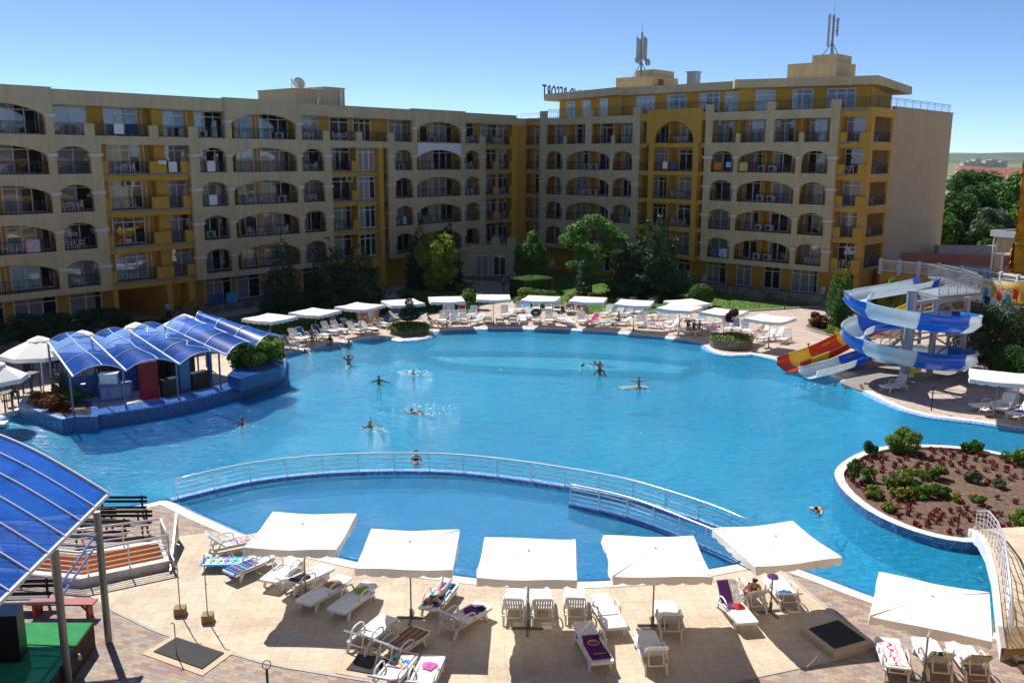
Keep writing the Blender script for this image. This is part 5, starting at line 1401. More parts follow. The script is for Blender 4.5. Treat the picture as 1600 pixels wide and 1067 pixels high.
# five vaulted sheets: front corners along the water, rear corners behind
front = [G(114, 589, 3.05), G(197, 580, 3.05), G(281, 570, 3.05), G(354, 555.5, 3.05), G(401, 540, 3.05), G(441, 527.5, 3.05)]
rear = [G(75, 535, 3.75), G(143, 529, 3.75), G(205, 520, 3.75), G(258, 511, 3.75), G(305, 501, 3.75), G(318, 494.5, 3.75)]
for i in range(5):
    a, b, c_, d_ = front[i], front[i + 1], rear[i + 1], rear[i]
    hgt = .42
    def vault(u, v, a=a, b=b, c_=c_, d_=d_, e=0):
        p = a.lerp(b, u).lerp(d_.lerp(c_, u), v)
        return p + Vector((0, 0, hgt * (1 - (2 * u - 1) ** 2) + e))
    s = MB(); s.smooth = True; s.grid(vault, 14, 12); s.build('roof_sheet', m_barroof, BAR)
    fr = MB()
    for v in (0, .34, .67, 1):
        fr.tube([vault(k / 12, v, e=.03) for k in range(13)], .022, 6)
    fr.build('arched_rib', m_frame, BAR)
for i, f_ in ((0, lambda v: .40 + .16 * (1 - v) + .02 * sin(9 * v)), (1, lambda v: .38 + .22 * (1 - v) + .03 * sin(14 * v)), (2, lambda v: .22 + .42 * (1 - v) + .10 * sin(22 * v))):  # added pale cyan tubes imitating bright sun reflections on three vaults
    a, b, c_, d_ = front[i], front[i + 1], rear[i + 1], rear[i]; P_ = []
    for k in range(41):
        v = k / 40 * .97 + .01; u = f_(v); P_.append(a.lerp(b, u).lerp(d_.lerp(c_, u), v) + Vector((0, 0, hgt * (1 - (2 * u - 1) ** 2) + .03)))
    e = MB(); e.tube(P_, .028, 6); e.build('added_glint_line', M('glint_line_pale', (.55, .85, .95), .2, spec=.8), BAR)
for i in range(6):
    e = MB(); e.bar(front[i] + Vector((0, 0, .02)), rear[i] + Vector((0, 0, .02)), .08, .08); e.build('roof_beam', m_frame, BAR)
    p = rear[i]; e = MB(); e.tube([(p.x, p.y, BZ), (p.x, p.y, p.z)], .06, 8); e.build('rear_post', m_steel, BAR)
# counters, fridges, shelves
def local_strip(i0, f0, f1, d0, d1, z0, z1, name, mat):
    """box that follows the ledge between posts i0 and i0+1, set back d0..d1"""
    a, b = POSTS[i0], POSTS[i0 + 1]; t = (b - a).normalized(); n_ = Vector((-t.y, t.x, 0))
    p = a.lerp(b, f0); q = a.lerp(b, f1)
    m = MB(); m.hexa([(*(p + n_ * d0).xy, z0), (*(q + n_ * d0).xy, z0), (*(q + n_ * d1).xy, z0), (*(p + n_ * d1).xy, z0), (*(p + n_ * d0).xy, z1), (*(q + n_ * d0).xy, z1), (*(q + n_ * d1).xy, z1), (*(p + n_ * d1).xy, z1)])
    return m.build(name, mat, BAR)
cab = M('bar_cabinet_blue', (.14, .24, .42), .5)
local_strip(0, .62, 1.0, 2.2, 2.9, BZ, BZ + .95, 'cabinet', cab); local_strip(1, .0, .42, 2.2, 2.9, BZ, BZ + .95, 'cabinet', cab)
for f in (.64, .8): local_strip(0, f, f + .14, 2.16, 2.2, BZ + .15, BZ + .8, 'cabinet_door', M('cabinet_door', (.26, .38, .6), .5))
for f in (.04, .22): local_strip(1, f, f + .15, 2.16, 2.2, BZ + .15, BZ + .8, 'cabinet_door', M('cabinet_door', (.26, .38, .6), .5))
local_strip(1, .5, .8, 1.2, 1.8, BZ + .0, BZ + 2.1, 'red_drinks_fridge', m_red)
for i0, f0, f1 in ((1, .86, 1.0), (2, .0, .3), (2, .62, 1.0), (3, .0, .1)): local_strip(i0, f0, f1, 1.0, 1.5, BZ, BZ + 1.0, 'wooden_counter', m_wood)
local_strip(2, .32, .56, 1.0, 1.2, BZ, BZ + 2.3, 'glass_door', M('bar_glass', (.06, .14, .24), .1, spec=.8))
local_strip(3, .12, .2, 1.0, 1.2, BZ, BZ + 2.3, 'glass_door', M('bar_glass', (.06, .14, .24), .1, spec=.8))
local_strip(2, .0, .5, 3.4, 3.6, BZ, BZ + 2.4, 'back_shelf', m_black); local_strip(2, .6, 1, 3.0, 3.3, BZ, BZ + 2.4, 'back_shelf', m_black); local_strip(3, .0, .5, 3.0, 3.3, BZ, BZ + 2.4, 'back_shelf', m_black)
local_strip(0, -.1, .9, 3.6, 3.9, BZ, BZ + 1.3, 'blue_back_wall', m_mosaicd); local_strip(1, -.1, 1.0, 3.6, 3.9, BZ, BZ + 1.3, 'blue_back_wall', m_mosaicd)
for i0 in (1, 2, 3): local_strip(i0, .0, 1.0 if i0 < 3 else .9, 4.3, 4.45, BZ, BZ + (2.0 if i0 == 1 else 2.5), 'added_shade_panel', m_wood)  # dark panels added to imitate the shade inside the bar
rb = random.Random(3)
for i in range(34):
    i0 = rb.choice([1, 2, 2, 3, 0]); a, b = POSTS[i0], POSTS[i0 + 1]; t = (b - a).normalized(); n_ = Vector((-t.y, t.x, 0)); p = a.lerp(b, rb.random()) + n_ * (3.75 if i0 < 2 else 3.2)
    z = BZ + (1.3 if i0 < 2 else 2.4)
    if i == 0: bot = MB(); bot.lathe([(.04, 0), (.04, .17), (.015, .23), (.015, .3)], 8); BT = [bot.mesh('bottle', M('bottle_%d' % q, cc, .15, spec=.8)) for q, cc in enumerate([(.02, .08, .03), (.3, .14, .02), (.5, .5, .52), (.25, .02, .02)])]
    o = link('bottle', BT[i % 4], None, (p.x, p.y, z)); tag(o, 'small bottle standing on the bar back shelf', 'bottle', 'bottles on the bar shelves')
cm_ = MB(); q = POSTS[0].lerp(POSTS[1], .78) + Vector((-1.2, 2.3, 0)); cm_.box(-.45, .45, -.3, .3, 0, .5); cm_.box(-.4, .4, -.34, -.3, .08, .22); cm_.box(-.48, .48, -.33, .33, .5, .56); cm_.tube([(-.2, -.36, .2), (-.2, -.36, .1)], .03); cm_.tube([(.2, -.36, .2), (.2, -.36, .1)], .03)
tag(cm_.build('coffee_machine', m_inox, None, (q.x, q.y, BZ + .95), .25), 'shiny steel coffee machine on the blue bar cabinets', 'coffee machine')
# planters at both ends of the bar
plL = [G2(29, 634, .55), G2(97, 662, .4), G2(118, 655, .5), G2(152, 640, 1.0), G2(152, 617, 1.0), G2(80, 612, .6), G2(36, 622, .6)]
pm_ = MB(); pm_.prism(plL, -1.4, .62); PLO = tag(pm_.build('planter', m_mosaicd), 'blue mosaic planter with rust coloured shrubs at the left end of the bar', 'planter')
cc_ = Vector((sum(p[0] for p in plL) / 7, sum(p[1] for p in plL) / 7, .62))
ins = offset_poly(plL, -.3); sm_ = MB(); sm_.sheet(ins, [], .625); sm_.build('planter_soil', m_soil)['kind'] = 'structure'
rim = MB(); nn_ = len(plL); rim.add([(x, y, .63) for x, y in plL] + [(x, y, .63) for x, y in ins], [(i, (i + 1) % nn_, nn_ + (i + 1) % nn_, nn_ + i) for i in range(nn_)]); rim.build('planter_rim', m_mosaic, PLO)
for (px, py, r_, mt, lab, cat) in ((66, 622, .75, lf_rust, 'rusty orange low shrub at the left of the bar planter', 'shrub'), (84, 628, .8, lf_rust, 'reddish brown low shrub in the middle of the bar planter', 'shrub'), (80, 613, .6, lf_yel, 'light green tuft behind the rusty shrubs', 'shrub'), (100, 630, .55, lf_rust, 'dark rusty shrub at the right of the bar planter', 'shrub'), (122, 615, .9, lf_green, 'low green plants beside the barman', 'shrub')):
    p = G(px, py, 1.0); plant('shrub', (p.x, p.y, .6), lab, cat, clump_blobs(r_, r_, .0, .75, 6, px), 700, .085, mt, trunk=False, crown='foliage', seed=px)
p = G(93, 615, 1.0); plant('bush', (p.x, p.y, .6), 'thin grey green bush with white flowers in front of the bar wall', 'bush', clump_blobs(.5, .5, .2, 1.9, 8, 5), 700, .07, lf_silver, 1.2, .03, seed=5, limbs=3, spread=.4)
plR = [G2(356, 595, .9), G2(375, 604, .8), G2(440, 584, .8), G2(444, 571, 1.0), G2(436, 557, .8), G2(395, 560, .8)]
pm_ = MB(); pm_.prism(plR, BZ, 1.25); tag(pm_.build('planter', m_mosaicd), 'dark blue mosaic planter with a bright green shrub at the right end of the bar', 'planter')
for k, (px, py, r_, mt) in enumerate(((402, 572, 1.2, lf_yel), (424, 567, .95, lf_yel), (381, 574, .9, lf_green), (418, 558, 1.0, lf_bright))):
    p = G(px, py, 1.2); plant('shrub', (p.x, p.y, 1.2), ['large bright green shrub in the right bar planter', 'yellowish shrub by the last roof post', 'darker shrub at the bar side of the right planter', 'bright shrub at the back of the right planter'][k], 'shrub', clump_blobs(r_, r_, -.1, 1.5, 12, px, br=.4), 1800, .10, mt, trunk=False, crown='foliage', seed=px)
# sunken bar stools seen under water
sb = MB(); sb.lathe([(.06, 0), (.06, .95), (.24, 1.0), (.24, 1.06), (.2, 1.08)], 14); SBm = sb.mesh('bar_stool', m_mosaicd)
sb2 = MB(); sb2.lathe([(.25, 0), (.25, .05), (.2, .06)], 14); SBt = sb2.mesh('seat_top', m_black)
for i, (x, y) in enumerate([(198, 657), (232, 652), (263, 647.6), (295.5, 641.6), (322.5, 635), (348, 628.4), (373.5, 621.5), (393, 614), (410, 606.5), (427.5, 599)]):
    g_ = G(x, y, -.18); o = link('bar_stool', SBm, None, (g_.x, g_.y, -1.27)); link('seat_top', SBt, o, (0, 0, 1.08)); tag(o, '%s sunken round stool from the left along the bar' % ORD[i], 'bar stool', 'sunken stools along the pool bar')
# dark bar tables left of the bar
for i, (px, py, w_, mt, lab) in enumerate(((35, 615, 1.0, m_wood, 'dark slatted bar table with a red cushion under the white parasol'), (66, 585, 1.3, m_wood, 'long dark wooden table with a pale top behind the left planter'), (14, 640, .9, m_black, 'black bar table cut by the left edge'), (50, 608, .8, m_wood, 'dark wooden high table left of the bar planter'))):
    p = G(px, py, .0); o = empty('bar_table', p, .5 + i * .3, lab, 'table')
    t = MB(); t.box(-w_ / 2, w_ / 2, -.35, .35, .95, 1.0); t.build('table_top', mt, o)
    for sx in (-1, 1):
        for sy in (-1, 1): l_ = MB(); l_.box(-.03, .03, -.03, .03, 0, .95); l_.build('leg', m_black, o, (sx * (w_ / 2 - .05), sy * .3, 0))
for i, (px, py, mt) in enumerate(((28, 618, m_red), (70, 577, mt_yellow), (90, 582, m_black), (8, 622, m_wood), (20, 632, m_black), (45, 596, m_wood))):
    p = G(px, py, .0); o = empty('bar_chair', p, i * .7, ['red seated', 'pale seated', 'black', 'brown', 'black slatted', 'brown slatted'][i] + ' high chair by the bar tables, %s of six' % ORD[i], 'chair', 'high chairs by the bar tables')
    t = MB(); t.box(-.22, .22, -.22, .22, .68, .74); t.build('seat', mt, o); t = MB(); t.box(-.22, .22, .19, .22, .74, 1.15); t.build('backrest', m_black, o)
    for sx in (-1, 1):
        for sy in (-1, 1): l_ = MB(); l_.box(-.02, .02, -.02, .02, 0, .68); l_.build('leg', m_black, o, (sx * .2, sy * .2, 0))

# ------------------------------------------------------------------ water slides
sl_blue = M('slide_blue', (.010, .20, .72), .18, var=.06, spec=.6, coat=.5, trans=.35); sl_white = M('slide_white', (.78, .86, .90), .2, var=.05, spec=.6, coat=.5, trans=.42)
sl_red = M('slide_red', (.60, .055, .012), .2, var=.06, spec=.6, coat=.5, trans=.25); sl_yellow = M('slide_yellow', (.72, .58, .02), .2, var=.05, spec=.6, coat=.5)
CX, CY = 24.4, 54.9
SLT = empty('spiral_water_slide', (CX, CY, 0), 0, 'blue and white spiral water slide with two turns round a steel column', 'water slide')
def catmull(P, n=8):
    out = []
    for i in range(len(P) - 1):
        p0 = P[max(0, i - 1)]; p1 = P[i]; p2 = P[i + 1]; p3 = P[min(len(P) - 1, i + 2)]
        for k in range(n):
            t = k / n
            out.append(0.5 * ((2 * p1) + (p2 - p0) * t + (2 * p0 - 5 * p1 + 4 * p2 - p3) * t * t + (3 * p1 - p0 - 3 * p2 + p3) * t ** 3))
    out.append(P[-1]); return out
def trough(path, bank, cols, par, nseg, bounds=None, wid=.66, hin=.55, hout=1.0, name='slide_segment', flare=0):
    """open channel swept along path; bank>0 raises the outer (right-hand) wall"""
    n = len(path); prof_ = []
    K = 12
    def sect(i):
        b = bank(i / (n - 1)); hl = hin + (hout - hin) * max(0, -b); hr = hin + (hout - hin) * max(0, b); out = []
        inner = []; outer = []
        for k in range(K + 1):
            a = pi * k / K; x = -cos(a) * wid; z = (1 - sin(a) ** .8) * (hl if x < 0 else hr)
            inner.append((x, z))
        for x, z in inner: outer.append((x * 1.055, z - .035 if abs(x) < wid * .98 else z))
        lip = [(wid + .09, inner[-1][1] - .0), (wid + .09, inner[-1][1] - .07), (wid + .04, inner[-1][1] - .09)]
        lipl = [(-wid - .04, inner[0][1] - .09), (-wid - .09, inner[0][1] - .07), (-wid - .09, inner[0][1])]
        rdg = [(wid * 1.07, hr * .55), (wid * 1.07 + .06, hr * .48), (wid * 1.06, hr * .40)]
        return inner + lip + rdg + outer[::-1][3:-1] + lipl
    rings = []
    for i in range(n):
        a = path[max(0, i - 1)]; b = path[min(n - 1, i + 1)]; d = (b - a).normalized(); r = Vector((d.y, -d.x, 0)).normalized(); u = r.cross(d).normalized()
        rings.append([path[i] + r * x + u * z for x, z in sect(i)])
    m = len(rings[0]); bounds = bounds or [round(n * s / nseg) for s in range(nseg + 1)]; bounds[-1] = n - 1; nseg = len(bounds) - 1
    for s in range(nseg):
        i0, i1 = bounds[s], min(bounds[s + 1], n - 1)
        if i1 <= i0: continue
        mb = MB(); mb.smooth = True; vs = [tuple(p) for i in range(i0, i1 + 1) for p in rings[i]]; q = i1 - i0 + 1
        mb.add(vs, [(i * m + k, (i + 1) * m + k, (i + 1) * m + (k + 1) % m, i * m + (k + 1) % m) for i in range(q - 1) for k in range(m)])
        mb.smooth = False
        o = mb.build(name, cols[s % len(cols)], par)
C3 = Vector((CX, CY, 0))
R0 = 3.2; hel = []
PST = G(1452, 447, 4.95)
th0 = radians(118); turns = 2.0; z_at = lambda th: 4.78 - (th - th0) / (2 * pi) * 2.25
st_ = PST - C3
hel.append(Vector((st_.x, st_.y, 4.95))); hel.append(Vector((st_.x * .55 + .1, st_.y * .5 + 1.75, 4.9)))
NT = 60
end_th = th0 + 2 * pi * 1.0 + radians(330)
for i in range(NT + 1):
    th = th0 + (end_th - th0) * i / NT; hel.append(Vector((R0 * cos(th), R0 * sin(th), z_at(th))))
zl = hel[-1].z
E1 = G(1352, 557, .75) - C3; E2 = G(1262, 591, .05) - C3
hel.append(Vector((.4, 3.1, zl - .12))); hel.append(E1.lerp(Vector((.4, 3.1, zl)), .35) * 1.0); hel[-1].z = .62 + (zl - .62) * .3
hel.append(Vector((E1.x, E1.y, .42))); mid = E1.lerp(E2, .5); hel.append(Vector((mid.x, mid.y, .16))); hel.append(Vector((E2.x, E2.y, .04)))
path = catmull(hel, 3)
npth = len(path); degE = 118 + 690
def bk(t):
    if t < .045: return 0.0
    if t > .90: return max(0, (.93 - t) / .03)
    return min(1, (t - .045) / .05)
bd = [0, 2, 4]; cl = [sl_blue, sl_white]; deg = 163.0; cl.append(sl_white); wc = False
while deg < degE - 5:
    bd.append(round(3 * (2 + (deg - 118) / 11.5))); cl.append(sl_white if wc else sl_blue); wc = not wc; deg += 45
hE = 3 * 62; nT = npth - 1 - hE
bd = bd + [hE - 1, hE + round(nT * .38), hE + round(nT * .72)] + [npth - 1]; cl = cl[:len(bd) - 4] + [sl_white, sl_blue, sl_white]
trough(path, bk, cl, SLT, 0, bounds=bd, wid=.66, hin=.62, hout=1.06)
col = MB(); col.tube([(0, 0, 0), (0, 0, 5.7)], .30, 16); col.lathe([(.36, 5.7), (.36, 5.74), (.3, 5.76)], 14); col.lathe([(.5, 0), (.5, .05), (.32, .06)], 12); col.build('main_column', m_galv, SLT)
for th, z in ((-100, 3.9), (-30, 3.6), (60, 3.1), (160, 4.4), (250, 1.7), (-30, 1.5), (160, 2.3), (60, .95)):
    a = radians(th); b = MB(); b.tube([(0, 0, z - .55), (2.9 * cos(a), 2.9 * sin(a), z - .02)], .05, 8); b.tube([(0, 0, z - .1), (2.7 * cos(a), 2.7 * sin(a), z - .04)], .04, 8); b.build('support_arm', m_galv, SLT)
sp_ = MB(); sp_.tube([(E1.x + .6, E1.y, 0), (E1.x + .6, E1.y, .45)], .06, 8); sp_.build('support_post', m_galv, SLT)

RS = empty('straight_water_slide', (0, 0, 0), 0, 'red and yellow straight water slide ending in the pool beside the spiral slide', 'water slide')
rpth = catmull([G(1500, 470, 3.3) + Vector((0, .6, 0)), G(1440, 492, 2.85), G(1385, 515, 2.0), G(1340, 534, 1.2), G(1298, 556, .55), G(1262, 570, .22), G(1232, 581, .08)], 8)
trough(rpth, lambda t: 0.0, [sl_red, sl_yellow, sl_red, sl_yellow, sl_red, sl_yellow, sl_red], RS, 7, bounds=[0, 8, 16, 22, 27, 36, 43, 48], wid=.82, hin=.82)
for t in (12, 24, 33):
    p = rpth[t]; b = MB(); b.tube([(p.x, p.y, 0), (p.x, p.y, p.z - .03)], .06, 8); b.build('support_post', m_galv, RS)
# tower
TW = empty('slide_tower', (0, 0, 0), 0, 'galvanised steel slide tower with platform, railings and stairs', 'tower')
TP = [(x - .55, y - 1.25) for x, y in [G2(1433, 449, 5.2), G2(1466, 457, 5.2), G2(1531, 451, 5.2), G2(1500, 437, 5.2), G2(1452, 441, 5.2)]]
t = MB(); t.prism(TP, 5.0, 5.15); t.build('platform', m_galv, TW)
t = MB()
for i in range(len(TP)): t.bar((*TP[i], 4.85), (*TP[(i + 1) % len(TP)], 4.85), .14, .3)
t.bar((CX, CY, 4.9), (*TP[0], 4.9), .18, .25); t.bar((CX, CY, 4.9), (*TP[1], 4.9), .18, .25); t.build('platform_beam', m_galv, TW)
for px, py in ((1451.6, 587.7), (1499.5, 584)):
    g_ = G(px, py); t = MB(); t.tube([(g_.x, g_.y, 0), (g_.x, g_.y, 5.0)], .2, 12); t.lathe([(.35, 0), (.35, .04), (.2, .05)], 10, (g_.x, g_.y, 0)); t.build('column', m_galv, TW)
for x, y in ((29.6, 60.5), (28.0, 61.3)): t = MB(); t.tube([(x, y, 0), (x, y, 5.0)], .12, 10); t.build('column', m_galv, TW)
cA, cB = G(1451.6, 587.7), G(1499.5, 584)
t = MB()
for z0, z1 in ((1.2, 2.6), (2.6, 4.2)):
    t.bar((cA.x, cA.y, z0), (cB.x, cB.y, z1), .09); t.bar((cA.x, cA.y, z1), (29.6, 60.5, z0), .09); t.bar((cB.x, cB.y, z0), (29.6, 60.5, z1), .09); t.bar((cA.x, cA.y, z1), (cB.x, cB.y, z1), .09)
    t.bar((CX, CY, z1), (cA.x, cA.y, z1), .12)
t.build('bracing', m_galv, TW)
for i in range(len(TP)):
    a = Vector((*TP[i], 0)); b = Vector((*TP[(i + 1) % len(TP)], 0)); w_ = (b - a).length
    if i == 0 or i == 4: continue
    railing(TW, 0, w_, 0, 0, h=1.0, gap=.14, mat=m_galv, rot=atan2((b - a).y, (b - a).x), loc=(a.x, a.y, 5.15), name='platform_railing')
sa = Vector((30.4, 60.6, 5.0)); sb_ = Vector((25.9, 62.6, .1)); t = MB(); rl = MB(); d = (sb_ - sa); sd2 = Vector((d.y, -d.x, 0)).normalized() * .45
for i in range(22):
    q = sa + d * (i + .5) / 22; t.bar(q - sd2, q + sd2, .26, .035)
t.bar(sa - sd2, sb_ - sd2, .06, .2); t.bar(sa + sd2, sb_ + sd2, .06, .2); t.build('staircase', m_galv, TW)
for s_ in (-1, 1):
    for h_ in (.5, 1.0): rl.bar(sa + sd2 * s_ + Vector((0, 0, h_)), sb_ + sd2 * s_ + Vector((0, 0, h_)), .04)
    for i in range(9): q = sa + d * i / 8 + sd2 * s_; rl.bar(q, q + Vector((0, 0, 1)), .035)
rl.build('stair_railing', m_galv, TW)
ra = Vector((30.6, 60.5, 5.15)); rb_ = Vector((35.5, 76.0, 3.9)); t = MB(); d = rb_ - ra; s2 = Vector((d.y, -d.x, 0)).normalized() * .5
t.hexa([ra - s2 - Vector((0, 0, .1)), ra + s2 - Vector((0, 0, .1)), ra + s2, ra - s2, rb_ - s2 - Vector((0, 0, .1)), rb_ + s2 - Vector((0, 0, .1)), rb_ + s2, rb_ - s2]); t.build('gangway', m_galv, TW)
t = MB()
for s_ in (-1, 1):
    t.bar(ra + s2 * s_ + Vector((0, 0, 1)), rb_ + s2 * s_ + Vector((0, 0, 1)), .05)
    for i in range(14): q = ra + d * i / 13 + s2 * s_; t.bar(q, q + Vector((0, 0, 1)), .035)
t.build('gangway_railing', m_galv, TW)
# slide pad, pool toys and small things under the slides
c = G(1440, 575); t = MB(); t.prism([G2(1312, 598), G2(1345, 611), G2(1400, 603), G2(1470, 592), G2(1500, 585), G2(1490, 570), G2(1380, 566)], -.01, .02); tag(t.build('concrete_pad', m_slab), 'grey concrete pad below the slides', 'paving', kind='structure')
rng_ = random.Random(8)
for i, (px, py) in enumerate(((1304, 601), (1321, 605), (1345, 602), (1352, 599), (1357, 600), (1347, 606), (1359, 604))):
    z = -.06 if i < 2 else .06
    p = G(px, py, z); b = MB(); b.smooth = True; b.sphere((0, 0, 0), .1, 8, 6, (1, 1, .8)); tag(b.build('float_ball', M('ball_brown', (.28, .1, .07), .4), None, p), ['reddish float in the water by the slide, nearest the chute', 'reddish float in the water right of the chute', 'small brown float on the pool edge', 'brown float on the paving, top of three', 'brown float lying right of the topmost one', 'lowest brown float on the paving', 'brown float farthest right on the paving'][i], 'float', 'floats by the slides')
def bollard(px, py, h, label, globe=True, mat=None, z=0):
    p = G(px, py, z); o = empty('garden_lamp', p, 0, label, 'lamp', 'garden lamps')
    b = MB(); b.tube([(0, 0, 0), (0, 0, h)], .035, 8); b.build('post', m_black, o)
    b = MB(); b.smooth = True; b.sphere((0, 0, h + .1), .12, 12, 8) if globe else b.lathe([(.07, h), (.1, h + .06), (.02, h + .12)], 10); b.build('globe', m_ac if globe else m_black, o)
def clearlamp():
    m, nt = newmat('clear_globe'); out = N(nt, 'ShaderNodeOutputMaterial'); t = N(nt, 'ShaderNodeBsdfTransparent'); gl = N(nt, 'ShaderNodeBsdfGlossy'); gl.inputs['Roughness'].default_value = .05
    fr = N(nt, 'ShaderNodeLayerWeight'); fr.inputs[0].default_value = .18; ms = N(nt, 'ShaderNodeMixShader'); L(nt, fr, 'Fresnel', ms, 0); L(nt, t, 0, ms, 1); L(nt, gl, 0, ms, 2); L(nt, ms, 0, out, 0); return m
m_ac2 = m_ac; m_ac_glob = clearlamp()
def bollard2(*a, **k):
    global m_ac
    s = m_ac; m_ac = m_ac_glob; bollard(*a, **k); m_ac = s
bollard2(419, 1085, .75, 'black garden lamp with a clear globe at the bottom edge')
bollard2(951, 1083, .3, 'clear globe lamp just at the bottom edge below the fourth parasol') 
bollard2(1334, 755, .75, 'clear globe lamp at the left end of the flower island', z=.16)
bollard2(1496, 835, .8, 'dark lamp post with a clear globe at the bridge end of the island', z=.16)
bollard(1262, 555, .75, 'short black lamp post by the pool behind the red slide end', False); bollard(1455, 641, 1.3, 'black post with a red tip in the slide shadow', False); bollard(1140, 483, 1.5, 'tall dark lamp post on the lawn right of the round bush', False)
bollard(911, 470, 1.6, 'thin lamp with two white heads before the columnar cypress'); bollard(1226, 484, .9, 'small lamp at the lawn kerb near the stone steps', False); bollard(808, 441, 1.2, 'small white topped lamp at the path beside the entrance'); bollard(1292, 520, .8, 'brown lamp among the yellow and red shrubs', False)
for px, py, lab in ((519, 508, 'square stone litter bin before the left hedge'), (913, 488, 'square stone litter bin behind the eighth far parasol'), (1098, 487, 'square stone litter bin in front of the round bush')):
    p = G(px, py); o = empty('litter_bin', p, .4, lab, 'litter bin', 'stone litter bins'); b = MB(); b.box(-.27, .27, -.27, .27, 0, .78); b.build('body', M('bin_stone', (.45, .33, .2), .9), o); b = MB(); b.box(-.3, .3, -.3, .3, .78, .85); b.build('rim', m_wood, o)
for px, py, lab in ((880, 487, 'dark stone block at the lawn edge behind the swim ring'), (985, 489, 'dark flat stone block at the lawn kerb behind the ninth parasol')):
    p = G(px, py); b = MB(); b.box(-.75, .75, -.3, .3, 0, .5); b.box(-.8, .8, -.33, .33, .5, .56); tag(b.build('stone_bench', m_stonewall, None, p, -.1), lab, 'stone bench')
# yellow bucket spout under the slide
p = G(1430, 581, .9); b = MB(); b.box(-.3, .3, -.12, .12, 0, .22); b.box(-.3, -.1, -.12, .12, -.3, 0); tag(b.build('yellow_bracket', sl_yellow, None, p), 'yellow angular plastic piece hanging under the lower slide turn', 'slide part')

# ------------------------------------------------------------------ raised terrace building on the right
TB = empty('terrace_building', (0, 0, 0), 0, 'orange raised terrace building with pavilion and banner at the right edge', 'building')
wp_ = [(34.5, 84.9), (38.2, 81.0), (40.1, 76.6), (40.9, 72.9), (43.5, 62.0), (60, 58)]
poly = wp_ + [(75, 60), (75, 110), (50, 110), (36.4, 95)]
t = MB(); t.prism(poly, 0, 3.25); t.build('wall', m_orange, TB)
t = MB(); t.prism(offset_poly(poly, -.1), 3.25, 3.32); t.build('terrace_floor', m_paverfar, TB)
pn = MB(); cpn = MB()
for a, b in zip(wp_[:-2], wp_[1:-1]):
    a3 = Vector((*a, 0)); b3 = Vector((*b, 0)); d = (b3 - a3).normalized(); nrm = Vector((-d.y, d.x, 0)) * -1
    cpn.bar(a3 + Vector((0, 0, 4.3)), b3 + Vector((0, 0, 4.3)), .35, .14)
    pn.bar(a3 + Vector((0, 0, 3.75)) + nrm * -.1, b3 + Vector((0, 0, 3.75)) + nrm * -.1, .16, 1.0)
pn.build('parapet', m_beige, TB); cpn.build('parapet_coping', m_white, TB)
fr = MB()
for a, b in zip(wp_[:-2], wp_[1:-1]):
    a3 = Vector((*a, 0)); b3 = Vector((*b, 0)); l = (b3 - a3).length; d = (b3 - a3).normalized(); nrm = Vector((d.y, -d.x, 0)) * .12
    k = max(1, int(l / 1.6))
    for i in range(k):
        p0 = a3 + d * (l * (i + .12) / k) + nrm; p1 = a3 + d * (l * (i + .88) / k) + nrm
        for z in (3.4, 4.05): fr.bar(p0 + Vector((0, 0, z)), p1 + Vector((0, 0, z)), .07, .07)
        for q in (p0, p1): fr.bar(q + Vector((0, 0, 3.4)), q + Vector((0, 0, 4.05)), .07)
        q = a3 + d * (l * i / k) + nrm * .8; fr.bar(q + Vector((0, 0, 3.0)), q + Vector((0, 0, 4.5)), .24)
fr.build('white_panel_frames', m_white, TB)
dk = MB()
for x0, z1 in (((40.3, 75.6), 2.4), ((40.75, 73.2), 2.4), ((41.6, 69.4), 2.5)):
    dk.box(x0[0] - .9, x0[0] - .15, x0[1] - 1.2, x0[1], 0, z1)
dk.build('dark_opening', m_dark, TB)
for x, y in ((39.7, 76.4), (40.6, 71.6), (41.9, 66.5)): t = MB(); t.tube([(x, y, 0), (x, y, 3.3)], .3, 12); t.build('column', m_orange, TB)
rw = MB(); rw.hexa([(36.0, 92.5, 3.3), (60, 86, 3.3), (60, 86.3, 3.3), (36.0, 92.8, 3.3), (36.0, 92.5, 4.3), (60, 86, 4.3), (60, 86.3, 4.3), (36.0, 92.8, 4.3)])
t = MB(); t.prism([(41.2, 75.8), (45.4, 66.6), (52, 70), (49, 80)], 3.33, 3.36); t.build('pink_carpet', M('pink_floor', (.62, .13, .17), .8), TB); rw.build('red_wall', M('salmon_wall', (.48, .19, .12), .9), TB)
t = MB(); t.box(44.5, 51, 95, 96, 3.2, 4.7); t.build('grey_block', m_kerb, TB)
# pavilion
PV = empty('glass_pavilion', (0, 0, 0), 0, 'beige pavilion with arched lintel and tall white window frames on the terrace', 'pavilion')
a = Vector((40.35, 76.0, 0)); b = Vector((45.2, 66.0, 0)); d = (b - a).normalized(); nn_ = Vector((-d.y, d.x, 0)); l = (b - a).length
pw_ = MB(); M4 = Matrix.Translation(a) @ Matrix.Rotation(atan2(d.y, d.x), 4, 'Z'); pw_.M = M4
pw_.box(0, .6, 0, .35, 3.3, 5.9); pw_.box(4.6, 5.2, 0, .35, 3.3, 5.9); pw_.box(9.4, 10, 0, .35, 3.3, 5.9)
for s0, s1 in ((.6, 4.6), (5.2, 9.4)): wall_band(pw_, s0, s1, 5.9, 7.4, [(s0, s1, 5.9, 6.3, 'wide')], 0, .35)
for s0, s1 in ((0, .6), (4.6, 5.2), (9.4, 10)): pw_.box(s0, s1, 0, .35, 5.9, 7.4)
pw_.box(0, .35, .35, 7, 5.9, 7.4); pw_.box(0, .35, 6.4, 7, 3.3, 5.9); pw_.build('wall', m_beige, PV)
t = MB(); t.M = M4; t.box(-.25, 10.2, -.25, 7.2, 7.4, 7.65); t.build('roof', m_roof, PV)
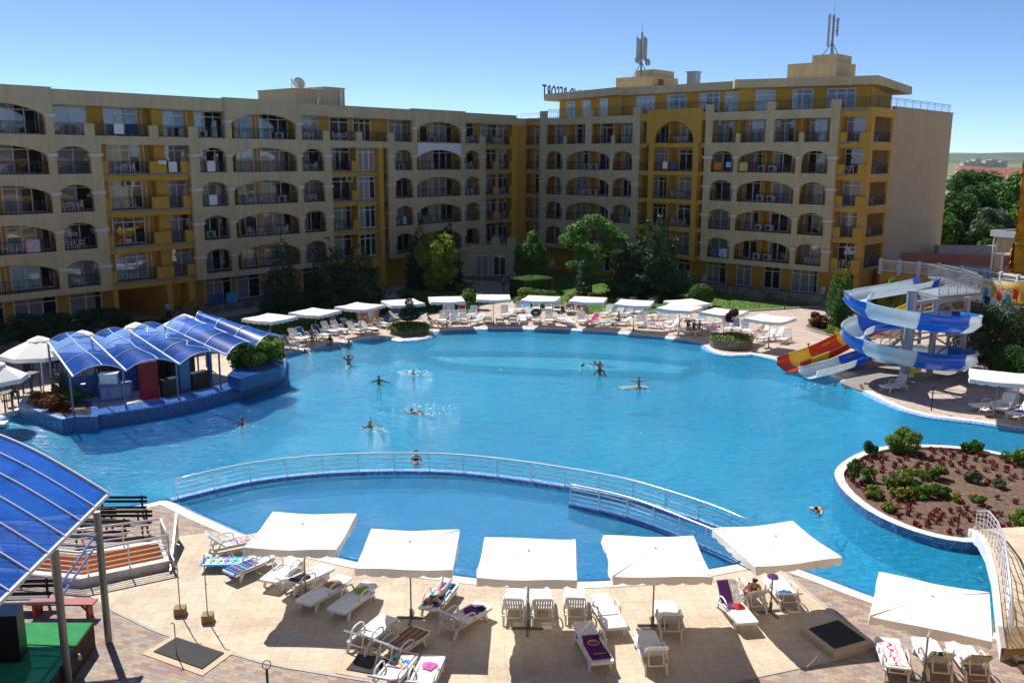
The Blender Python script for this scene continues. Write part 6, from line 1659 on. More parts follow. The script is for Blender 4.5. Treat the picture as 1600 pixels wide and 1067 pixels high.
t = MB(); t.M = M4; t.box(-.35, 10.3, -.35, -.25, 7.3, 7.8); t.box(-.35, -.25, -.25, 7.2, 7.3, 7.8); t.tube([(-.12, -.1, 3.3), (-.12, -.1, 7.3)], .07); t.box(-.2, .8, -.12, 0, 5.85, 6.0); t.build('white_trim', m_white, PV)
for s0 in (.6, 5.2):
    t = MB(); t.M = M4
    for i in range(4): x = s0 + .05 + i * 1.28; t.box(x - .05, x + .05, .1, .2, 3.3, 6.2)
    for z in (3.35, 4.2, 5.8): t.box(s0, s0 + 4.0, .1, .2, z, z + .08)
    t.build('window_frame', m_white, PV)
# banner with coloured hand prints
def banner():
    p0 = G(1499, 431, 3.95); w_ = 9.4; a = Vector((40.0, 76.3, 0)); dirv = Vector((41.05, 72.0, 0)) - Vector((39.3, 78.2, 0)); dirv.normalize()
    base = Vector((38.95, 78.3, 0)); L_ = 7.6; nr = Vector((dirv.y, -dirv.x, 0)); nr = -nr if nr.dot(Vector((-1, -1, 0))) < 0 else nr
    o = empty('banner', (0, 0, 0), 0, 'colourful hand print banner reading animation corner, hung on the terrace wall', 'banner')
    def P(u, v, e=0):
        return base + dirv * (L_ * u) + nr * (.42 + e + .10 * sin(u * 9 + v * 3)) + Vector((0, 0, 4.15 - v * 2.5 - .28 * sin(pi * u) * (1 - v) + .1 * sin(pi * u) * v))
    c = MB(); c.smooth = True; c.grid(lambda u, v: P(u, v), 30, 12)
    m, nt = newmat('banner_print'); out = N(nt, 'ShaderNodeOutputMaterial'); p = N(nt, 'ShaderNodeBsdfPrincipled'); p.inputs['Roughness'].default_value = .7
    tc = N(nt, 'ShaderNodeTexCoord'); sp = N(nt, 'ShaderNodeSeparateXYZ'); L(nt, tc, 'Object', sp, 0)
    no = N(nt, 'ShaderNodeTexNoise', i_Scale=.8); L(nt, tc, 'Object', no, 'Vector')
    ad = N(nt, 'ShaderNodeMath', operation='MULTIPLY_ADD'); ad.inputs[1].default_value = -.11; ad.inputs[2].default_value = 8.58; L(nt, sp, 1, ad, 0)
    a2 = N(nt, 'ShaderNodeMath', operation='MULTIPLY_ADD'); a2.inputs[1].default_value = .22; L(nt, no, 'Fac', a2, 0); L(nt, ad, 0, a2, 2)
    r = ramp(nt, [(.05, (.25, .55, .75)), (.45, (.55, .72, .78)), (.7, (.62, .55, .35)), (.85, (.72, .42, .04))]); L(nt, a2, 0, r, 'Fac'); L(nt, r, 'Color', p, 'Base Color'); L(nt, p, 0, out, 0)
    c.build('cloth', m, o)
    hc = [(.45, .02, .10), (.55, .02, .03), (.02, .22, .5), (.50, .42, .05), (.6, .05, .02), (.02, .3, .55), (.55, .02, .02)]
    for i, cc in enumerate(hc):
        h = MB(); u0 = .22 + i * .105; v0 = .52 + .1 * (i % 3); n = 12
        vs = [P(u0 + .035 * cos(2 * pi * k / n), v0 + .16 * sin(2 * pi * k / n), .04) for k in range(n)]; h.add(vs, [tuple(range(n))])
        for f in range(5):
            an = -.9 + f * .45; du = sin(an) * .07; dv = -cos(an) * .38 * (1 if f else .8)
            q0 = P(u0 + du * .3 - .007, v0 + dv * .3, .05); q1 = P(u0 + du * .3 + .009, v0 + dv * .3, .05); q2 = P(u0 + du + .007, v0 + dv, .05); q3 = P(u0 + du - .006, v0 + dv, .05)
            h.add([q0, q1, q2, q3], [(0, 1, 2, 3)])
        h.build('hand_print', M('print_hand_%d' % i, cc, .7), o)
    cu = bpy.data.curves.new('banner_lettering', 'FONT'); cu.body = 'animation corner'; cu.size = .62; cu.extrude = .012; cu.offset = .012
    cu.materials.append(M('banner_yellow', (.78, .48, .02), .6)); tx = bpy.data.objects.new('banner_lettering', cu); COL.objects.link(tx)
    bpy.context.view_layer.update()
    me = bpy.data.meshes.new_from_object(tx); bpy.data.objects.remove(tx); xs_ = [v.co.x for v in me.vertices]; x0_, x1_ = min(xs_), max(xs_)
    for v in me.vertices:
        u = .2 + .72 * (v.co.x - x0_) / (x1_ - x0_); vv = .24 - v.co.y / 2.5
        v.co = P(u, vv, .07 + v.co.z)
    link('banner_lettering', me, o)
    rp_ = MB(); rp_.tube([P(-.02, 0), P(.5, -.04), P(1.03, 0)], .02, 5); rp_.build('rope', m_white, o)
banner()
# blue beer garden parasol behind the slide
p = G(1393, 495); o = empty('cafe_parasol', p, 0, 'blue, white and red round parasol behind the upper slide turn', 'parasol'); b = MB()
for k in range(8):
    b.m = k % 2; a0, a1 = k * pi / 4, (k + 1) * pi / 4; b.add([(0, 0, 2.5), (1.25 * cos(a0), 1.25 * sin(a0), 2.05), (1.25 * cos(a1), 1.25 * sin(a1), 2.05)], [(0, 1, 2)])
b.build('canopy', [sl_blue, M('parasol_lightblue', (.2, .4, .75), .6)], o); b = MB(); b.tube([(0, 0, 0), (0, 0, 2.5)], .03); b.build('pole', m_frame, o)
# rough stucco balcony corner of the wing next to the camera
st = MB()
m_stucco = M('rough_ochre_stucco', (.50, .30, .045), .95, var=.25, vs=12, bump=1.0, bs=30)
def stuccow(x0, y0, x1, y1, z0, z1):
    def fn(u, v):
        x = x0 + (x1 - x0) * u; y = y0 + (y1 - y0) * u; z = z0 + (z1 - z0) * v
        fl = .06 * max(0, 1 - v * 9)
        n_ = noise.noise(Vector((x * 11, y * 11, z * 11))) * .03 + noise.noise(Vector((x * 27, y * 27, z * 27))) * .02 + fl
        dx, dy = (y1 - y0), -(x1 - x0); l = hypot(dx, dy)
        return (x + dx / l * n_, y + dy / l * n_, z)
    st.grid(fn, int(hypot(x1 - x0, y1 - y0) * 30), int((z1 - z0) * 30))
SX, SY = 5.90, 10.7
stuccow(SX + 1.9, SY + 2.5, SX, SY, 12.28, 15.6); stuccow(SX, SY, SX + 2.2, SY, 12.28, 15.6)
st.smooth = True; st.add([(SX - .1, SY - .1, 12.28), (SX + 2.2, SY - .1, 12.28), (SX + 2.2, SY + 2.5, 12.28), (SX + 1.8, SY + 2.5, 12.28)], [(0, 1, 2, 3)])
NB = empty('neighbouring_wing', (0, 0, 0), 0, 'rough ochre stucco corner of the neighbouring wing at the right edge', 'building')
st.build('stucco_corner', m_stucco, NB); b = MB(); b.box(SX + 2.2, 30, SY + .3, SY + 2.4, 12.3, 19); b.box(10.2, 30, SY + .3, SY + 2.4, 0, 12.3); b.build('wall', m_yellow, NB)
# ------------------------------------------------------------------ trees, hedges, shrubs
def P0(px, py, z=0):
    g_ = G(px, py, z); return (g_.x, g_.y, z)
def conifer(px, py, h, r, label, mat, n=5200, seed=1, size=.16, name='conifer_tree', z0=.15, loc=None):
    rnd = random.Random(seed); B = []
    L_ = 15
    for i in range(L_):
        t = i / (L_ - 1); z = z0 + h * .04 + (h * .93) * t; R = r * (1 - t) ** .75 * (1 + .12 * rnd.uniform(-1, 1)) + .08
        k = max(1, int(8 * (1 - t) + 1))
        for j in range(k):
            a = 2 * pi * j / k + rnd.uniform(-.5, .5); q = R * rnd.uniform(.45, .85)
            B.append((q * cos(a), q * sin(a), z + rnd.uniform(-.15, .15), R * .36 + .08, R * .36 + .08, h * .055))
    return plant(name, loc or P0(px, py), label, 'tree', B, n, size, mat, h * .9, .13, None, seed, limbs=0, shell=.3, droop=.5, aspect=.28)
conifer(444, 502, 7.4, 2.3, 'narrow dark conifer right behind the bar roof, against the left wing', lf_con, seed=2, n=6500)
conifer(512, 492, 6.9, 3.0, 'broad dark conifer at the left wing, left one of the pair', lf_con, seed=3, n=8000)
conifer(562, 491, 6.6, 2.8, 'broad dark conifer at the left wing beside the passage', lf_con, seed=4, n=8000)
conifer(0, 0, 7.3, 1.6, 'slim dark conifer behind the yellow green tree, left side', lf_con, seed=5, loc=(-9.7, 94.5, 0))
conifer(0, 0, 7.4, 1.8, 'slim dark conifer behind the yellow green tree, right side', lf_con, seed=6, loc=(-6.6, 94.0, 0), n=6500)
conifer(988, 462, 6.6, 2.8, 'dark pine right of the feathery tree', lf_pine, seed=7, n=8000, size=.19)
conifer(1022, 465, 8.6, 3.5, 'tallest dark pine on the lawn', lf_pine, seed=8, n=12000, size=.2)
plant('maple_tree', P0(681, 470), 'yellow green leafy tree before the dark conifers', 'tree', clump_blobs(2.5, 2.3, .9, 7.3, 40, 9, br=.27), 5200, .13, lf_yel, 4.5, .1, seed=9, limbs=7, spread=2.0, shell=.35)
plant('maple_tree', P0(829, 452), 'small bright green tree at the inner corner of the building', 'tree', clump_blobs(1.9, 1.7, .9, 6.0, 26, 10, br=.34), 6000, .14, lf_green, 4.0, .09, seed=10, limbs=5, spread=1.4)
fb_ = clump_blobs(3.3, 3.0, 3.6, 8.2, 30, 12, br=.27, lob=1.15) + clump_blobs(2.6, 2.4, 1.8, 4.6, 12, 13, br=.28, lob=1.2)
plant('feathery_tree', P0(923, 458), 'tall feathery light green tree on the lawn with an open crown', 'tree', fb_, 9000, .15, leafmat('feathery_leaves', (.04, .11, .025), (.18, .36, .07), .42), 6.0, .14, seed=11, limbs=9, spread=2.6, shell=.4)
def column_tree(px, py, h, r, label, mat=lf_box, name='cypress', seed=1, n=2600):
    B = []; k = 9
    for i in range(k):
        t = i / (k - 1); B.append((0, 0, .25 + h * .92 * t, r * (1 - t ** 3.0) * .95 + .07, r * (1 - t ** 3.0) * .95 + .07, h * .1))
    return plant(name, P0(px, py), label, 'tree', B, n, .085, mat, h * .5, .06, None, seed, limbs=0, shell=.75)
column_tree(912, 468, 4.3, .85, 'dark columnar cypress on the lawn behind two red shrubs', lf_con, seed=3)
column_tree(1302, 512, 4.8, .78, 'tall columnar thuja behind the slide bed, left of three', seed=4); column_tree(1318, 512, 5.1, .75, 'tallest columnar thuja behind the slide bed, middle of three', seed=5); column_tree(1309, 518, 3.6, .7, 'lower columnar thuja in front of two taller ones', seed=6)
def bush(px, py, r, h, label, mat, n=1800, size=.09, name='bush', seed=1, z=0, ball=False, k=7, sq=1.0, loc=None):
    B = [(0, 0, h * .52, r, r * sq, h * .5)] if ball else clump_blobs(r, r * sq, .05, h, k, seed, br=.42)
    return plant(name, loc or P0(px, py, z), label, 'bush', B, n, size, mat, trunk=False, crown='foliage', seed=seed, shell=.85 if ball else .55, zmin=.02)
bush(1095, 478, 1.15, 2.0, 'round clipped green bush on the lawn', lf_box, 5200, .07, 'topiary_bush', ball=True)
bush(1575, 592, 1.35, 2.1, 'round clipped bush at the right edge, left of two', lf_box, 5200, .07, 'topiary_bush', ball=True, seed=2); bush(1608, 598, 1.3, 1.9, 'round clipped bush cut by the right edge', lf_box, 4200, .07, 'topiary_bush', ball=True, seed=3)
bush(1540, 562, 2.9, 4.0, 'large lavender flowering shrub behind the spiral slide', lf_lav, 12000, .10, 'flowering_shrub', seed=4, k=22)
bush(1592, 560, 2.1, 4.2, 'tall golden leaved shrub at the right edge', lf_gold, 8000, .10, 'golden_shrub', seed=5, k=16)
bush(1375, 500, .9, 2.3, 'small yellow green young tree above the upper slide turn', lf_yel, 1600, .12, 'young_tree', seed=6, k=9, loc=(33.0, 78.0, 1.2))
for i, (px, py, r, h, mt, lab) in enumerate(((898, 480, .95, 1.3, lf_rust, 'rust red round shrub before the columnar cypress'), (927, 474, .9, 1.1, lf_rust, 'rust red shrub right of the columnar cypress'), (1268, 510, .7, .6, lf_gold, 'low golden shrub at the left tip of the slide bed'), (1282, 512, .8, .9, lf_red, 'dark red shrub in the slide bed'), (1296, 520, .8, .6, lf_yel, 'low yellow green shrub in front of the thujas'),
    (1312, 524, .7, .5, lf_gold, 'bright yellow shrub along the curved bed kerb'), (1332, 517, .9, 1.1, lf_green, 'dark green shrub right of the thujas'), (1330, 525, .7, .5, lf_gold, 'yellow shrub near the right end of the bed'), (1345, 505, 1.0, 1.6, lf_green, 'taller green shrub behind the slide turn'), (1350, 524, .6, .6, lf_red, 'red leaved shrub near the red slide'), (1275, 503, .7, .8, lf_red, 'wine red shrub at the back of the slide bed'), (690, 488, .0, 0, None, ''))):
    if mt: bush(px, py, r, h, lab, mt, 1100, .08, 'shrub', seed=20 + i)
for i, (px, py, r, h, lab) in enumerate(((665, 484, 1.4, 1.5, 'low dark bush behind the fifth parasol, left one'), (700, 483, 1.6, 1.3, 'low dark bush behind the fifth parasol'), (735, 483, 1.6, 1.9, 'loose bush in front of the clipped hedge block'), (985, 478, 1.2, 1.0, 'wispy low bush on the shaded lawn'), (1010, 480, 1.1, 1.0, 'wispy low bush right of its neighbour on the shaded lawn'), (640, 476, 1.0, 1.2, 'dark low bush at the edge of the left path'))):
    bush(px, py, r, h, lab, lf_hedge if i < 3 else lf_silver if i < 5 else lf_con, 1800, .09, 'bush', seed=40 + i)
for i, (px, py, r, h, lab) in enumerate(((40, 545, 2.6, 2.3, 'dark rounded bush along the left wing, leftmost'), (95, 540, 2.8, 2.4, 'dark rounded bush along the left wing below the glass door'), (165, 530, 2.6, 2.3, 'dark rounded bush before the dark passage'), (240, 520, 1.6, 1.0, 'low dark bush at the stone steps'))):
    bush(px, py, r, h, lab, lf_con, 4500, .10, 'bush', seed=50 + i, k=12)
def hedge(p, q, w, h, label, mat=lf_hedge, n=None, name='hedge', z=0, seed=1, rag=.03):
    a = Vector((*p, 0)); b = Vector((*q, 0)); l = (b - a).length; rg = np.random.default_rng(seed); n = n or int(l * (w + 2 * h) * 230)
    u = rg.random(n) * l; face = rg.random(n); pr = w / (w + 2 * h)
    top = face < pr; y = np.where(top, (rg.random(n) - .5) * w, np.where(rg.random(n) < .5, -w / 2, w / 2)); zz = np.where(top, h, rg.random(n) * h)
    c = np.stack([u, y, zz], 1) + rg.normal(size=(n, 3)) * rag
    nn = np.where(top[:, None], [0, 0, 1.0], np.stack([np.zeros(n), np.sign(y), np.zeros(n)], 1)) + rg.normal(size=(n, 3)) * .55; nn /= np.linalg.norm(nn, axis=1)[:, None]
    t = np.cross(nn, rg.normal(size=(n, 3))); t /= np.linalg.norm(t, axis=1)[:, None]; bb = np.cross(nn, t); s = .07 * (.6 + .8 * rg.random(n))[:, None]
    V = np.empty((n, 4, 3)); V[:, 0] = c - t * s; V[:, 1] = c + bb * s * .6; V[:, 2] = c + t * s; V[:, 3] = c - bb * s * .6
    me = bpy.data.meshes.new(name); me.from_pydata(V.reshape(-1, 3).tolist(), [], np.arange(4 * n).reshape(-1, 4).tolist()); me.materials.append(mat)
    o = empty(name, (a.x, a.y, z), atan2((b - a).y, (b - a).x), label, 'hedge'); link('foliage', me, o)
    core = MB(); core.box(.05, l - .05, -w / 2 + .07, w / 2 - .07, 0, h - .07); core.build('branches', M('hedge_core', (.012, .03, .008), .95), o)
    return o
hedge(G2(335, 545), G2(600, 487.5), 1.3, 1.1, 'long low clipped hedge behind the left row of parasols', seed=2)
hedge(G2(713, 472), G2(741, 472), 1.9, 1.7, 'square clipped hedge block at the left side of the entrance path', seed=3)
hedge(G2(808, 466), G2(850, 461), 2.6, 1.9, 'clipped hedge block at the right side of the entrance path', seed=4)
bush(842, 476, 1.9, 1.6, 'looser green bush in front of the right hedge block', lf_hedge, 3800, .09, 'bush', seed=61, k=12); bush(822, 477, 1.5, 1.6, 'light green tufted bush at the path corner', lf_yel, 2600, .09, 'bush', seed=62, k=9)
hedge(G2(420, 505), G2(520, 482), 1.2, 1.3, 'dark hedge under the conifers', lf_con, seed=5)
# grass blades on the lawns
def grass(poly, n, label, seed):
    rg = np.random.default_rng(seed); xs_ = [p[0] for p in poly]; ys_ = [p[1] for p in poly]; pts = []
    while len(pts) < n:
        x = rg.uniform(min(xs_), max(xs_)); y = rg.uniform(min(ys_), max(ys_)); c_ = False; j = len(poly) - 1
        for i in range(len(poly)):
            if (poly[i][1] > y) != (poly[j][1] > y) and x < (poly[j][0] - poly[i][0]) * (y - poly[i][1]) / (poly[j][1] - poly[i][1]) + poly[i][0]: c_ = not c_
            j = i
        if c_: pts.append((x, y))
    mb = MB(); rnd = random.Random(seed)
    for x, y in pts:
        a = rnd.uniform(0, pi); w_ = .05; h_ = rnd.uniform(.05, .11); mb.add([(x - w_ * cos(a), y - w_ * sin(a), .03), (x + w_ * cos(a), y + w_ * sin(a), .03), (x + rnd.uniform(-.05, .05), y + rnd.uniform(-.05, .05), .03 + h_)], [(0, 1, 2)])
    o = mb.build('grass', leafmat('grass_blades', (.07, .17, .02), (.20, .36, .05), .45)); tag(o, label, 'grass', kind='stuff')
grass(lawnR, 16000, 'short green grass blades on the right lawn', 3); grass(lawnM, 5000, 'short grass round the yellow green tree', 4)

# round planters at the pool edge
def ring_planter(px, py, r, h, mat, label, zb=0):
    p = G(px, py); mb = MB(); mb.lathe([(r * .93, 0), (r, 0.02), (r, h), (r - .14, h), (r - .16, h - .12), (.05, h - .12)], 28); o = mb.build('round_planter', mat, None, (p.x, p.y, zb)); tag(o, label, 'planter'); return p
p = ring_planter(640, 519, 1.5, .42, m_stonewall, 'round planter bulging into the pool under the clipped cone tree')
o = plant('ground_cover', (p.x, p.y, 0), 'light green trailing plant round the clipped cone tree', 'plant', [(0, 0, .42, 1.75, 1.75, .3)], 4200, .08, lf_topi, trunk=False, crown='foliage', seed=70, shell=.7, zmin=.08)
B = [(0, 0, 1.35, .85, .85, .42), (0, 0, 1.8, .62, .62, .45), (0, 0, 2.3, .33, .33, .4)]
plant('clipped_tree', (p.x, p.y, .02), 'small dark cone clipped tree in the left round planter', 'tree', B, 4200, .06, lf_con, 1.5, .05, seed=71, limbs=0, shell=.8)
p = ring_planter(1142, 541, 1.55, .62, m_stonewall, 'round rubble stone planter by the pool under the small red tree')
plant('ground_cover', (p.x, p.y, 0), 'yellow green trailing plant in the stone planter', 'plant', [(0, 0, .62, 1.55, 1.55, .26)], 3800, .08, lf_topi, trunk=False, crown='foliage', seed=72, shell=.7, zmin=.45)
plant('small_red_tree', (p.x, p.y, .5), 'small round headed red leaved tree in the stone planter', 'tree', clump_blobs(.52, .52, 1.15, 2.3, 9, 73, br=.45), 1500, .07, lf_red, 1.4, .035, seed=73, limbs=3, spread=.3)
# woodland and hills town
for i, (x, y, r, h, mt, lab) in enumerate(((57.5, 121, 6, 9.6, lf_far, 'large dark green tree right beside the blank gable'), (62, 124, 6, 9.9, lf_far, 'broad green tree behind the terrace, middle'), (66, 132, 7.5, 12.4, lf_far, 'tallest dark tree at the upper right'), (70, 128, 7, 11.6, lf_green, 'lighter green tree right of the tallest one'), (61, 117, 5.0, 7.6, lf_silver, 'silvery green tree in front of the woodland'),
    (66.5, 118, 5.5, 8.8, lf_green, 'green tree right of the silvery one'), (53, 113, 5.0, 7.2, lf_green, 'low bright green tree by the red terrace wall'), (57, 109, 4.5, 6.0, lf_far, 'low dark tree behind the grey block'), (75, 124, 7, 11.0, lf_far, 'dark tree at the right edge behind the stucco corner'), (63, 109, 4.5, 6.4, lf_green, 'low green tree behind the pavilion'), (56, 130, 6, 9.4, lf_far, 'dark tree just behind the gable corner'))):
    plant('broad_tree', (x, y, 0), lab, 'tree', clump_blobs(r * .66, r * .66, .8, h, 38, 80 + i, br=.30, lob=1.1), 10000, .27, mt, h * .6, .25, 'woodland trees behind the terrace', 80 + i, limbs=6, spread=r * .4)
rnd = random.Random(31)
town = MB(); roofm = M('terracotta_roof', (.42, .16, .10), .9); wallm = M('far_wall', (.62, .55, .46), .9)
def house(x, y, z, w_, d_, h_, label, grp, flat=False):
    o = empty('far_house', (x, y, z), rnd.uniform(-.3, .3), label, 'house', grp)
    b = MB(); b.box(-w_ / 2, w_ / 2, -d_ / 2, d_ / 2, -2, h_); b.build('wall', wallm, o)
    b = MB()
    if flat: b.box(-w_ / 2 - .4, w_ / 2 + .4, -d_ / 2 - .4, d_ / 2 + .4, h_, h_ + 1)
    else: b.add([(-w_ / 2 - 1, -d_ / 2 - 1, h_), (w_ / 2 + 1, -d_ / 2 - 1, h_), (w_ / 2 + 1, d_ / 2 + 1, h_), (-w_ / 2 - 1, d_ / 2 + 1, h_), (-w_ / 2 * .6, 0, h_ + d_ * .35), (w_ / 2 * .6, 0, h_ + d_ * .35)], [(0, 1, 5, 4), (2, 3, 4, 5), (1, 2, 5), (3, 0, 4), (0, 3, 2, 1)])
    b.build('roof', wallm if flat else roofm, o)
for r_ in range(6):
    for k in range(15):
        px = 1508 + k * 8 + rnd.uniform(-3, 3) + r_ * 2; py = 263 + r_ * 2.6 + max(0, (1545 - px)) * -.06
        Y = 1250 - r_ * 90; gx = G(px, 280).x / G(px, 280).y * Y
        zt = CAM_H - Y * tan(PITCH - math.atan((533.5 - py) / FPX))
        house(gx, Y, zt - 7, 20, 13, 6, 'small red roofed house in the distant town', 'red roofed houses of the distant town')
for k in range(8):
    px = 1505 + k * 8.5; py = 251.5 + (k % 2); Y = 1700; gx = G(px, 280).x / G(px, 280).y * Y; zt = CAM_H - Y * tan(PITCH - math.atan((533.5 - py) / FPX))
    house(gx, Y, zt - 10, 11, 12, 10 + (k % 3) * 3, 'grey apartment block on the rise of the distant town', 'grey blocks of the distant town', True)
t_ = G(1498, 283); plant('round_tree', (t_.x * 400 / t_.y, 400, -1), 'lone round tree in the dry field', 'tree', clump_blobs(5, 4, 0, 7, 12, 95, br=.4), 1200, .6, lf_far, 3, .3, seed=95)

# ---- island planting
izc = [( x, y) for x, y in ISLi]
m_redfl = leafmat('red_bedding_leaves', (.06, .010, .014), (.26, .03, .035), .25)
def inside(poly, x, y):
    c_ = False; j = len(poly) - 1
    for i in range(len(poly)):
        if (poly[i][1] > y) != (poly[j][1] > y) and x < (poly[j][0] - poly[i][0]) * (y - poly[i][1]) / (poly[j][1] - poly[i][1]) + poly[i][0]: c_ = not c_
        j = i
    return c_
ins_ = offset_poly(ISLi, -.15)
def tuft(mesh_seed, mt, n=46, r=.16, h=.2, size=.05): return leaf_mesh('bedding_plant', [(0, 0, h * .5, r, r, h * .55)], n, size, mt, mesh_seed, shell=.3)
TUF = [tuft(s, m_redfl, r=.12 + .02 * (s % 3)) for s in range(300, 306)]
cx0, cy0 = G(1460, 780, .2).x, G(1460, 780, .2).y; cand = []
for ring in range(1, 26):
    R = .42 * ring; k = int(2 * pi * R / .36)
    for i in range(k):
        a = 2 * pi * i / k + ring * .37; x = cx0 + R * cos(a) * 1.25 + rnd.uniform(-.09, .09); y = cy0 + R * sin(a) + rnd.uniform(-.07, .07)
        if inside(ins_, x, y) and rnd.random() < .70: cand.append((x, y))
cam_c = lambda p: p[0] ** 2 + p[1] ** 2
big_b = [(1426, 762, 1.2), (1446, 765, 1.0), (1395, 775, .6)]
cand = [c_ for c_ in cand if not (16.4 < c_[0] < 19.2 and 33.6 < c_[1] < 36.8) and (not (c_[0] > 19.0 and c_[1] < 37.8) or rnd.random() < .3)]
vis = [c_ for c_ in cand if c_[0] < 24.5]; vis.sort(key=cam_c)
for i, (x, y) in enumerate(vis[:295]):
    o = link('bedding_plant', TUF[i % 6], None, (x, y, .16), rnd.uniform(0, 6)); tag(o, 'small dark red bedding plant in the rings of the flower island', 'flower', 'dark red bedding plants of the flower island')
if len(vis) > 295:
    mb = MB()
    rest = vis[295:]; B = [(x, y, .26, .13, .13, .1) for x, y in rest]
    tag(link('bedding_plants', leaf_mesh('bedding_plants', B, 34 * len(rest), .05, m_redfl, 77, shell=.3)), 'remaining dark red bedding plants at the back of the flower island', 'flowers', kind='stuff')
IZ = .16
def ib_(px, py, r, h, mt, lab, n=900, name='shrub', fl=0, seed=0):
    r *= .8; h *= .82; p = G(px, py, IZ); o = plant(name, (p.x, p.y, IZ), lab, 'plant', clump_blobs(r, r, .0, h, 9, seed or px, br=.42), n, .055, mt, trunk=False, crown='foliage', seed=px)
    if fl:
        f = leaf_mesh('blossom', [(b_[0], b_[1], b_[2] + .04, b_[3], b_[4], b_[5]) for b_ in clump_blobs(r, r, .0, h, 9, seed or px, br=.42)], fl, .045, lf_flow, px + 1, shell=.98, zmin=h * .45)
        link('blossom', f, o)
    return o
ib_(1410, 706, 1.05, 1.5, lf_bright, 'big bright green bush at the back of the flower island', 4200, 'bush')
ib_(1357, 712, .5, .8, lf_box, 'dark round bush at the back left of the flower island', 1100); ib_(1508, 706, .32, .5, lf_box, 'small dark bush at the island back, left of the taller one'); ib_(1524, 707, .5, .8, lf_green, 'dark green bush at the island back'); ib_(1583, 722, .65, 1.0, lf_bright, 'light green bush at the right back of the island', 1600)
ib_(1334, 752, .38, 1.2, lf_green, 'green climbing plant round the left island lamp', 1100); ib_(1356, 752, .4, .8, lf_green, 'green plant right of the left island lamp', 700, fl=14)
ib_(1364, 776, .5, .55, lf_bright, 'light green low plant at the front left of the island'); ib_(1393, 765, .48, .7, lf_green, 'marigold clump left of the large one', 900, 'marigold', 40)
ib_(1424, 757, 1.0, .85, lf_green, 'large marigold clump in the middle of the island', 3200, 'marigold', 150); ib_(1432, 775, .8, .6, lf_green, 'low marigold clump in front of the large one', 1800, 'marigold', 160); ib_(1409, 779, .5, .6, lf_green, 'dense orange marigold clump at the front', 800, 'marigold', 200)
ib_(1465, 748, .55, .8, lf_green, 'marigold clump right of the middle', 1200, 'marigold', 60); ib_(1462, 775, .65, .6, lf_green, 'leafy green clump right of the marigolds', 1500, 'marigold', 30); ib_(1390, 798, .4, .5, lf_bright, 'small marigold at the island front edge', 600, 'marigold', 45)
ib_(1497, 783, .35, .4, lf_bright, 'small marigold between soil patches', 500, 'marigold', 60); ib_(1525, 786, .45, .45, lf_green, 'small orange marigold near the bridge', 700, 'marigold', 60); ib_(1521, 753, .5, .6, lf_silver, 'grey green plant on bare soil', 800); ib_(1561, 762, .35, .5, lf_silver, 'smaller grey green plant on bare soil', 500); ib_(1592, 822, .55, .8, lf_bright, 'light green shrub behind the bridge railing', 900)

# ------------------------------------------------------------------ foreground left: canopy, stage, pit, benches
CAN = empty('blue_canopy', (0, 0, 0), 0, 'large arched blue sheet canopy on grey posts in the near left corner', 'canopy')
ea = G(168, 772, 4.0); eb_ = Vector((-10.9, 17.0, 4.0)) ; ed = (Vector((G(0, 938, 4.0).x, G(0, 938, 4.0).y, 4.0)) - ea); ed.z = 0
tip2 = ea + ed * 1.25
dirb = (G(0, 697, 5.4) - ea); dirb = Vector((-6.4, 1.4, 0)) if True else dirb
def canp(u, v, e=0):
    p = ea.lerp(tip2, u) + dirb * v
    return Vector((p.x, p.y, 4.0 + 1.75 * sin(min(1, v) * pi * .62) + e))
s = MB(); s.smooth = True; s.grid(lambda u, v: canp(u, v), 12, 22); s.build('sheet', m_blueroof, CAN)
for i in range(9):
    u = i / 8; r = MB(); r.tube([canp(u, k / 14, .04) for k in range(15)], .026 if i else .045, 6); r.build('curved_rib', m_frame, CAN)
r = MB(); r.tube([canp(k / 8, 0, -.03) for k in range(9)], .06, 8)
for v in (.33, .66): r.tube([canp(k / 8, v, -.06) for k in range(9)], .04, 6)
r.build('eave_beam', m_frame, CAN)
for px, py, tpx, tpy in ((170, 1003, 141, 800), (108, 1080, 75, 880)):
    g_ = G(px, py); t = MB(); t.tube([(g_.x, g_.y, 0), (g_.x, g_.y, 3.95)], .10, 14); t.build('post', m_steel, CAN)
c1, c2 = G(170, 1003), G(108, 1080)
t = MB()
for z, e in ((3.55, .9), (3.2, .6), (2.9, .35)): t.tube([(c1.x, c1.y, z), (c1.x - 4.2, c1.y + .3, z + e * .2), (c1.x - 7, c1.y + .4, z)], .03, 6)
t.tube([(c1.x, c1.y, 3.4), (c2.x, c2.y, 2.9)], .035, 6); t.tube([(c1.x, c1.y, 3.1), (c2.x, c2.y, 2.6)], .035, 6); t.tube([(c2.x, c2.y, 2.5), (c2.x - 4, c2.y + .3, 2.2)], .035, 6); t.build('tie_rod', m_galv, CAN)
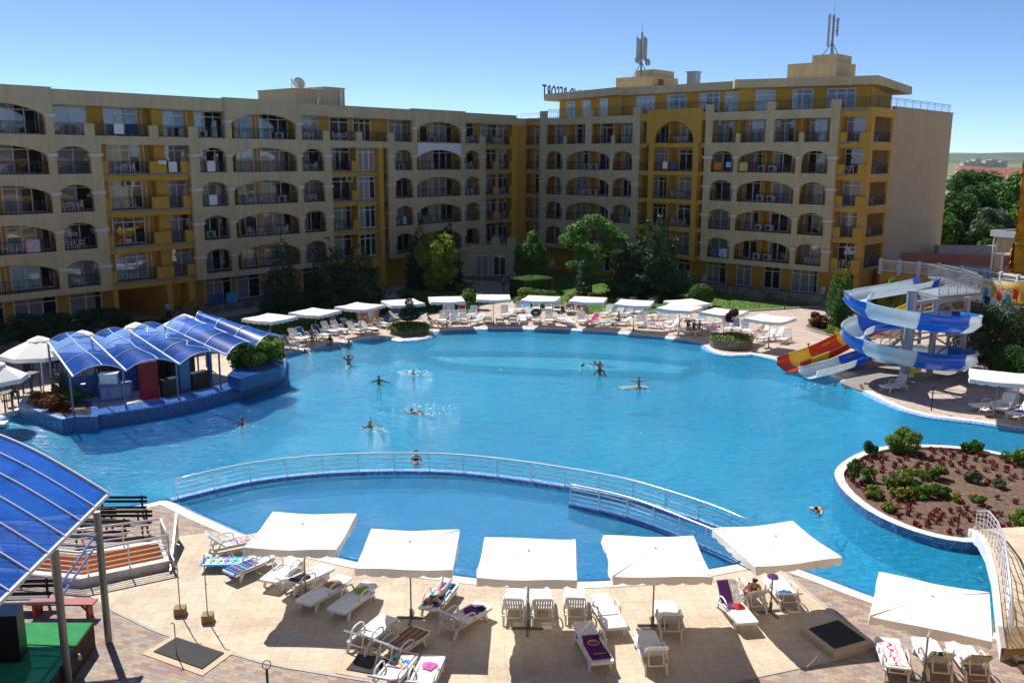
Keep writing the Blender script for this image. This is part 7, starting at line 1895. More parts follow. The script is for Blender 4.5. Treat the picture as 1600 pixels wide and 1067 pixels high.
# stage
ST = empty('stage', (0, 0, 0), 0, 'low stage with green carpet and dark timber side in the near left corner', 'stage')
sp4 = [(-11.75, 23.5), (-11.45, 20.2), (-14.5, 20.0), (-14.8, 23.5)]
t = MB(); t.prism(sp4, 0, .72); t.build('timber_side', brickmat('dark_boards', [(.05, .03, .022), (.075, .045, .03)], (.02, .012, .01), 3, .12, stain=.2), ST)
t = MB(); t.prism(offset_poly(sp4, -.03), .72, .735); t.build('carpet', M('green_carpet', (.025, .24, .07), .95, var=.15, vs=3, bump=.3, bs=80), ST)
t = MB(); t.tube([(-11.6, 22.2, .5), (-11.45, 22.0, .5)], .05); t.build('socket', m_ac, ST)
LSP = empty('loudspeaker', (-13.15, 21.75, .735), .12, 'big black loudspeaker standing on the green stage carpet', 'loudspeaker')
t = MB(); t.hexa([(-.42, -.36, 0), (.42, -.36, 0), (.30, .36, 0), (-.30, .36, 0), (-.42, -.36, 1.3), (.42, -.36, 1.3), (.30, .36, 1.3), (-.30, .36, 1.3)]); t.build('cabinet', m_black, LSP)
t = MB(); t.box(-.38, .38, -.375, -.362, .05, 1.25); t.build('grille', M('speaker_grille', (.01, .01, .01), .9), LSP)
BRD = empty('white_board', (0, 0, 0), 0, 'white board with a dark top edge cut by the left border near the stage', 'board')
t = MB(); t.hexa([(-14.6, 20.6, 0), (-13.05, 19.7, 0), (-13.0, 19.8, 0), (-14.55, 20.7, 0), (-14.6, 20.6, 2.35), (-13.05, 19.7, 2.35), (-13.0, 19.8, 2.35), (-14.55, 20.7, 2.35)]); t.build('panel', M('board_white', (.62, .61, .60), .6), BRD)
t = MB(); t.hexa([(-14.6, 20.55, 2.35), (-13.03, 19.65, 2.35), (-12.95, 19.8, 2.35), (-14.55, 20.72, 2.35), (-14.6, 20.55, 2.42), (-13.03, 19.65, 2.42), (-12.95, 19.8, 2.42), (-14.55, 20.72, 2.42)]); t.build('top_rail', m_black, BRD)
# open pit with orange sides, pale kerb and two railings
PT = empty('stair_pit', (0, 0, 0), 0, 'sunken pit with orange walls and pale kerb below white railings', 'pit')
def poly_ring(mb, A, B, zA, zB):
    n = len(A); mb.add([(x, y, zA) for x, y in A] + [(x, y, zB) for x, y in B], [(i, (i + 1) % n, n + (i + 1) % n, n + i) for i in range(n)])
t = MB(); poly_ring(t, PIT, PIT, -2.2, .26); t.sheet(PIT, [], -2.2); t.build('pit_wall', M('pit_orange', (.68, .30, .07), .85, var=.1), PT)
t = MB(); PK = offset_poly(PIT, .3); poly_ring(t, PIT, PK, .262, .262); poly_ring(t, PK, PK, -.05, .262); poly_ring(t, PK, PITo, .0, .0); t.build('kerb', m_coping, PT)
near_side = [PIT[0], ( (PIT[0][0] + PIT[5][0]) / 2, (PIT[0][1] + PIT[5][1]) / 2), PIT[5], PIT[4]]; q_ = offset_poly(PIT, .15)
path_rail([q_[0], q_[5], q_[4]], .26, .85, (.17, .34, .51, .68), 1.25, m_whiterail, 'white railing along the near kerb of the pit', 'pit_railing')
path_rail([q_[1], q_[2], q_[3]], .26, .85, (.17, .34, .51, .68), 1.25, m_whiterail, 'white railing along the far kerb of the pit', 'pit_railing')
path_rail([q_[0], q_[1]], .26, .85, (.17, .34, .51, .68), .6, m_whiterail, 'short white railing at the right end of the pit', 'pit_railing')
t = MB(); gp = G(262, 893); g2_ = G(273, 842)
t.hexa([(gp.x + .1, gp.y - .1, .02), (gp.x + .16, gp.y - .1, .02), (g2_.x + .16, g2_.y, .02), (g2_.x + .1, g2_.y, .02), (gp.x + .1, gp.y - .1, .1), (gp.x + .16, gp.y - .1, .1), (g2_.x + .16, g2_.y, 1.0), (g2_.x + .1, g2_.y, 1.0)]); 
tag(t.build('glass_screen', m_steel), 'narrow grey wedge panel at the right end of the pit', 'panel')
def slat_bench(px, py, rz, label, w_=1.9):
    p = G(px, py); o = empty('park_bench', p, rz, label, 'bench', 'dark slatted benches')
    t = MB(); [t.box(-w_ / 2, w_ / 2, -.24 + .13 * k, -.14 + .13 * k, .42, .46) for k in range(4)]; t.build('seat', m_black, o)
    t = MB(); [t.box(-w_ / 2, w_ / 2, .29, .33, .58 + .16 * k, .69 + .16 * k) for k in range(2)]; t.build('backrest', m_black, o)
    for sx in (-1, 1):
        t = MB(); x = sx * w_ * .4; t.box(x - .03, x + .03, -.22, -.16, 0, .42); t.box(x - .03, x + .03, .26, .32, 0, .9); t.box(x - .03, x + .03, -.16, .26, .36, .42); t.build('leg', m_black, o)
slat_bench(188, 812, .02, 'dark slatted bench nearest the pool behind the pit railing'); slat_bench(190, 836, .03, 'dark slatted bench directly behind the pit railing', 2.1); slat_bench(158, 852, .04, 'dark slatted bench partly hidden by the canopy post'); slat_bench(140, 832, .02, 'dark slatted bench under the canopy edge', 1.8)
slat_bench(30, 952, .05, 'dark slatted bench in the shade at the left border')
o = empty('red_bench', G(99, 962), .0, 'long red painted wooden bench between the canopy posts', 'bench')
t = MB(); t.box(-1.0, 1.0, -.19, .19, .43, .48); t.build('seat', M('red_paint', (.30, .05, .04), .6, var=.15), o)
for sx in (-1, 1): t = MB(); t.box(sx * .8 - .04, sx * .8 + .04, -.15, .15, 0, .43); t.bar((sx * .8, 0, .1), (sx * .5, 0, .43), .05); t.build('leg', MT['red_paint'], o)
# black mats
def mat_(pts, z, label, frame=m_tile, h=.03):
    P = [G2(x, y, z) for x, y in pts]; o = empty('floor_mat', (0, 0, 0), 0, label, 'floor grate')
    t = MB(); t.prism(offset_poly(P, .22), -.0, max(.006, z) if z > .05 else .012); t.build('frame', frame, o)
    t = MB(); t.prism(P, z, z + .025); t.build('mat', brickmat('ribbed_rubber', [(.028, .028, .03), (.045, .045, .05)], (.01, .01, .01), 2, .04, stain=.15, rot=.5), o)
    return o
m_framet = M('beige_frame', (.55, .43, .30), .85, var=.08)
mat_([(240, 1018), (276, 996), (350, 1020), (316, 1045)], .012, 'black ribbed mat set in a beige frame at the left front', m_framet)
mat_([(541, 1046), (561, 1022), (616, 1030), (607, 1058)], .012, 'black ribbed mat behind the plaid blanket lounger', m_framet)
P = [G2(x, y, .18) for x, y in ((1251, 980), (1310, 963), (1366, 1002), (1303, 1020))]; o = empty('raised_hatch', (0, 0, 0), 0, 'raised beige framed hatch with a dark slatted cover right of the loungers', 'hatch')
t = MB(); t.prism(P, 0, .18); t.build('frame', m_framet, o); t = MB(); t.prism(offset_poly(P, -.17), .18, .205); t.build('cover', MT['ribbed_rubber'], o)
# stands with concrete feet
for px, py, h_, lab in ((282, 959, 2.3, 'thin shower stand on a square concrete foot, left one'), (325, 970, 2.15, 'thin shower stand on a square concrete foot by the air mattress, right one')):
    p = G(px, py); o = empty('pole_stand', p, .15, lab, 'stand'); t = MB(); t.box(-.16, .16, -.16, .16, 0, .24); t.build('foot', M('stand_foot', (.30, .21, .12), .9), o)
    t = MB(); t.tube([(0, 0, .24), (0, 0, h_ - .15), (.03, -.05, h_), (.14, -.12, h_ - .02), (.17, -.14, h_ - .1)], .017, 6); t.tube([(0, 0, 1.2), (.05, 0, 1.2)], .02); t.build('pole', m_steel, o)
p = G(276, 1024); t = MB(); t.tube([(0, 0, .03), (0, 0, .95), (-.05, 0, 1.0), (-.1, 0, .96)], .015, 6); tag(t.build('thin_hook', m_steel, None, p), 'thin hooked rod standing at the left black mat', 'rod')
# ------------------------------------------------------------------ people
def skin_mesh(name, verts, edges, rad, root=0, sub=1):
    me = bpy.data.meshes.new(name); me.from_pydata([tuple(v) for v in verts], edges, []); o = bpy.data.objects.new(name, me); COL.objects.link(o)
    md = o.modifiers.new('Skin', 'SKIN'); md.use_smooth_shade = True; md.branch_smoothing = .6
    sv = me.skin_vertices[0].data
    for i, r in enumerate(rad):
        sv[i].radius = r if isinstance(r, tuple) else (r, r); sv[i].use_root = (i == root)
    if sub: s = o.modifiers.new('Sub', 'SUBSURF'); s.levels = sub; s.render_levels = sub
    dg = bpy.context.evaluated_depsgraph_get(); dg.update()
    out = bpy.data.meshes.new_from_object(o.evaluated_get(dg)); bpy.data.objects.remove(o); bpy.data.meshes.remove(me)
    out.name = name
    return out
BASE = dict(pel=(0, 0, .94), sp=(0, .01, 1.10), ch=(0, 0, 1.28), nb=(0, -.01, 1.43), nk=(0, .01, 1.50), h1=(0, .025, 1.575), h2=(0, .025, 1.66), nose=(0, .13, 1.60),
            sL=(-.17, 0, 1.39), eL=(-.23, -.02, 1.12), wL=(-.24, .06, .88), sR=(.17, 0, 1.39), eR=(.23, -.02, 1.12), wR=(.24, .06, .88),
            hL=(-.09, 0, .90), kL=(-.10, .03, .49), aL=(-.10, -.01, .09), tL=(-.11, .15, .03), hR=(.09, 0, .90), kR=(.10, .03, .49), aR=(.10, -.01, .09), tR=(.11, .15, .03))
def pose(**k):
    d = dict(BASE); d.update(k); return d
POSE = dict(
    stand=pose(), walk=pose(kL=(-.09, .16, .52), aL=(-.09, .30, .12), tL=(-.09, .44, .06), kR=(.09, -.04, .50), aR=(.09, -.28, .14), tR=(.09, -.17, .03), wL=(-.22, -.12, .92), wR=(.23, .2, .95)),
    headhands=pose(eL=(-.38, .12, 1.50), wL=(-.13, .12, 1.66), eR=(.38, .12, 1.50), wR=(.13, .12, 1.66)),
    spread=pose(eL=(-.38, .06, 1.27), wL=(-.52, .26, 1.24), eR=(.40, .02, 1.28), wR=(.62, .10, 1.22)),
    wide=pose(eL=(-.44, .02, 1.40), wL=(-.70, .05, 1.42), eR=(.44, .02, 1.42), wR=(.70, .05, 1.50)),
    hips=pose(eL=(-.36, -.06, 1.16), wL=(-.20, .06, 1.0), eR=(.36, -.06, 1.16), wR=(.20, .06, 1.0)),
    reach=pose(eL=(-.36, .14, 1.26), wL=(-.52, .33, 1.24), eR=(.25, .2, 1.3), wR=(.2, .42, 1.45)),
    carry=pose(eL=(-.24, .1, 1.15), wL=(-.14, .34, 1.2), eR=(.24, .1, 1.15), wR=(.12, .34, 1.2)),
    sit=pose(pel=(0, 0, .14), sp=(0, .03, .30), ch=(0, .05, .48), nb=(0, .05, .63), nk=(0, .08, .70), h1=(0, .10, .775), h2=(0, .10, .86), nose=(0, .21, .79), sL=(-.17, .05, .59), eL=(-.25, .14, .36), wL=(-.14, .34, .26), sR=(.17, .05, .59), eR=(.25, .14, .36), wR=(.14, .34, .26),
             hL=(-.09, .03, .12), kL=(-.12, .44, .16), aL=(-.12, .50, -.26), tL=(-.12, .66, -.31), hR=(.09, .03, .12), kR=(.12, .44, .16), aR=(.12, .46, -.26), tR=(.12, .62, -.31)),
    recline=pose(pel=(0, 0, .14), sp=(0, -.10, .27), ch=(0, -.20, .42), nb=(0, -.28, .55), nk=(0, -.30, .62), h1=(0, -.31, .69), h2=(0, -.33, .77), nose=(0, -.20, .74), sL=(-.17, -.27, .50), eL=(-.26, -.08, .30), wL=(-.16, .13, .22), sR=(.17, -.27, .50), eR=(.28, -.20, .34), wR=(.2, -.02, .2),
                 hL=(-.09, .04, .13), kL=(-.13, .42, .34), aL=(-.12, .74, .08), tL=(-.12, .86, .18), hR=(.09, .04, .13), kR=(.12, .46, .15), aR=(.12, .88, .08), tR=(.12, .93, .2)),
    prone=pose(eL=(-.36, .14, 1.50), wL=(-.20, .14, 1.68), eR=(.34, .12, 1.46), wR=(.12, .18, 1.60), kL=(-.10, 0, .50), aL=(-.11, -.04, .12), tL=(-.11, -.02, -.02), kR=(.10, 0, .50), aR=(.13, -.16, .16), tR=(.13, -.26, .04), h1=(.02, .06, 1.57), h2=(.02, .04, 1.65), nose=(.02, .16, 1.60)),
    swim=pose(eL=(-.24, .12, 1.62), wL=(-.16, .1, 1.86), eR=(.32, -.02, 1.20), wR=(.40, .06, 1.0), kL=(-.12, -.02, .50), aL=(-.16, -.06, .10), tL=(-.17, -.10, -.02), kR=(.14, .08, .52), aR=(.2, -.02, .14), tR=(.22, -.06, .02), h1=(0, -.02, 1.58), h2=(0, -.07, 1.65), nose=(0, .06, 1.68)),
)
ED = [('pel', 'sp'), ('sp', 'ch'), ('ch', 'nb'), ('nb', 'nk'), ('nk', 'h1'), ('h1', 'h2'), ('nb', 'sL'), ('sL', 'eL'), ('eL', 'wL'), ('nb', 'sR'), ('sR', 'eR'), ('eR', 'wR'), ('pel', 'hL'), ('hL', 'kL'), ('kL', 'aL'), ('aL', 'tL'), ('pel', 'hR'), ('hR', 'kR'), ('kR', 'aR'), ('aR', 'tR'), ('h1', 'nose')]
RADI = dict(pel=(.145, .105), sp=(.12, .095), ch=(.15, .105), nb=(.10, .08), nk=.052, h1=(.075, .088), h2=(.08, .092), sL=.068, eL=.046, wL=.031, sR=.068, eR=.046, wR=.031, hL=.092, kL=.056, aL=.037, tL=.026, hR=.092, kR=.056, aR=.037, tR=.026, nose=.012)
_BODY = {}
def body(posename, fat=1.0, fingers=True):
    key = (posename, fat)
    if key in _BODY: return _BODY[key]
    J = POSE[posename]; names = list(RADI); V = [Vector(J[n]) for n in names]
    R = [tuple(x * fat for x in RADI[n]) if isinstance(RADI[n], tuple) else RADI[n] * (fat if n not in ('nose', 'nk', 'wL', 'wR') else 1) for n in names]
    ix = {n: i for i, n in enumerate(names)}; E_ = [(ix[a], ix[b]) for a, b in ED]
    # shorten the nose so that only its tip shows
    h = Vector(J['h1']); V[ix['nose']] = h + (Vector(J['nose']) - h) * .93
    for s, w_, e_ in ((-1, 'wL', 'eL'), (1, 'wR', 'eR')):
        W = Vector(J[w_]); d = (W - Vector(J[e_])).normalized(); side = d.cross(Vector((0, 0, 1)) if abs(d.z) < .8 else Vector((0, 1, 0))).normalized(); nrm = side.cross(d)
        pi_ = len(V); V.append(W + d * .07); R.append((.036, .016)); E_.append((ix[w_], pi_))
        for k in range(4):
            b0 = len(V); off = side * (.026 * (k - 1.5) / 1.1); ln = (.036, .041, .038, .030)[k]
            V.append(W + d * .085 + off); V.append(W + d * (.085 + ln) + off - nrm * .008); V.append(W + d * (.085 + ln * 1.8) + off - nrm * .026)
            R += [.0095, .0085, .007]; E_ += [(pi_, b0), (b0, b0 + 1), (b0 + 1, b0 + 2)]
        b0 = len(V); V.append(W + d * .045 - side * .036); V.append(W + d * .085 - side * .058 - nrm * .01); R += [.011, .009]; E_ += [(pi_, b0), (b0, b0 + 1)]
    _BODY[key] = skin_mesh('body', V, E_, R, root=ix['pel'])
    return _BODY[key]
def cloth(posename, kind, fat=1.0):
    key = (posename, kind, fat)
    if key in _BODY: return _BODY[key]
    J = {k: Vector(v) for k, v in POSE[posename].items()}
    def lp(a, b, t): return J[a].lerp(J[b], t)
    if kind == 'trunks':
        V = [lp('pel', 'sp', .5), J['pel'], J['hL'], lp('hL', 'kL', .42), J['hR'], lp('hR', 'kR', .42)]; E_ = [(0, 1), (1, 2), (2, 3), (1, 4), (4, 5)]; R = [(.135, .105), (.155, .118), .105, .088, .105, .088]
    elif kind == 'briefs':
        V = [lp('pel', 'sp', .3), J['pel'], J['hL'], lp('hL', 'kL', .1), J['hR'], lp('hR', 'kR', .1)]; E_ = [(0, 1), (1, 2), (2, 3), (1, 4), (4, 5)]; R = [(.14, .108), (.156, .118), .101, .096, .101, .096]
    elif kind == 'top':
        c = lp('ch', 'nb', .25); V = [c + Vector((-.09, 0, 0)), c, c + Vector((.09, 0, 0))]; E_ = [(0, 1), (1, 2)]; R = [.105, .112, .105]
    elif kind == 'shirt':
        V = [J['pel'], J['sp'], J['ch'], J['nb'], J['sL'], lp('sL', 'eL', .55), J['sR'], lp('sR', 'eR', .55)]; E_ = [(0, 1), (1, 2), (2, 3), (3, 4), (4, 5), (3, 6), (6, 7)]; R = [(.165, .13), (.145, .12), (.172, .128), (.115, .09), .078, .066, .078, .066]
    elif kind == 'pants':
        V = [lp('pel', 'sp', .4), J['pel'], J['hL'], J['kL'], lp('kL', 'aL', .85), J['hR'], J['kR'], lp('kR', 'aR', .85)]; E_ = [(0, 1), (1, 2), (2, 3), (3, 4), (1, 5), (5, 6), (6, 7)]; R = [(.14, .11), (.158, .12), .105, .075, .065, .105, .075, .065]
    R = [tuple(x * fat for x in r) if isinstance(r, tuple) else r * fat for r in R]
    _BODY[key] = skin_mesh(kind, V, E_, R, root=1 if kind != 'shirt' else 2)
    return _BODY[key]
def hair_mesh(posename, kind):
    key = (posename, 'hair', kind)
    if key in _BODY: return _BODY[key]
    J = {k: Vector(v) for k, v in POSE[posename].items()}; up = (J['h2'] - J['nk']).normalized(); fw = (J['nose'] - J['h1']); fw = (fw - up * fw.dot(up)).normalized()
    c = J['h1'].lerp(J['h2'], .75)
    V = [c - fw * .012 + up * .035, c - fw * .045 - up * .01, c - fw * .052 - up * .07]; E_ = [(0, 1), (1, 2)]; R = [.098, .088, .05]
    if kind == 'long': V += [J['nb'] - fw * .09 + up * .0, J['ch'].lerp(J['nb'], .5) - fw * .12]; R += [.055, .04]; E_ += [(2, 3), (3, 4)]
    _BODY[key] = skin_mesh('hair', V, E_, R, root=0)
    return _BODY[key]
def person(label, loc, rz, ps, skin=1, hair=0, suit='trunks', mat=None, hk='short', sc=1.0, tilt=None, group=None, top=None, fat=1.0, low=None, lowmat=None):
    o = bpy.data.objects.new('person', body(ps, fat)); COL.objects.link(o)
    if not o.data.materials: o.data.materials.append(m_skin[1])
    o.material_slots[0].link = 'OBJECT'; o.material_slots[0].material = m_skin[skin]
    R = Matrix.Rotation(rz, 4, 'Z') @ (Matrix.Rotation(tilt, 4, 'X') if tilt else Matrix.Identity(4))
    o.matrix_world = Matrix.Translation(loc) @ R @ Matrix.Scale(sc, 4)
    tag(o, label, 'person', group)
    def add(nm, me, mt):
        if not me.materials: me.materials.append(mt)
        c = link(nm, me, o); c.material_slots[0].link = 'OBJECT'; c.material_slots[0].material = mt; return c
    add('hair', hair_mesh(ps, hk), m_hair[hair])
    if suit: add(suit if suit != 'briefs' else 'swim_briefs', cloth(ps, suit, fat), mat or mt_navy)
    if top: add('bikini_top' if top == 'top' else top, cloth(ps, top, fat), mat if low is None else mat)
    if low: add(low, cloth(ps, low, fat), lowmat)
    return o
def W(px, py, z): return G(px, py, z)
# swimmers: loc is the point under the pelvis; the water hides the legs
def wader(px, py, up, **k):
    g_ = G(px, py, WZ); return Vector((g_.x, g_.y, WZ - up))
person('bather standing in the pool with both hands on his head', wader(545, 571, .98), .2, 'headhands', 2, 0, 'trunks', mt_navy)
person('bather in the pool with arms spread on the water, back to the camera', wader(592, 600, 1.15), 0, 'spread', 2, 0, 'trunks', mt_black)
person('splashing child in the pool right of the bather with spread arms', wader(646, 584, 1.08), 2.4, 'reach', 0, 1, 'trunks', mt_red, sc=.8)
person('girl in a teal top wading at the left near the bar', wader(378, 664, 1.02), 2.6, 'spread', 1, 0, 'briefs', mt_teal, 'long', sc=.88, top='top')
person('bather lifting a green thing to his face, left of two close swimmers', wader(578, 668, 1.15), 2.8, 'reach', 1, 0, 'trunks', mt_navy, sc=.9)
person('swimmer right of the bather holding something green', Vector((*G2(603, 658, WZ), WZ - 1.28)), 1.2, 'swim', 1, 0, 'trunks', mt_blue, sc=.85, tilt=-.5)
def floater(px, py, rz, label, skin=1, sc=.95, mat=None, dz=-.08, hair=0, hk='short', suit='trunks', tilt=-1.35):
    g_ = G(px, py, WZ + .05); Rm = Matrix.Rotation(rz, 4, 'Z') @ Matrix.Rotation(tilt, 4, 'X'); hd = Rm @ Vector((0, 0, 1.6 * sc)); loc = Vector((g_.x, g_.y, WZ + .06)) - hd + Vector((0, 0, dz + .12))
    return person(label, loc, rz, 'swim', skin, hair, suit, mat or mt_navy, hk, sc, tilt)
floater(643, 643, 1.1, 'swimmer moving left with a trail of splashes behind', 1); floater(929, 568, 1.4, 'swimmer with an outstretched arm beside the green ball', 2)
floater(1275, 799, 2.6, 'swimmer with dark hair and spread arms near the flower island', 0, 1.0, mt_teal); floater(465 + 11, 549, 1.0, 'swimmer with wet hair at the left pool edge below the loungers', 1)
person('woman in a dark swimsuit leaning on the far side of the children\'s pool railing', wader(650, 724, 1.05), 3.4, 'carry', 0, 0, 'briefs', mt_black, 'long', top='top')
mn = wader(937, 585, 1.12); person('man standing in the pool carrying a child on his shoulders', mn, 0, 'hips', 2, 0, 'trunks', mt_teal)
person('child sitting on the shoulders of the man in the pool', mn + Vector((0, -.06, 1.36)), 0, 'sit', 2, 0, 'trunks', mt_navy, sc=.72)
person('boy standing on a floating mat with both arms stretched out', wader(998, 606, .72), 0, 'wide', 1, 0, 'trunks', mt_teal, sc=.82)
g_ = G(990, 606, WZ); b = MB(); b.smooth = True; b.grid(lambda u, v: (-.9 + 1.8 * u, -.35 + .7 * v, .05 + .05 * sin(pi * u) ** .4 * sin(pi * v) ** .4), 12, 8); tag(b.build('swim_mat', mt_grey, None, (g_.x, g_.y, WZ), .2), 'pale floating mat under the boy with stretched arms', 'swim mat')
g_ = G(910, 570, WZ + .1); b = MB(); b.smooth = True; b.sphere((0, 0, 0), .14, 12, 8); tag(b.build('beach_ball', M('ball_green', (.1, .5, .12), .4), None, g_), 'green ball floating left of the swimmer with an outstretched arm', 'ball')
# people round the far edge
person('boy in dark shorts standing at the pool edge before blue towels', W(488, 544, 0), 2.9, 'stand', 2, 0, 'trunks', mt_navy, sc=.86)
person('woman in dark swimwear sitting on the pool edge, leftmost of three', W(517, 540, -.1), 2.8, 'sit', 1, 0, 'briefs', mt_navy, 'long', top='top', sc=.95)
person('small child in a pink suit at the pool edge between two adults', wader(531, 545, .75), 3.0, 'spread', 0, 1, 'shirt', mt_mag, sc=.62)
person('dark haired bather leaning on the pool edge, rightmost of three', wader(545, 544, 1.05), .2, 'carry', 2, 0, 'trunks', mt_black)
GB = 'group of standing bathers under the third parasol'
for px, py, rz, s_, sk, hr, su, mt, tp, ps, lab in ((563, 511, 2.9, .95, 0, 1, 'briefs', mt_white, 'top', 'stand', 'slim bather with light hair at the left of the standing group'), (571, 512, 3.1, 1.0, 1, 1, 'trunks', mt_white, None, 'hips', 'bather in white shorts seen from behind in the standing group'),
    (579, 514, 2.8, .98, 0, 1, 'shirt', M('pale_shirt', (.45, .5, .62), .9), None, 'stand', 'bather in a pale blue shirt in the standing group'), (586, 508, 3.3, 1.0, 0, 2, 'briefs', mt_red, 'top', 'stand', 'reddish bather behind the one in the pale shirt'), (590, 510, 2.6, 1.0, 1, 1, 'trunks', mt_green, None, 'carry', 'man in neon green shorts at the right of the standing group')):
    person(lab, W(px, py, 0), rz, ps, sk, hr, su, mt, 'short', s_, None, GB, tp)
person('man in a turquoise shirt and dark shorts walking up the entrance path', W(787, 457, 0), 3.0, 'walk', 2, 0, 'shirt', mt_teal, low='trunks', lowmat=mt_navy, sc=1.03)
person('person in a white shirt walking at the shaded path on the left', W(587, 450, 0), 0, 'walk', 1, 0, 'shirt', mt_white, low='trunks', lowmat=mt_navy)
person('person in a light blue shirt at the glass door of the left wing', Vector((-28.6, 74.6, .1)), .4, 'stand', 1, 0, 'shirt', mt_lblue, low='pants', lowmat=mt_black)
person('barman in a white shirt and apron holding a plate behind the bar', Vector((*G2(122, 617, BZ + .05), BZ + .05)), -1.2, 'carry', 1, 0, 'shirt', mt_white, low='pants', lowmat=mt_black)
b = MB(); b.lathe([(.11, 0), (.13, .02), (.02, .01)], 14); q = G(130, 600, BZ + 1.2); tag(b.build('plate', m_white, None, q), 'white plate held by the barman', 'plate')
# sunbathers on far loungers
def on_lounger(Lg, label, skin, hair, suit, mat, ps='recline', t=1.02, flip=False, hk='short', top=None, dz=-.06, sc=.95, grp=None, dy=0, rz=0):
    o, ang = Lg; x, z = prof(t, ang); w_ = o.matrix_basis @ Vector((x, dy, z + dz)); hd = o.rotation_euler.z
    return person(label, w_, hd + pi / 2 + rz, ps, skin, hair, suit, mat, hk, sc, None, grp, top)
on_lounger(LP1, 'bather in blue shorts reclining on a lounger right of the clipped tree', 1, 1, 'trunks', mt_blue)
on_lounger(LP2, 'dark haired bather in white sitting back before a rainbow towel', 1, 0, 'trunks', mt_white); on_lounger(LP3, 'bather in red swimwear reclining behind the eighth parasol pole', 0, 2, 'briefs', mt_red, top='top', hk='long')
on_lounger(LP4, 'dark skinned man sitting sideways on a lounger by the ninth pole', 2, 0, 'trunks', mt_black, 'sit', .8, dz=0, rz=-.9)
on_lounger(LP5, 'bather with long brown hair, left of three sitting on one lounger', 1, 0, 'briefs', mt_black, 'sit', .9, hk='long', top='top', dz=0, rz=.8); on_lounger(LP5, 'bather in a blue top, middle of three sitting on one lounger', 1, 0, 'shirt', mt_blue, 'sit', .45, dz=0, rz=1.0, dy=-.05)
on_lounger(LP5, 'bather in light shorts, right of three sitting on one lounger', 2, 0, 'trunks', mt_white, 'sit', .0, dz=0, rz=1.4)
on_lounger(LP6, 'dark haired man lying on his back near the last far parasol', 0, 0, 'trunks', mt_white, 'recline')
on_lounger(L21, 'dark haired sunbather leaning back on a lounger under the fifth near parasol', 0, 0, 'briefs', mt_red, 'recline', 1.02, top='top', sc=1.0)
# woman lying face down in the teal bikini, feet away from the camera
o9, a9 = L9; hd9 = o9.rotation_euler.z
w9 = o9.matrix_basis @ Vector((.02, 0, SZ + .14))
wm = person('red haired woman in a teal bikini lying face down reading on a lounger', w9, hd9 - pi / 2, 'prone', 0, 2, 'briefs', mt_teal, 'long', .98, -pi / 2, None, 'top')
ux = (o9.matrix_basis.to_3x3() @ Vector((1, 0, 0))).normalized(); uy = Vector((-ux.y, ux.x, 0)); uz = Vector((0, 0, 1))
# body axes: z of the figure runs along the lounger towards its head, its front faces down
Rb = Matrix((( -uy.x, -uz.x, ux.x, 0), (-uy.y, -uz.y, ux.y, 0), (-uy.z, -uz.z, ux.z, 0), (0, 0, 0, 1)))
if Rb.determinant() < 0: Rb = Matrix(((uy.x, -uz.x, ux.x, 0), (uy.y, -uz.y, ux.y, 0), (uy.z, -uz.z, ux.z, 0), (0, 0, 0, 1)))
wm.matrix_world = Matrix.Translation(o9.matrix_basis @ Vector((.10, 0, SZ + .15))) @ Rb @ Matrix.Scale(.98, 4)
b = MB(); b.box(-.13, .13, -.09, .09, 0, .02); b.box(-.12, .0, -.085, .085, .02, .03); tag(b.build('open_book', mt_white, None, o9.matrix_basis @ Vector((1.78, .0, SZ + .07)), hd9), 'small open book in front of the woman in the teal bikini', 'book')
# splashes
m_foam = M('water_foam', (.72, .82, .86), .4)
def splash(px, py, r, label, n=90, seed=1):
    rg = random.Random(seed); g_ = G(px, py, WZ); mb = MB()
    for i in range(n):
        a = rg.uniform(0, 2 * pi); q = r * rg.random() ** .6; s_ = rg.uniform(.015, .045); z = rg.uniform(.0, .12) * (1 - q / r) + .008
        mb.add([(q * cos(a) * 1.5 + s_ * cos(t_ * 1.57) * 1.6, q * sin(a) + s_ * sin(t_ * 1.57), z) for t_ in range(4)] + [(q * cos(a) * 1.5, q * sin(a), z + s_ * .5)], [(0, 1, 4), (1, 2, 4), (2, 3, 4), (3, 0, 4), (3, 2, 1, 0)])
    tag(mb.build('splash', m_foam, None, g_), label, 'splash', kind='stuff')
for i, (px, py, r, lab, n) in enumerate(((646, 583, .9, 'white water splash round the splashing child', 90), (668, 640, 1.3, 'trail of splashes behind the swimmer', 60), (990, 607, .8, 'splash round the floating mat', 50), (545, 575, .8, 'ripples and drops round the bather with hands on his head', 20), (585, 672, .6, 'drops round the two close swimmers', 40), (1262, 604, .8, 'foam where the blue slide ends', 40), (925, 572, .8, 'splash round the swimmer with an outstretched arm', 36), (378, 667, .5, 'drops round the wading girl', 16))): splash(px, py, r, lab, n, i)

# ------------------------------------------------------------------ balcony furniture and hanging towels
def chair_meshes():
    s = MB(); s.box(-.21, .21, -.21, .21, .40, .44); b = MB(); 
    for k in range(5): b.box(-.19 + k * .085, -.15 + k * .085, .20, .23, .44, .82)
    b.box(-.22, .22, .195, .235, .80, .88); b.bar((-.24, .2, .64), (-.24, -.2, .62), .04); b.bar((.24, .2, .64), (.24, -.2, .62), .04)
    l = MB()
    for sx in (-1, 1):
        for sy in (-1, 1): l.bar((sx * .24, sy * .22, 0), (sx * .2, sy * .19, .42), .045)
        l.bar((sx * .24, -.2, 0), (sx * .24, -.2, .62), .04)
    l.box(-.2, .2, -.2, .2, .37, .395)
    return s.mesh('seat', m_plast), b.mesh('backrest', m_plast), l.mesh('leg_frame', m_plast)
CH = chair_meshes(); tmb = MB(); tmb.lathe([(.36, .70), (.38, .71), (.38, .73), (.36, .735)], 16); TT = tmb.mesh('table_top', m_plast); tmb = MB()
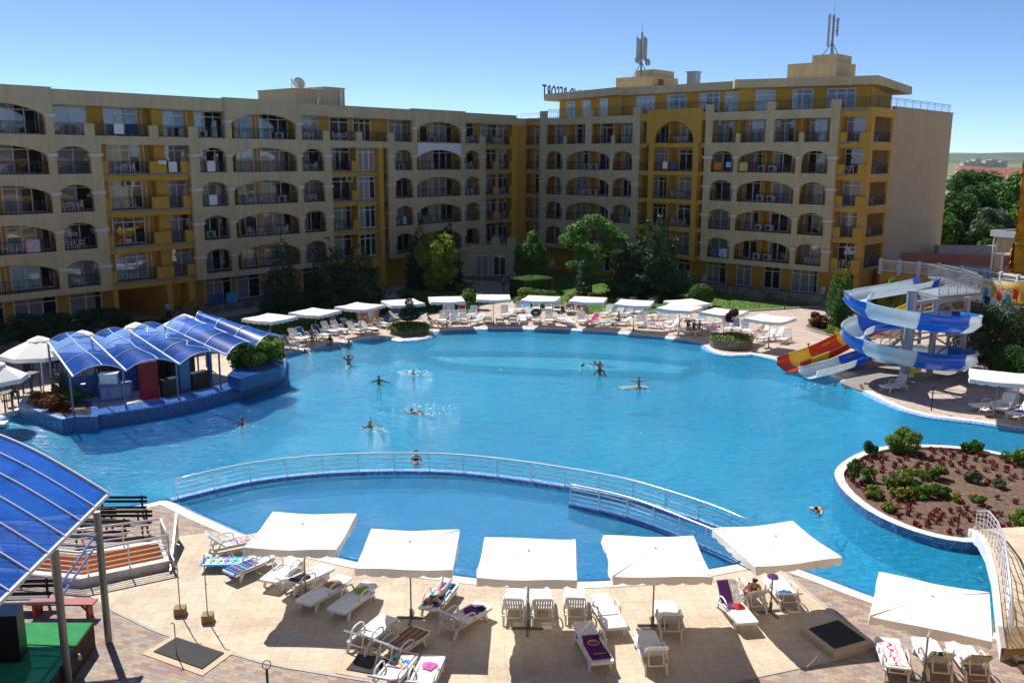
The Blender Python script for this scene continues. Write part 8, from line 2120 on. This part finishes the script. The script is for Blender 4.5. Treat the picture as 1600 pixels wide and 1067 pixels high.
for k in range(4): tmb.bar((.26 * cos(k * pi / 2 + .78), .26 * sin(k * pi / 2 + .78), 0), (.12 * cos(k * pi / 2 + .78), .12 * sin(k * pi / 2 + .78), .70), .04)
tmb.box(-.13, .13, -.13, .13, .66, .70); TL_ = tmb.mesh('leg_frame', m_plast)
def chair(M_, s, y, z, rz, label):
    p = M_ @ Vector((s, y, z)); o = empty('plastic_chair', p, M_.to_euler().z + rz, label, 'chair', 'white plastic balcony chairs'); link('seat', CH[0], o); link('backrest', CH[1], o); link('leg_frame', CH[2], o)
def table(M_, s, y, z, label):
    p = M_ @ Vector((s, y, z)); o = empty('plastic_table', p, 0, label, 'table', 'white plastic balcony tables'); link('table_top', TT, o); link('leg_frame', TL_, o)
ML = Matrix.Translation((-34.7, 69.45, 0)) @ Matrix.Rotation(atan2(36.95, 30.87), 4, 'Z'); MR = Matrix.Translation((3.93, 109.77, 0)) @ Matrix.Rotation(atan2(-23.47, 25.38), 4, 'Z')
rnd = random.Random(77)
LB = [(-3.0, 'in the wide arch at the picture edge'), (1.8, 'in the narrow arch before the first yellow bay'), (6.2, 'in the yellow bay at the left'), (13.9, 'in the narrow arch after the first yellow bay'), (18.3, 'in the wide arch below the roof dishes'), (21.0, 'in the right half of the wide arch below the dishes'), (24.5, 'in the narrow arch after the dish tower'), (28.3, 'in the second yellow bay'), (36.4, 'in the narrow arch left of the white spandrel'), (40.5, 'in the wide arch of the whitewashed section'), (43.5, 'in the right side of the whitewashed section arch'), (47.0, 'in the last narrow arch of the left wing'), (52.6, 'on the yellow corner balconies')]
RB = [(1.3, 'in the first narrow arch of the right wing'), (5.2, 'in the wide arch nearest the corner'), (11.2, 'in the narrow arch left of the yellow middle bay'), (18.0, 'in the yellow middle bay'), (23.4, 'in the narrow arch right of the yellow middle bay'), (30.5, 'in the wide arch under the far mast'), (33.3, 'in the last narrow arch of the right wing'), (36.7, 'in the yellow end bay')]
nch = 0
for Mx, BB, wing in ((ML, LB, 'left wing'), (MR, RB, 'right wing')):
    for s, where in BB:
        for k in range(1, 6):
            if rnd.random() < .42:
                z = FL(k); fl_ = ORD[k - 1] + ' floor'
                j = rnd.uniform(-.2, .2)
                chair(Mx, s - .55 + j, .85, z, rnd.uniform(1.2, 2.2), 'left chair, %s, %s' % (fl_, where))
                if rnd.random() < .8: chair(Mx, s + .6 + j, .9, z, rnd.uniform(-2.2, -1.2), 'right chair, %s, %s' % (fl_, where))
                if rnd.random() < .8: table(Mx, s + j, .85, z, 'white table, %s, %s' % (fl_, where))
for i, (s, lab) in enumerate(((34.9, 'left blue backed chair on the ground terrace by the thujas'), (35.8, 'middle chair on the ground terrace by the thujas'), (36.6, 'right chair on the ground terrace by the thujas'))): chair(MR, s, .2, .6, .4 * i, lab)
for s, lab in ((22.0, 'white chair on the ground terrace above the rubble wall'), (1.0, 'white chair at the ground floor window behind the feathery tree')): chair(MR, s, .2, .6, .4, lab)
def hang(Mx, s, k, w_, h_, mt, label, y=.1, top=.97, cat='towel'):
    mb = MB(); mb.smooth = True; z = FL(k) + top if isinstance(k, int) else k
    mb.grid(lambda u, v: (-w_ / 2 + w_ * u, -.02 - .03 * abs(noise.noise(Vector((u * 4, v * 3, s)))), -h_ * v), 8, 8); mb.grid(lambda u, v: (w_ / 2 - w_ * u, .03 + .0 * u, -h_ * .6 * v), 4, 4)
    mb.add([(-w_ / 2, -.03, 0), (w_ / 2, -.03, 0), (w_ / 2, .035, 0), (-w_ / 2, .035, 0)], [(0, 1, 2, 3)])
    o = mb.build(cat.replace(' ', '_'), mt, None, Mx @ Vector((s, y, z)), Mx.to_euler().z); tag(o, label, cat)
m_lt = M('yellow_green_towel', (.45, .5, .12), .9, var=.2)
hang(MR, 23.0, 4, .85, .75, M('orange_towel', (.62, .16, .02), .9, var=.2), 'orange towel hanging in the narrow fourth floor arch of the right wing'); hang(MR, 24.2, 4, .55, .5, mt_lblue, 'small light blue towel beside the orange one')
hang(MR, 25.9, 4, .9, .85, m_lt, 'yellow green towel hanging in the fourth floor wide arch'); hang(MR, 26.8, 4, .5, .95, M('wine_towel', (.18, .01, .07), .9), 'wine red towel beside the yellow green one'); hang(MR, 27.6, 4, .45, .3, mt_red, 'small red cloth high in the fourth floor wide arch', y=1.2, top=1.7)
hang(MR, 16.6, 4, .6, .7, mt_white, 'white patterned towel in the yellow middle bay', y=.15); hang(MR, 17.6, 4, .6, .7, mt_blue, 'blue patterned towel in the yellow middle bay', y=.15)
hang(MR, 24.1, 1, 1.0, .85, mt_swirl, 'blue and white patterned towel on the first floor of the right wing'); hang(MR, 23.2, 1, .6, .8, mt_blue, 'blue cloth left of the patterned towel on the first floor'); hang(MR, 11.4, 4, .5, .55, mt_mag, 'small pink towel in the fourth floor arch left of the middle bay')
hang(MR, 9.95, 2, .4, .6, mt_purple, 'lilac cloth at the second floor pier near the feathery tree', y=-.05)
hang(ML, 10.2, 4, .75, .85, mt_white, 'white sheet hung in the fourth floor yellow bay', y=.45, top=.9); hang(ML, 9.2, 4, .7, .3, mt_white, 'short white cloth left of the hung sheet', y=.3, top=1.0)
hang(ML, 13.6, 4, .75, .9, mt_white, 'white sheet hung in the fourth floor narrow arch of the left wing'); hang(ML, 13.6, 3, .75, .85, mt_white, 'white sheet hung in the third floor narrow arch of the left wing')
hang(ML, -1.8, 2, 1.0, .9, stripemat('checked_red_towel', [(.6, .1, .12), c_wh, (.3, .1, .4), c_wh], 6, 0), 'red and white checked towel at the second floor of the left wing'); hang(ML, 5.6, 5, .8, .8, mt_white, 'white towel on the top floor railing, left wing', y=.12); hang(ML, 6.7, 5, 1.0, .8, mt_navy, 'dark blue towel on the top floor railing, left wing', y=.12)
hang(ML, 36.3, 2, .4, .8, mt_lblue, 'pale blue towel in the second floor narrow arch left of the white spandrel')
for i, (s, mt, lab) in enumerate(((13.6, mt_blue, 'blue air mattress leaning on the ground floor terrace, left'), (15.0, mt_aqua, 'colourful towels heap on the ground floor terrace'), (19.0, mt_blue, 'large blue inflatable on the ground floor terrace'))): hang(ML, s, .6 + .95, 1.1, .9, mt, lab, y=.3, cat='beach thing')
b = MB(); b.box(9.9, 11.9, -.2, -.1, .6, 1.3); tag(b.build('wooden_screen', M('brown_board', (.28, .13, .06), .8), None, (-34.7, 69.45, 0), atan2(36.95, 30.87)), 'brown board screen before the ground floor window of the left wing', 'screen')
# hotel wings out of the frame that the windows mirror and that throw light back
OW = empty('opposite_wing', (0, 0, 0), 0, 'sunlit yellow hotel wing on the right, outside the picture, mirrored in windows', 'hotel building')
b = MB(); b.box(52, 66, 0, 55, 0, 18); b.build('wall', m_beige, OW)
y_ = MB()
for k in range(6):
    for j in range(12): y_.box(51.8, 52, 1 + j * 4.5, 3.6 + j * 4.5, 1 + k * 2.9, 3.1 + k * 2.9)
y_.build('windows', M('mirrored_windows', (.05, .05, .06), .2), OW)
y_ = MB()
for k in range(6): y_.box(50.6, 51.9, .5, 54.5, .4 + k * 2.9, .6 + k * 2.9); y_.box(50.5, 50.6, .5, 54.5, .3 + k * 2.9, 1.4 + k * 2.9)
y_.build('balconies', m_yellow, OW)
CW = empty('camera_side_wing', (0, 0, 0), 0, 'sunlit hotel wing on whose balcony the photographer stands', 'hotel building')
b = MB(); b.box(-60, 50, -16, -3.2, 0, 19); b.build('wall', m_beige, CW)
y_ = MB(); 
for k in range(6): y_.box(-60, 50, -3.2, -1.9, .4 + k * 2.9, .6 + k * 2.9)
y_.build('balconies', m_yellow, CW); y_ = MB()
for k in range(6):
    for j in range(24): y_.box(-59 + j * 4.5, -56.4 + j * 4.5, -3.19, -3.0, 1 + k * 2.9, 3.1 + k * 2.9)
y_.build('windows', MT['mirrored_windows'], CW)
# thin summer haze over the land
hz = MB(); hz.box(-1800, 5200, -30, 6200, -6, 110); ho = hz.build('haze', newmat('haze_air')[0]); tag(ho, 'thin summer haze over the distant hills', 'haze', kind='stuff')
nt = ho.data.materials[0].node_tree; vo = N(nt, 'ShaderNodeVolumePrincipled'); vo.inputs['Color'].default_value = (.80, .88, 1, 1); vo.inputs['Density'].default_value = .00004; vo.inputs['Anisotropy'].default_value = .2
hm = N(nt, 'ShaderNodeOutputMaterial'); nt.links.new(vo.outputs[0], hm.inputs['Volume'])
# ------------------------------------------------------------------ camera, light, render
cam_d = bpy.data.cameras.new('camera'); cam = bpy.data.objects.new('camera', cam_d); COL.objects.link(cam)
cam_d.sensor_width = 36.0; cam_d.lens = FPX / 1600 * 36.0; cam_d.clip_start = .1; cam_d.clip_end = 30000
mw = Matrix(((_r.x, _u.x, -_f.x, 0), (_r.y, _u.y, -_f.y, 0), (_r.z, _u.z, -_f.z, CAM_H), (0, 0, 0, 1))); cam.matrix_world = mw
SC.camera = cam
SUN = Vector((-.536, .844, 1.16)).normalized()
sd = bpy.data.lights.new('sun', 'SUN'); sd.energy = 4.6; sd.angle = radians(.55); sd.color = (1, .955, .89)
so = bpy.data.objects.new('sun', sd); COL.objects.link(so); so.rotation_euler = SUN.to_track_quat('Z', 'Y').to_euler()
w = bpy.data.worlds.new('World'); SC.world = w; w.use_nodes = True; nt = w.node_tree; nt.nodes.clear()
sk = N(nt, 'ShaderNodeTexSky'); sk.sky_type = 'NISHITA'; sk.sun_disc = False; sk.sun_elevation = math.asin(SUN.z); sk.sun_rotation = atan2(SUN.x, SUN.y)
sk.air_density = .42; sk.dust_density = .0; sk.ozone_density = 4.6; sk.altitude = 30
bg = N(nt, 'ShaderNodeBackground'); bg.inputs['Strength'].default_value = .112; wo = N(nt, 'ShaderNodeOutputWorld')
L(nt, sk, 0, bg, 0); L(nt, bg, 0, wo, 0)
vs = SC.view_settings; vs.view_transform = 'Standard'; vs.look = 'None'; vs.exposure = .54; vs.gamma = 1.0
try: vs.use_curve_mapping = False
except Exception: pass
SC.render.engine = 'CYCLES'
cy = SC.cycles; cy.max_bounces = 8; cy.diffuse_bounces = 3; cy.glossy_bounces = 3; cy.transparent_max_bounces = 12; cy.transmission_bounces = 4; cy.volume_bounces = 0
cy.use_denoising = True
cy.caustics_reflective = False; cy.caustics_refractive = False; cy.sample_clamp_indirect = 6
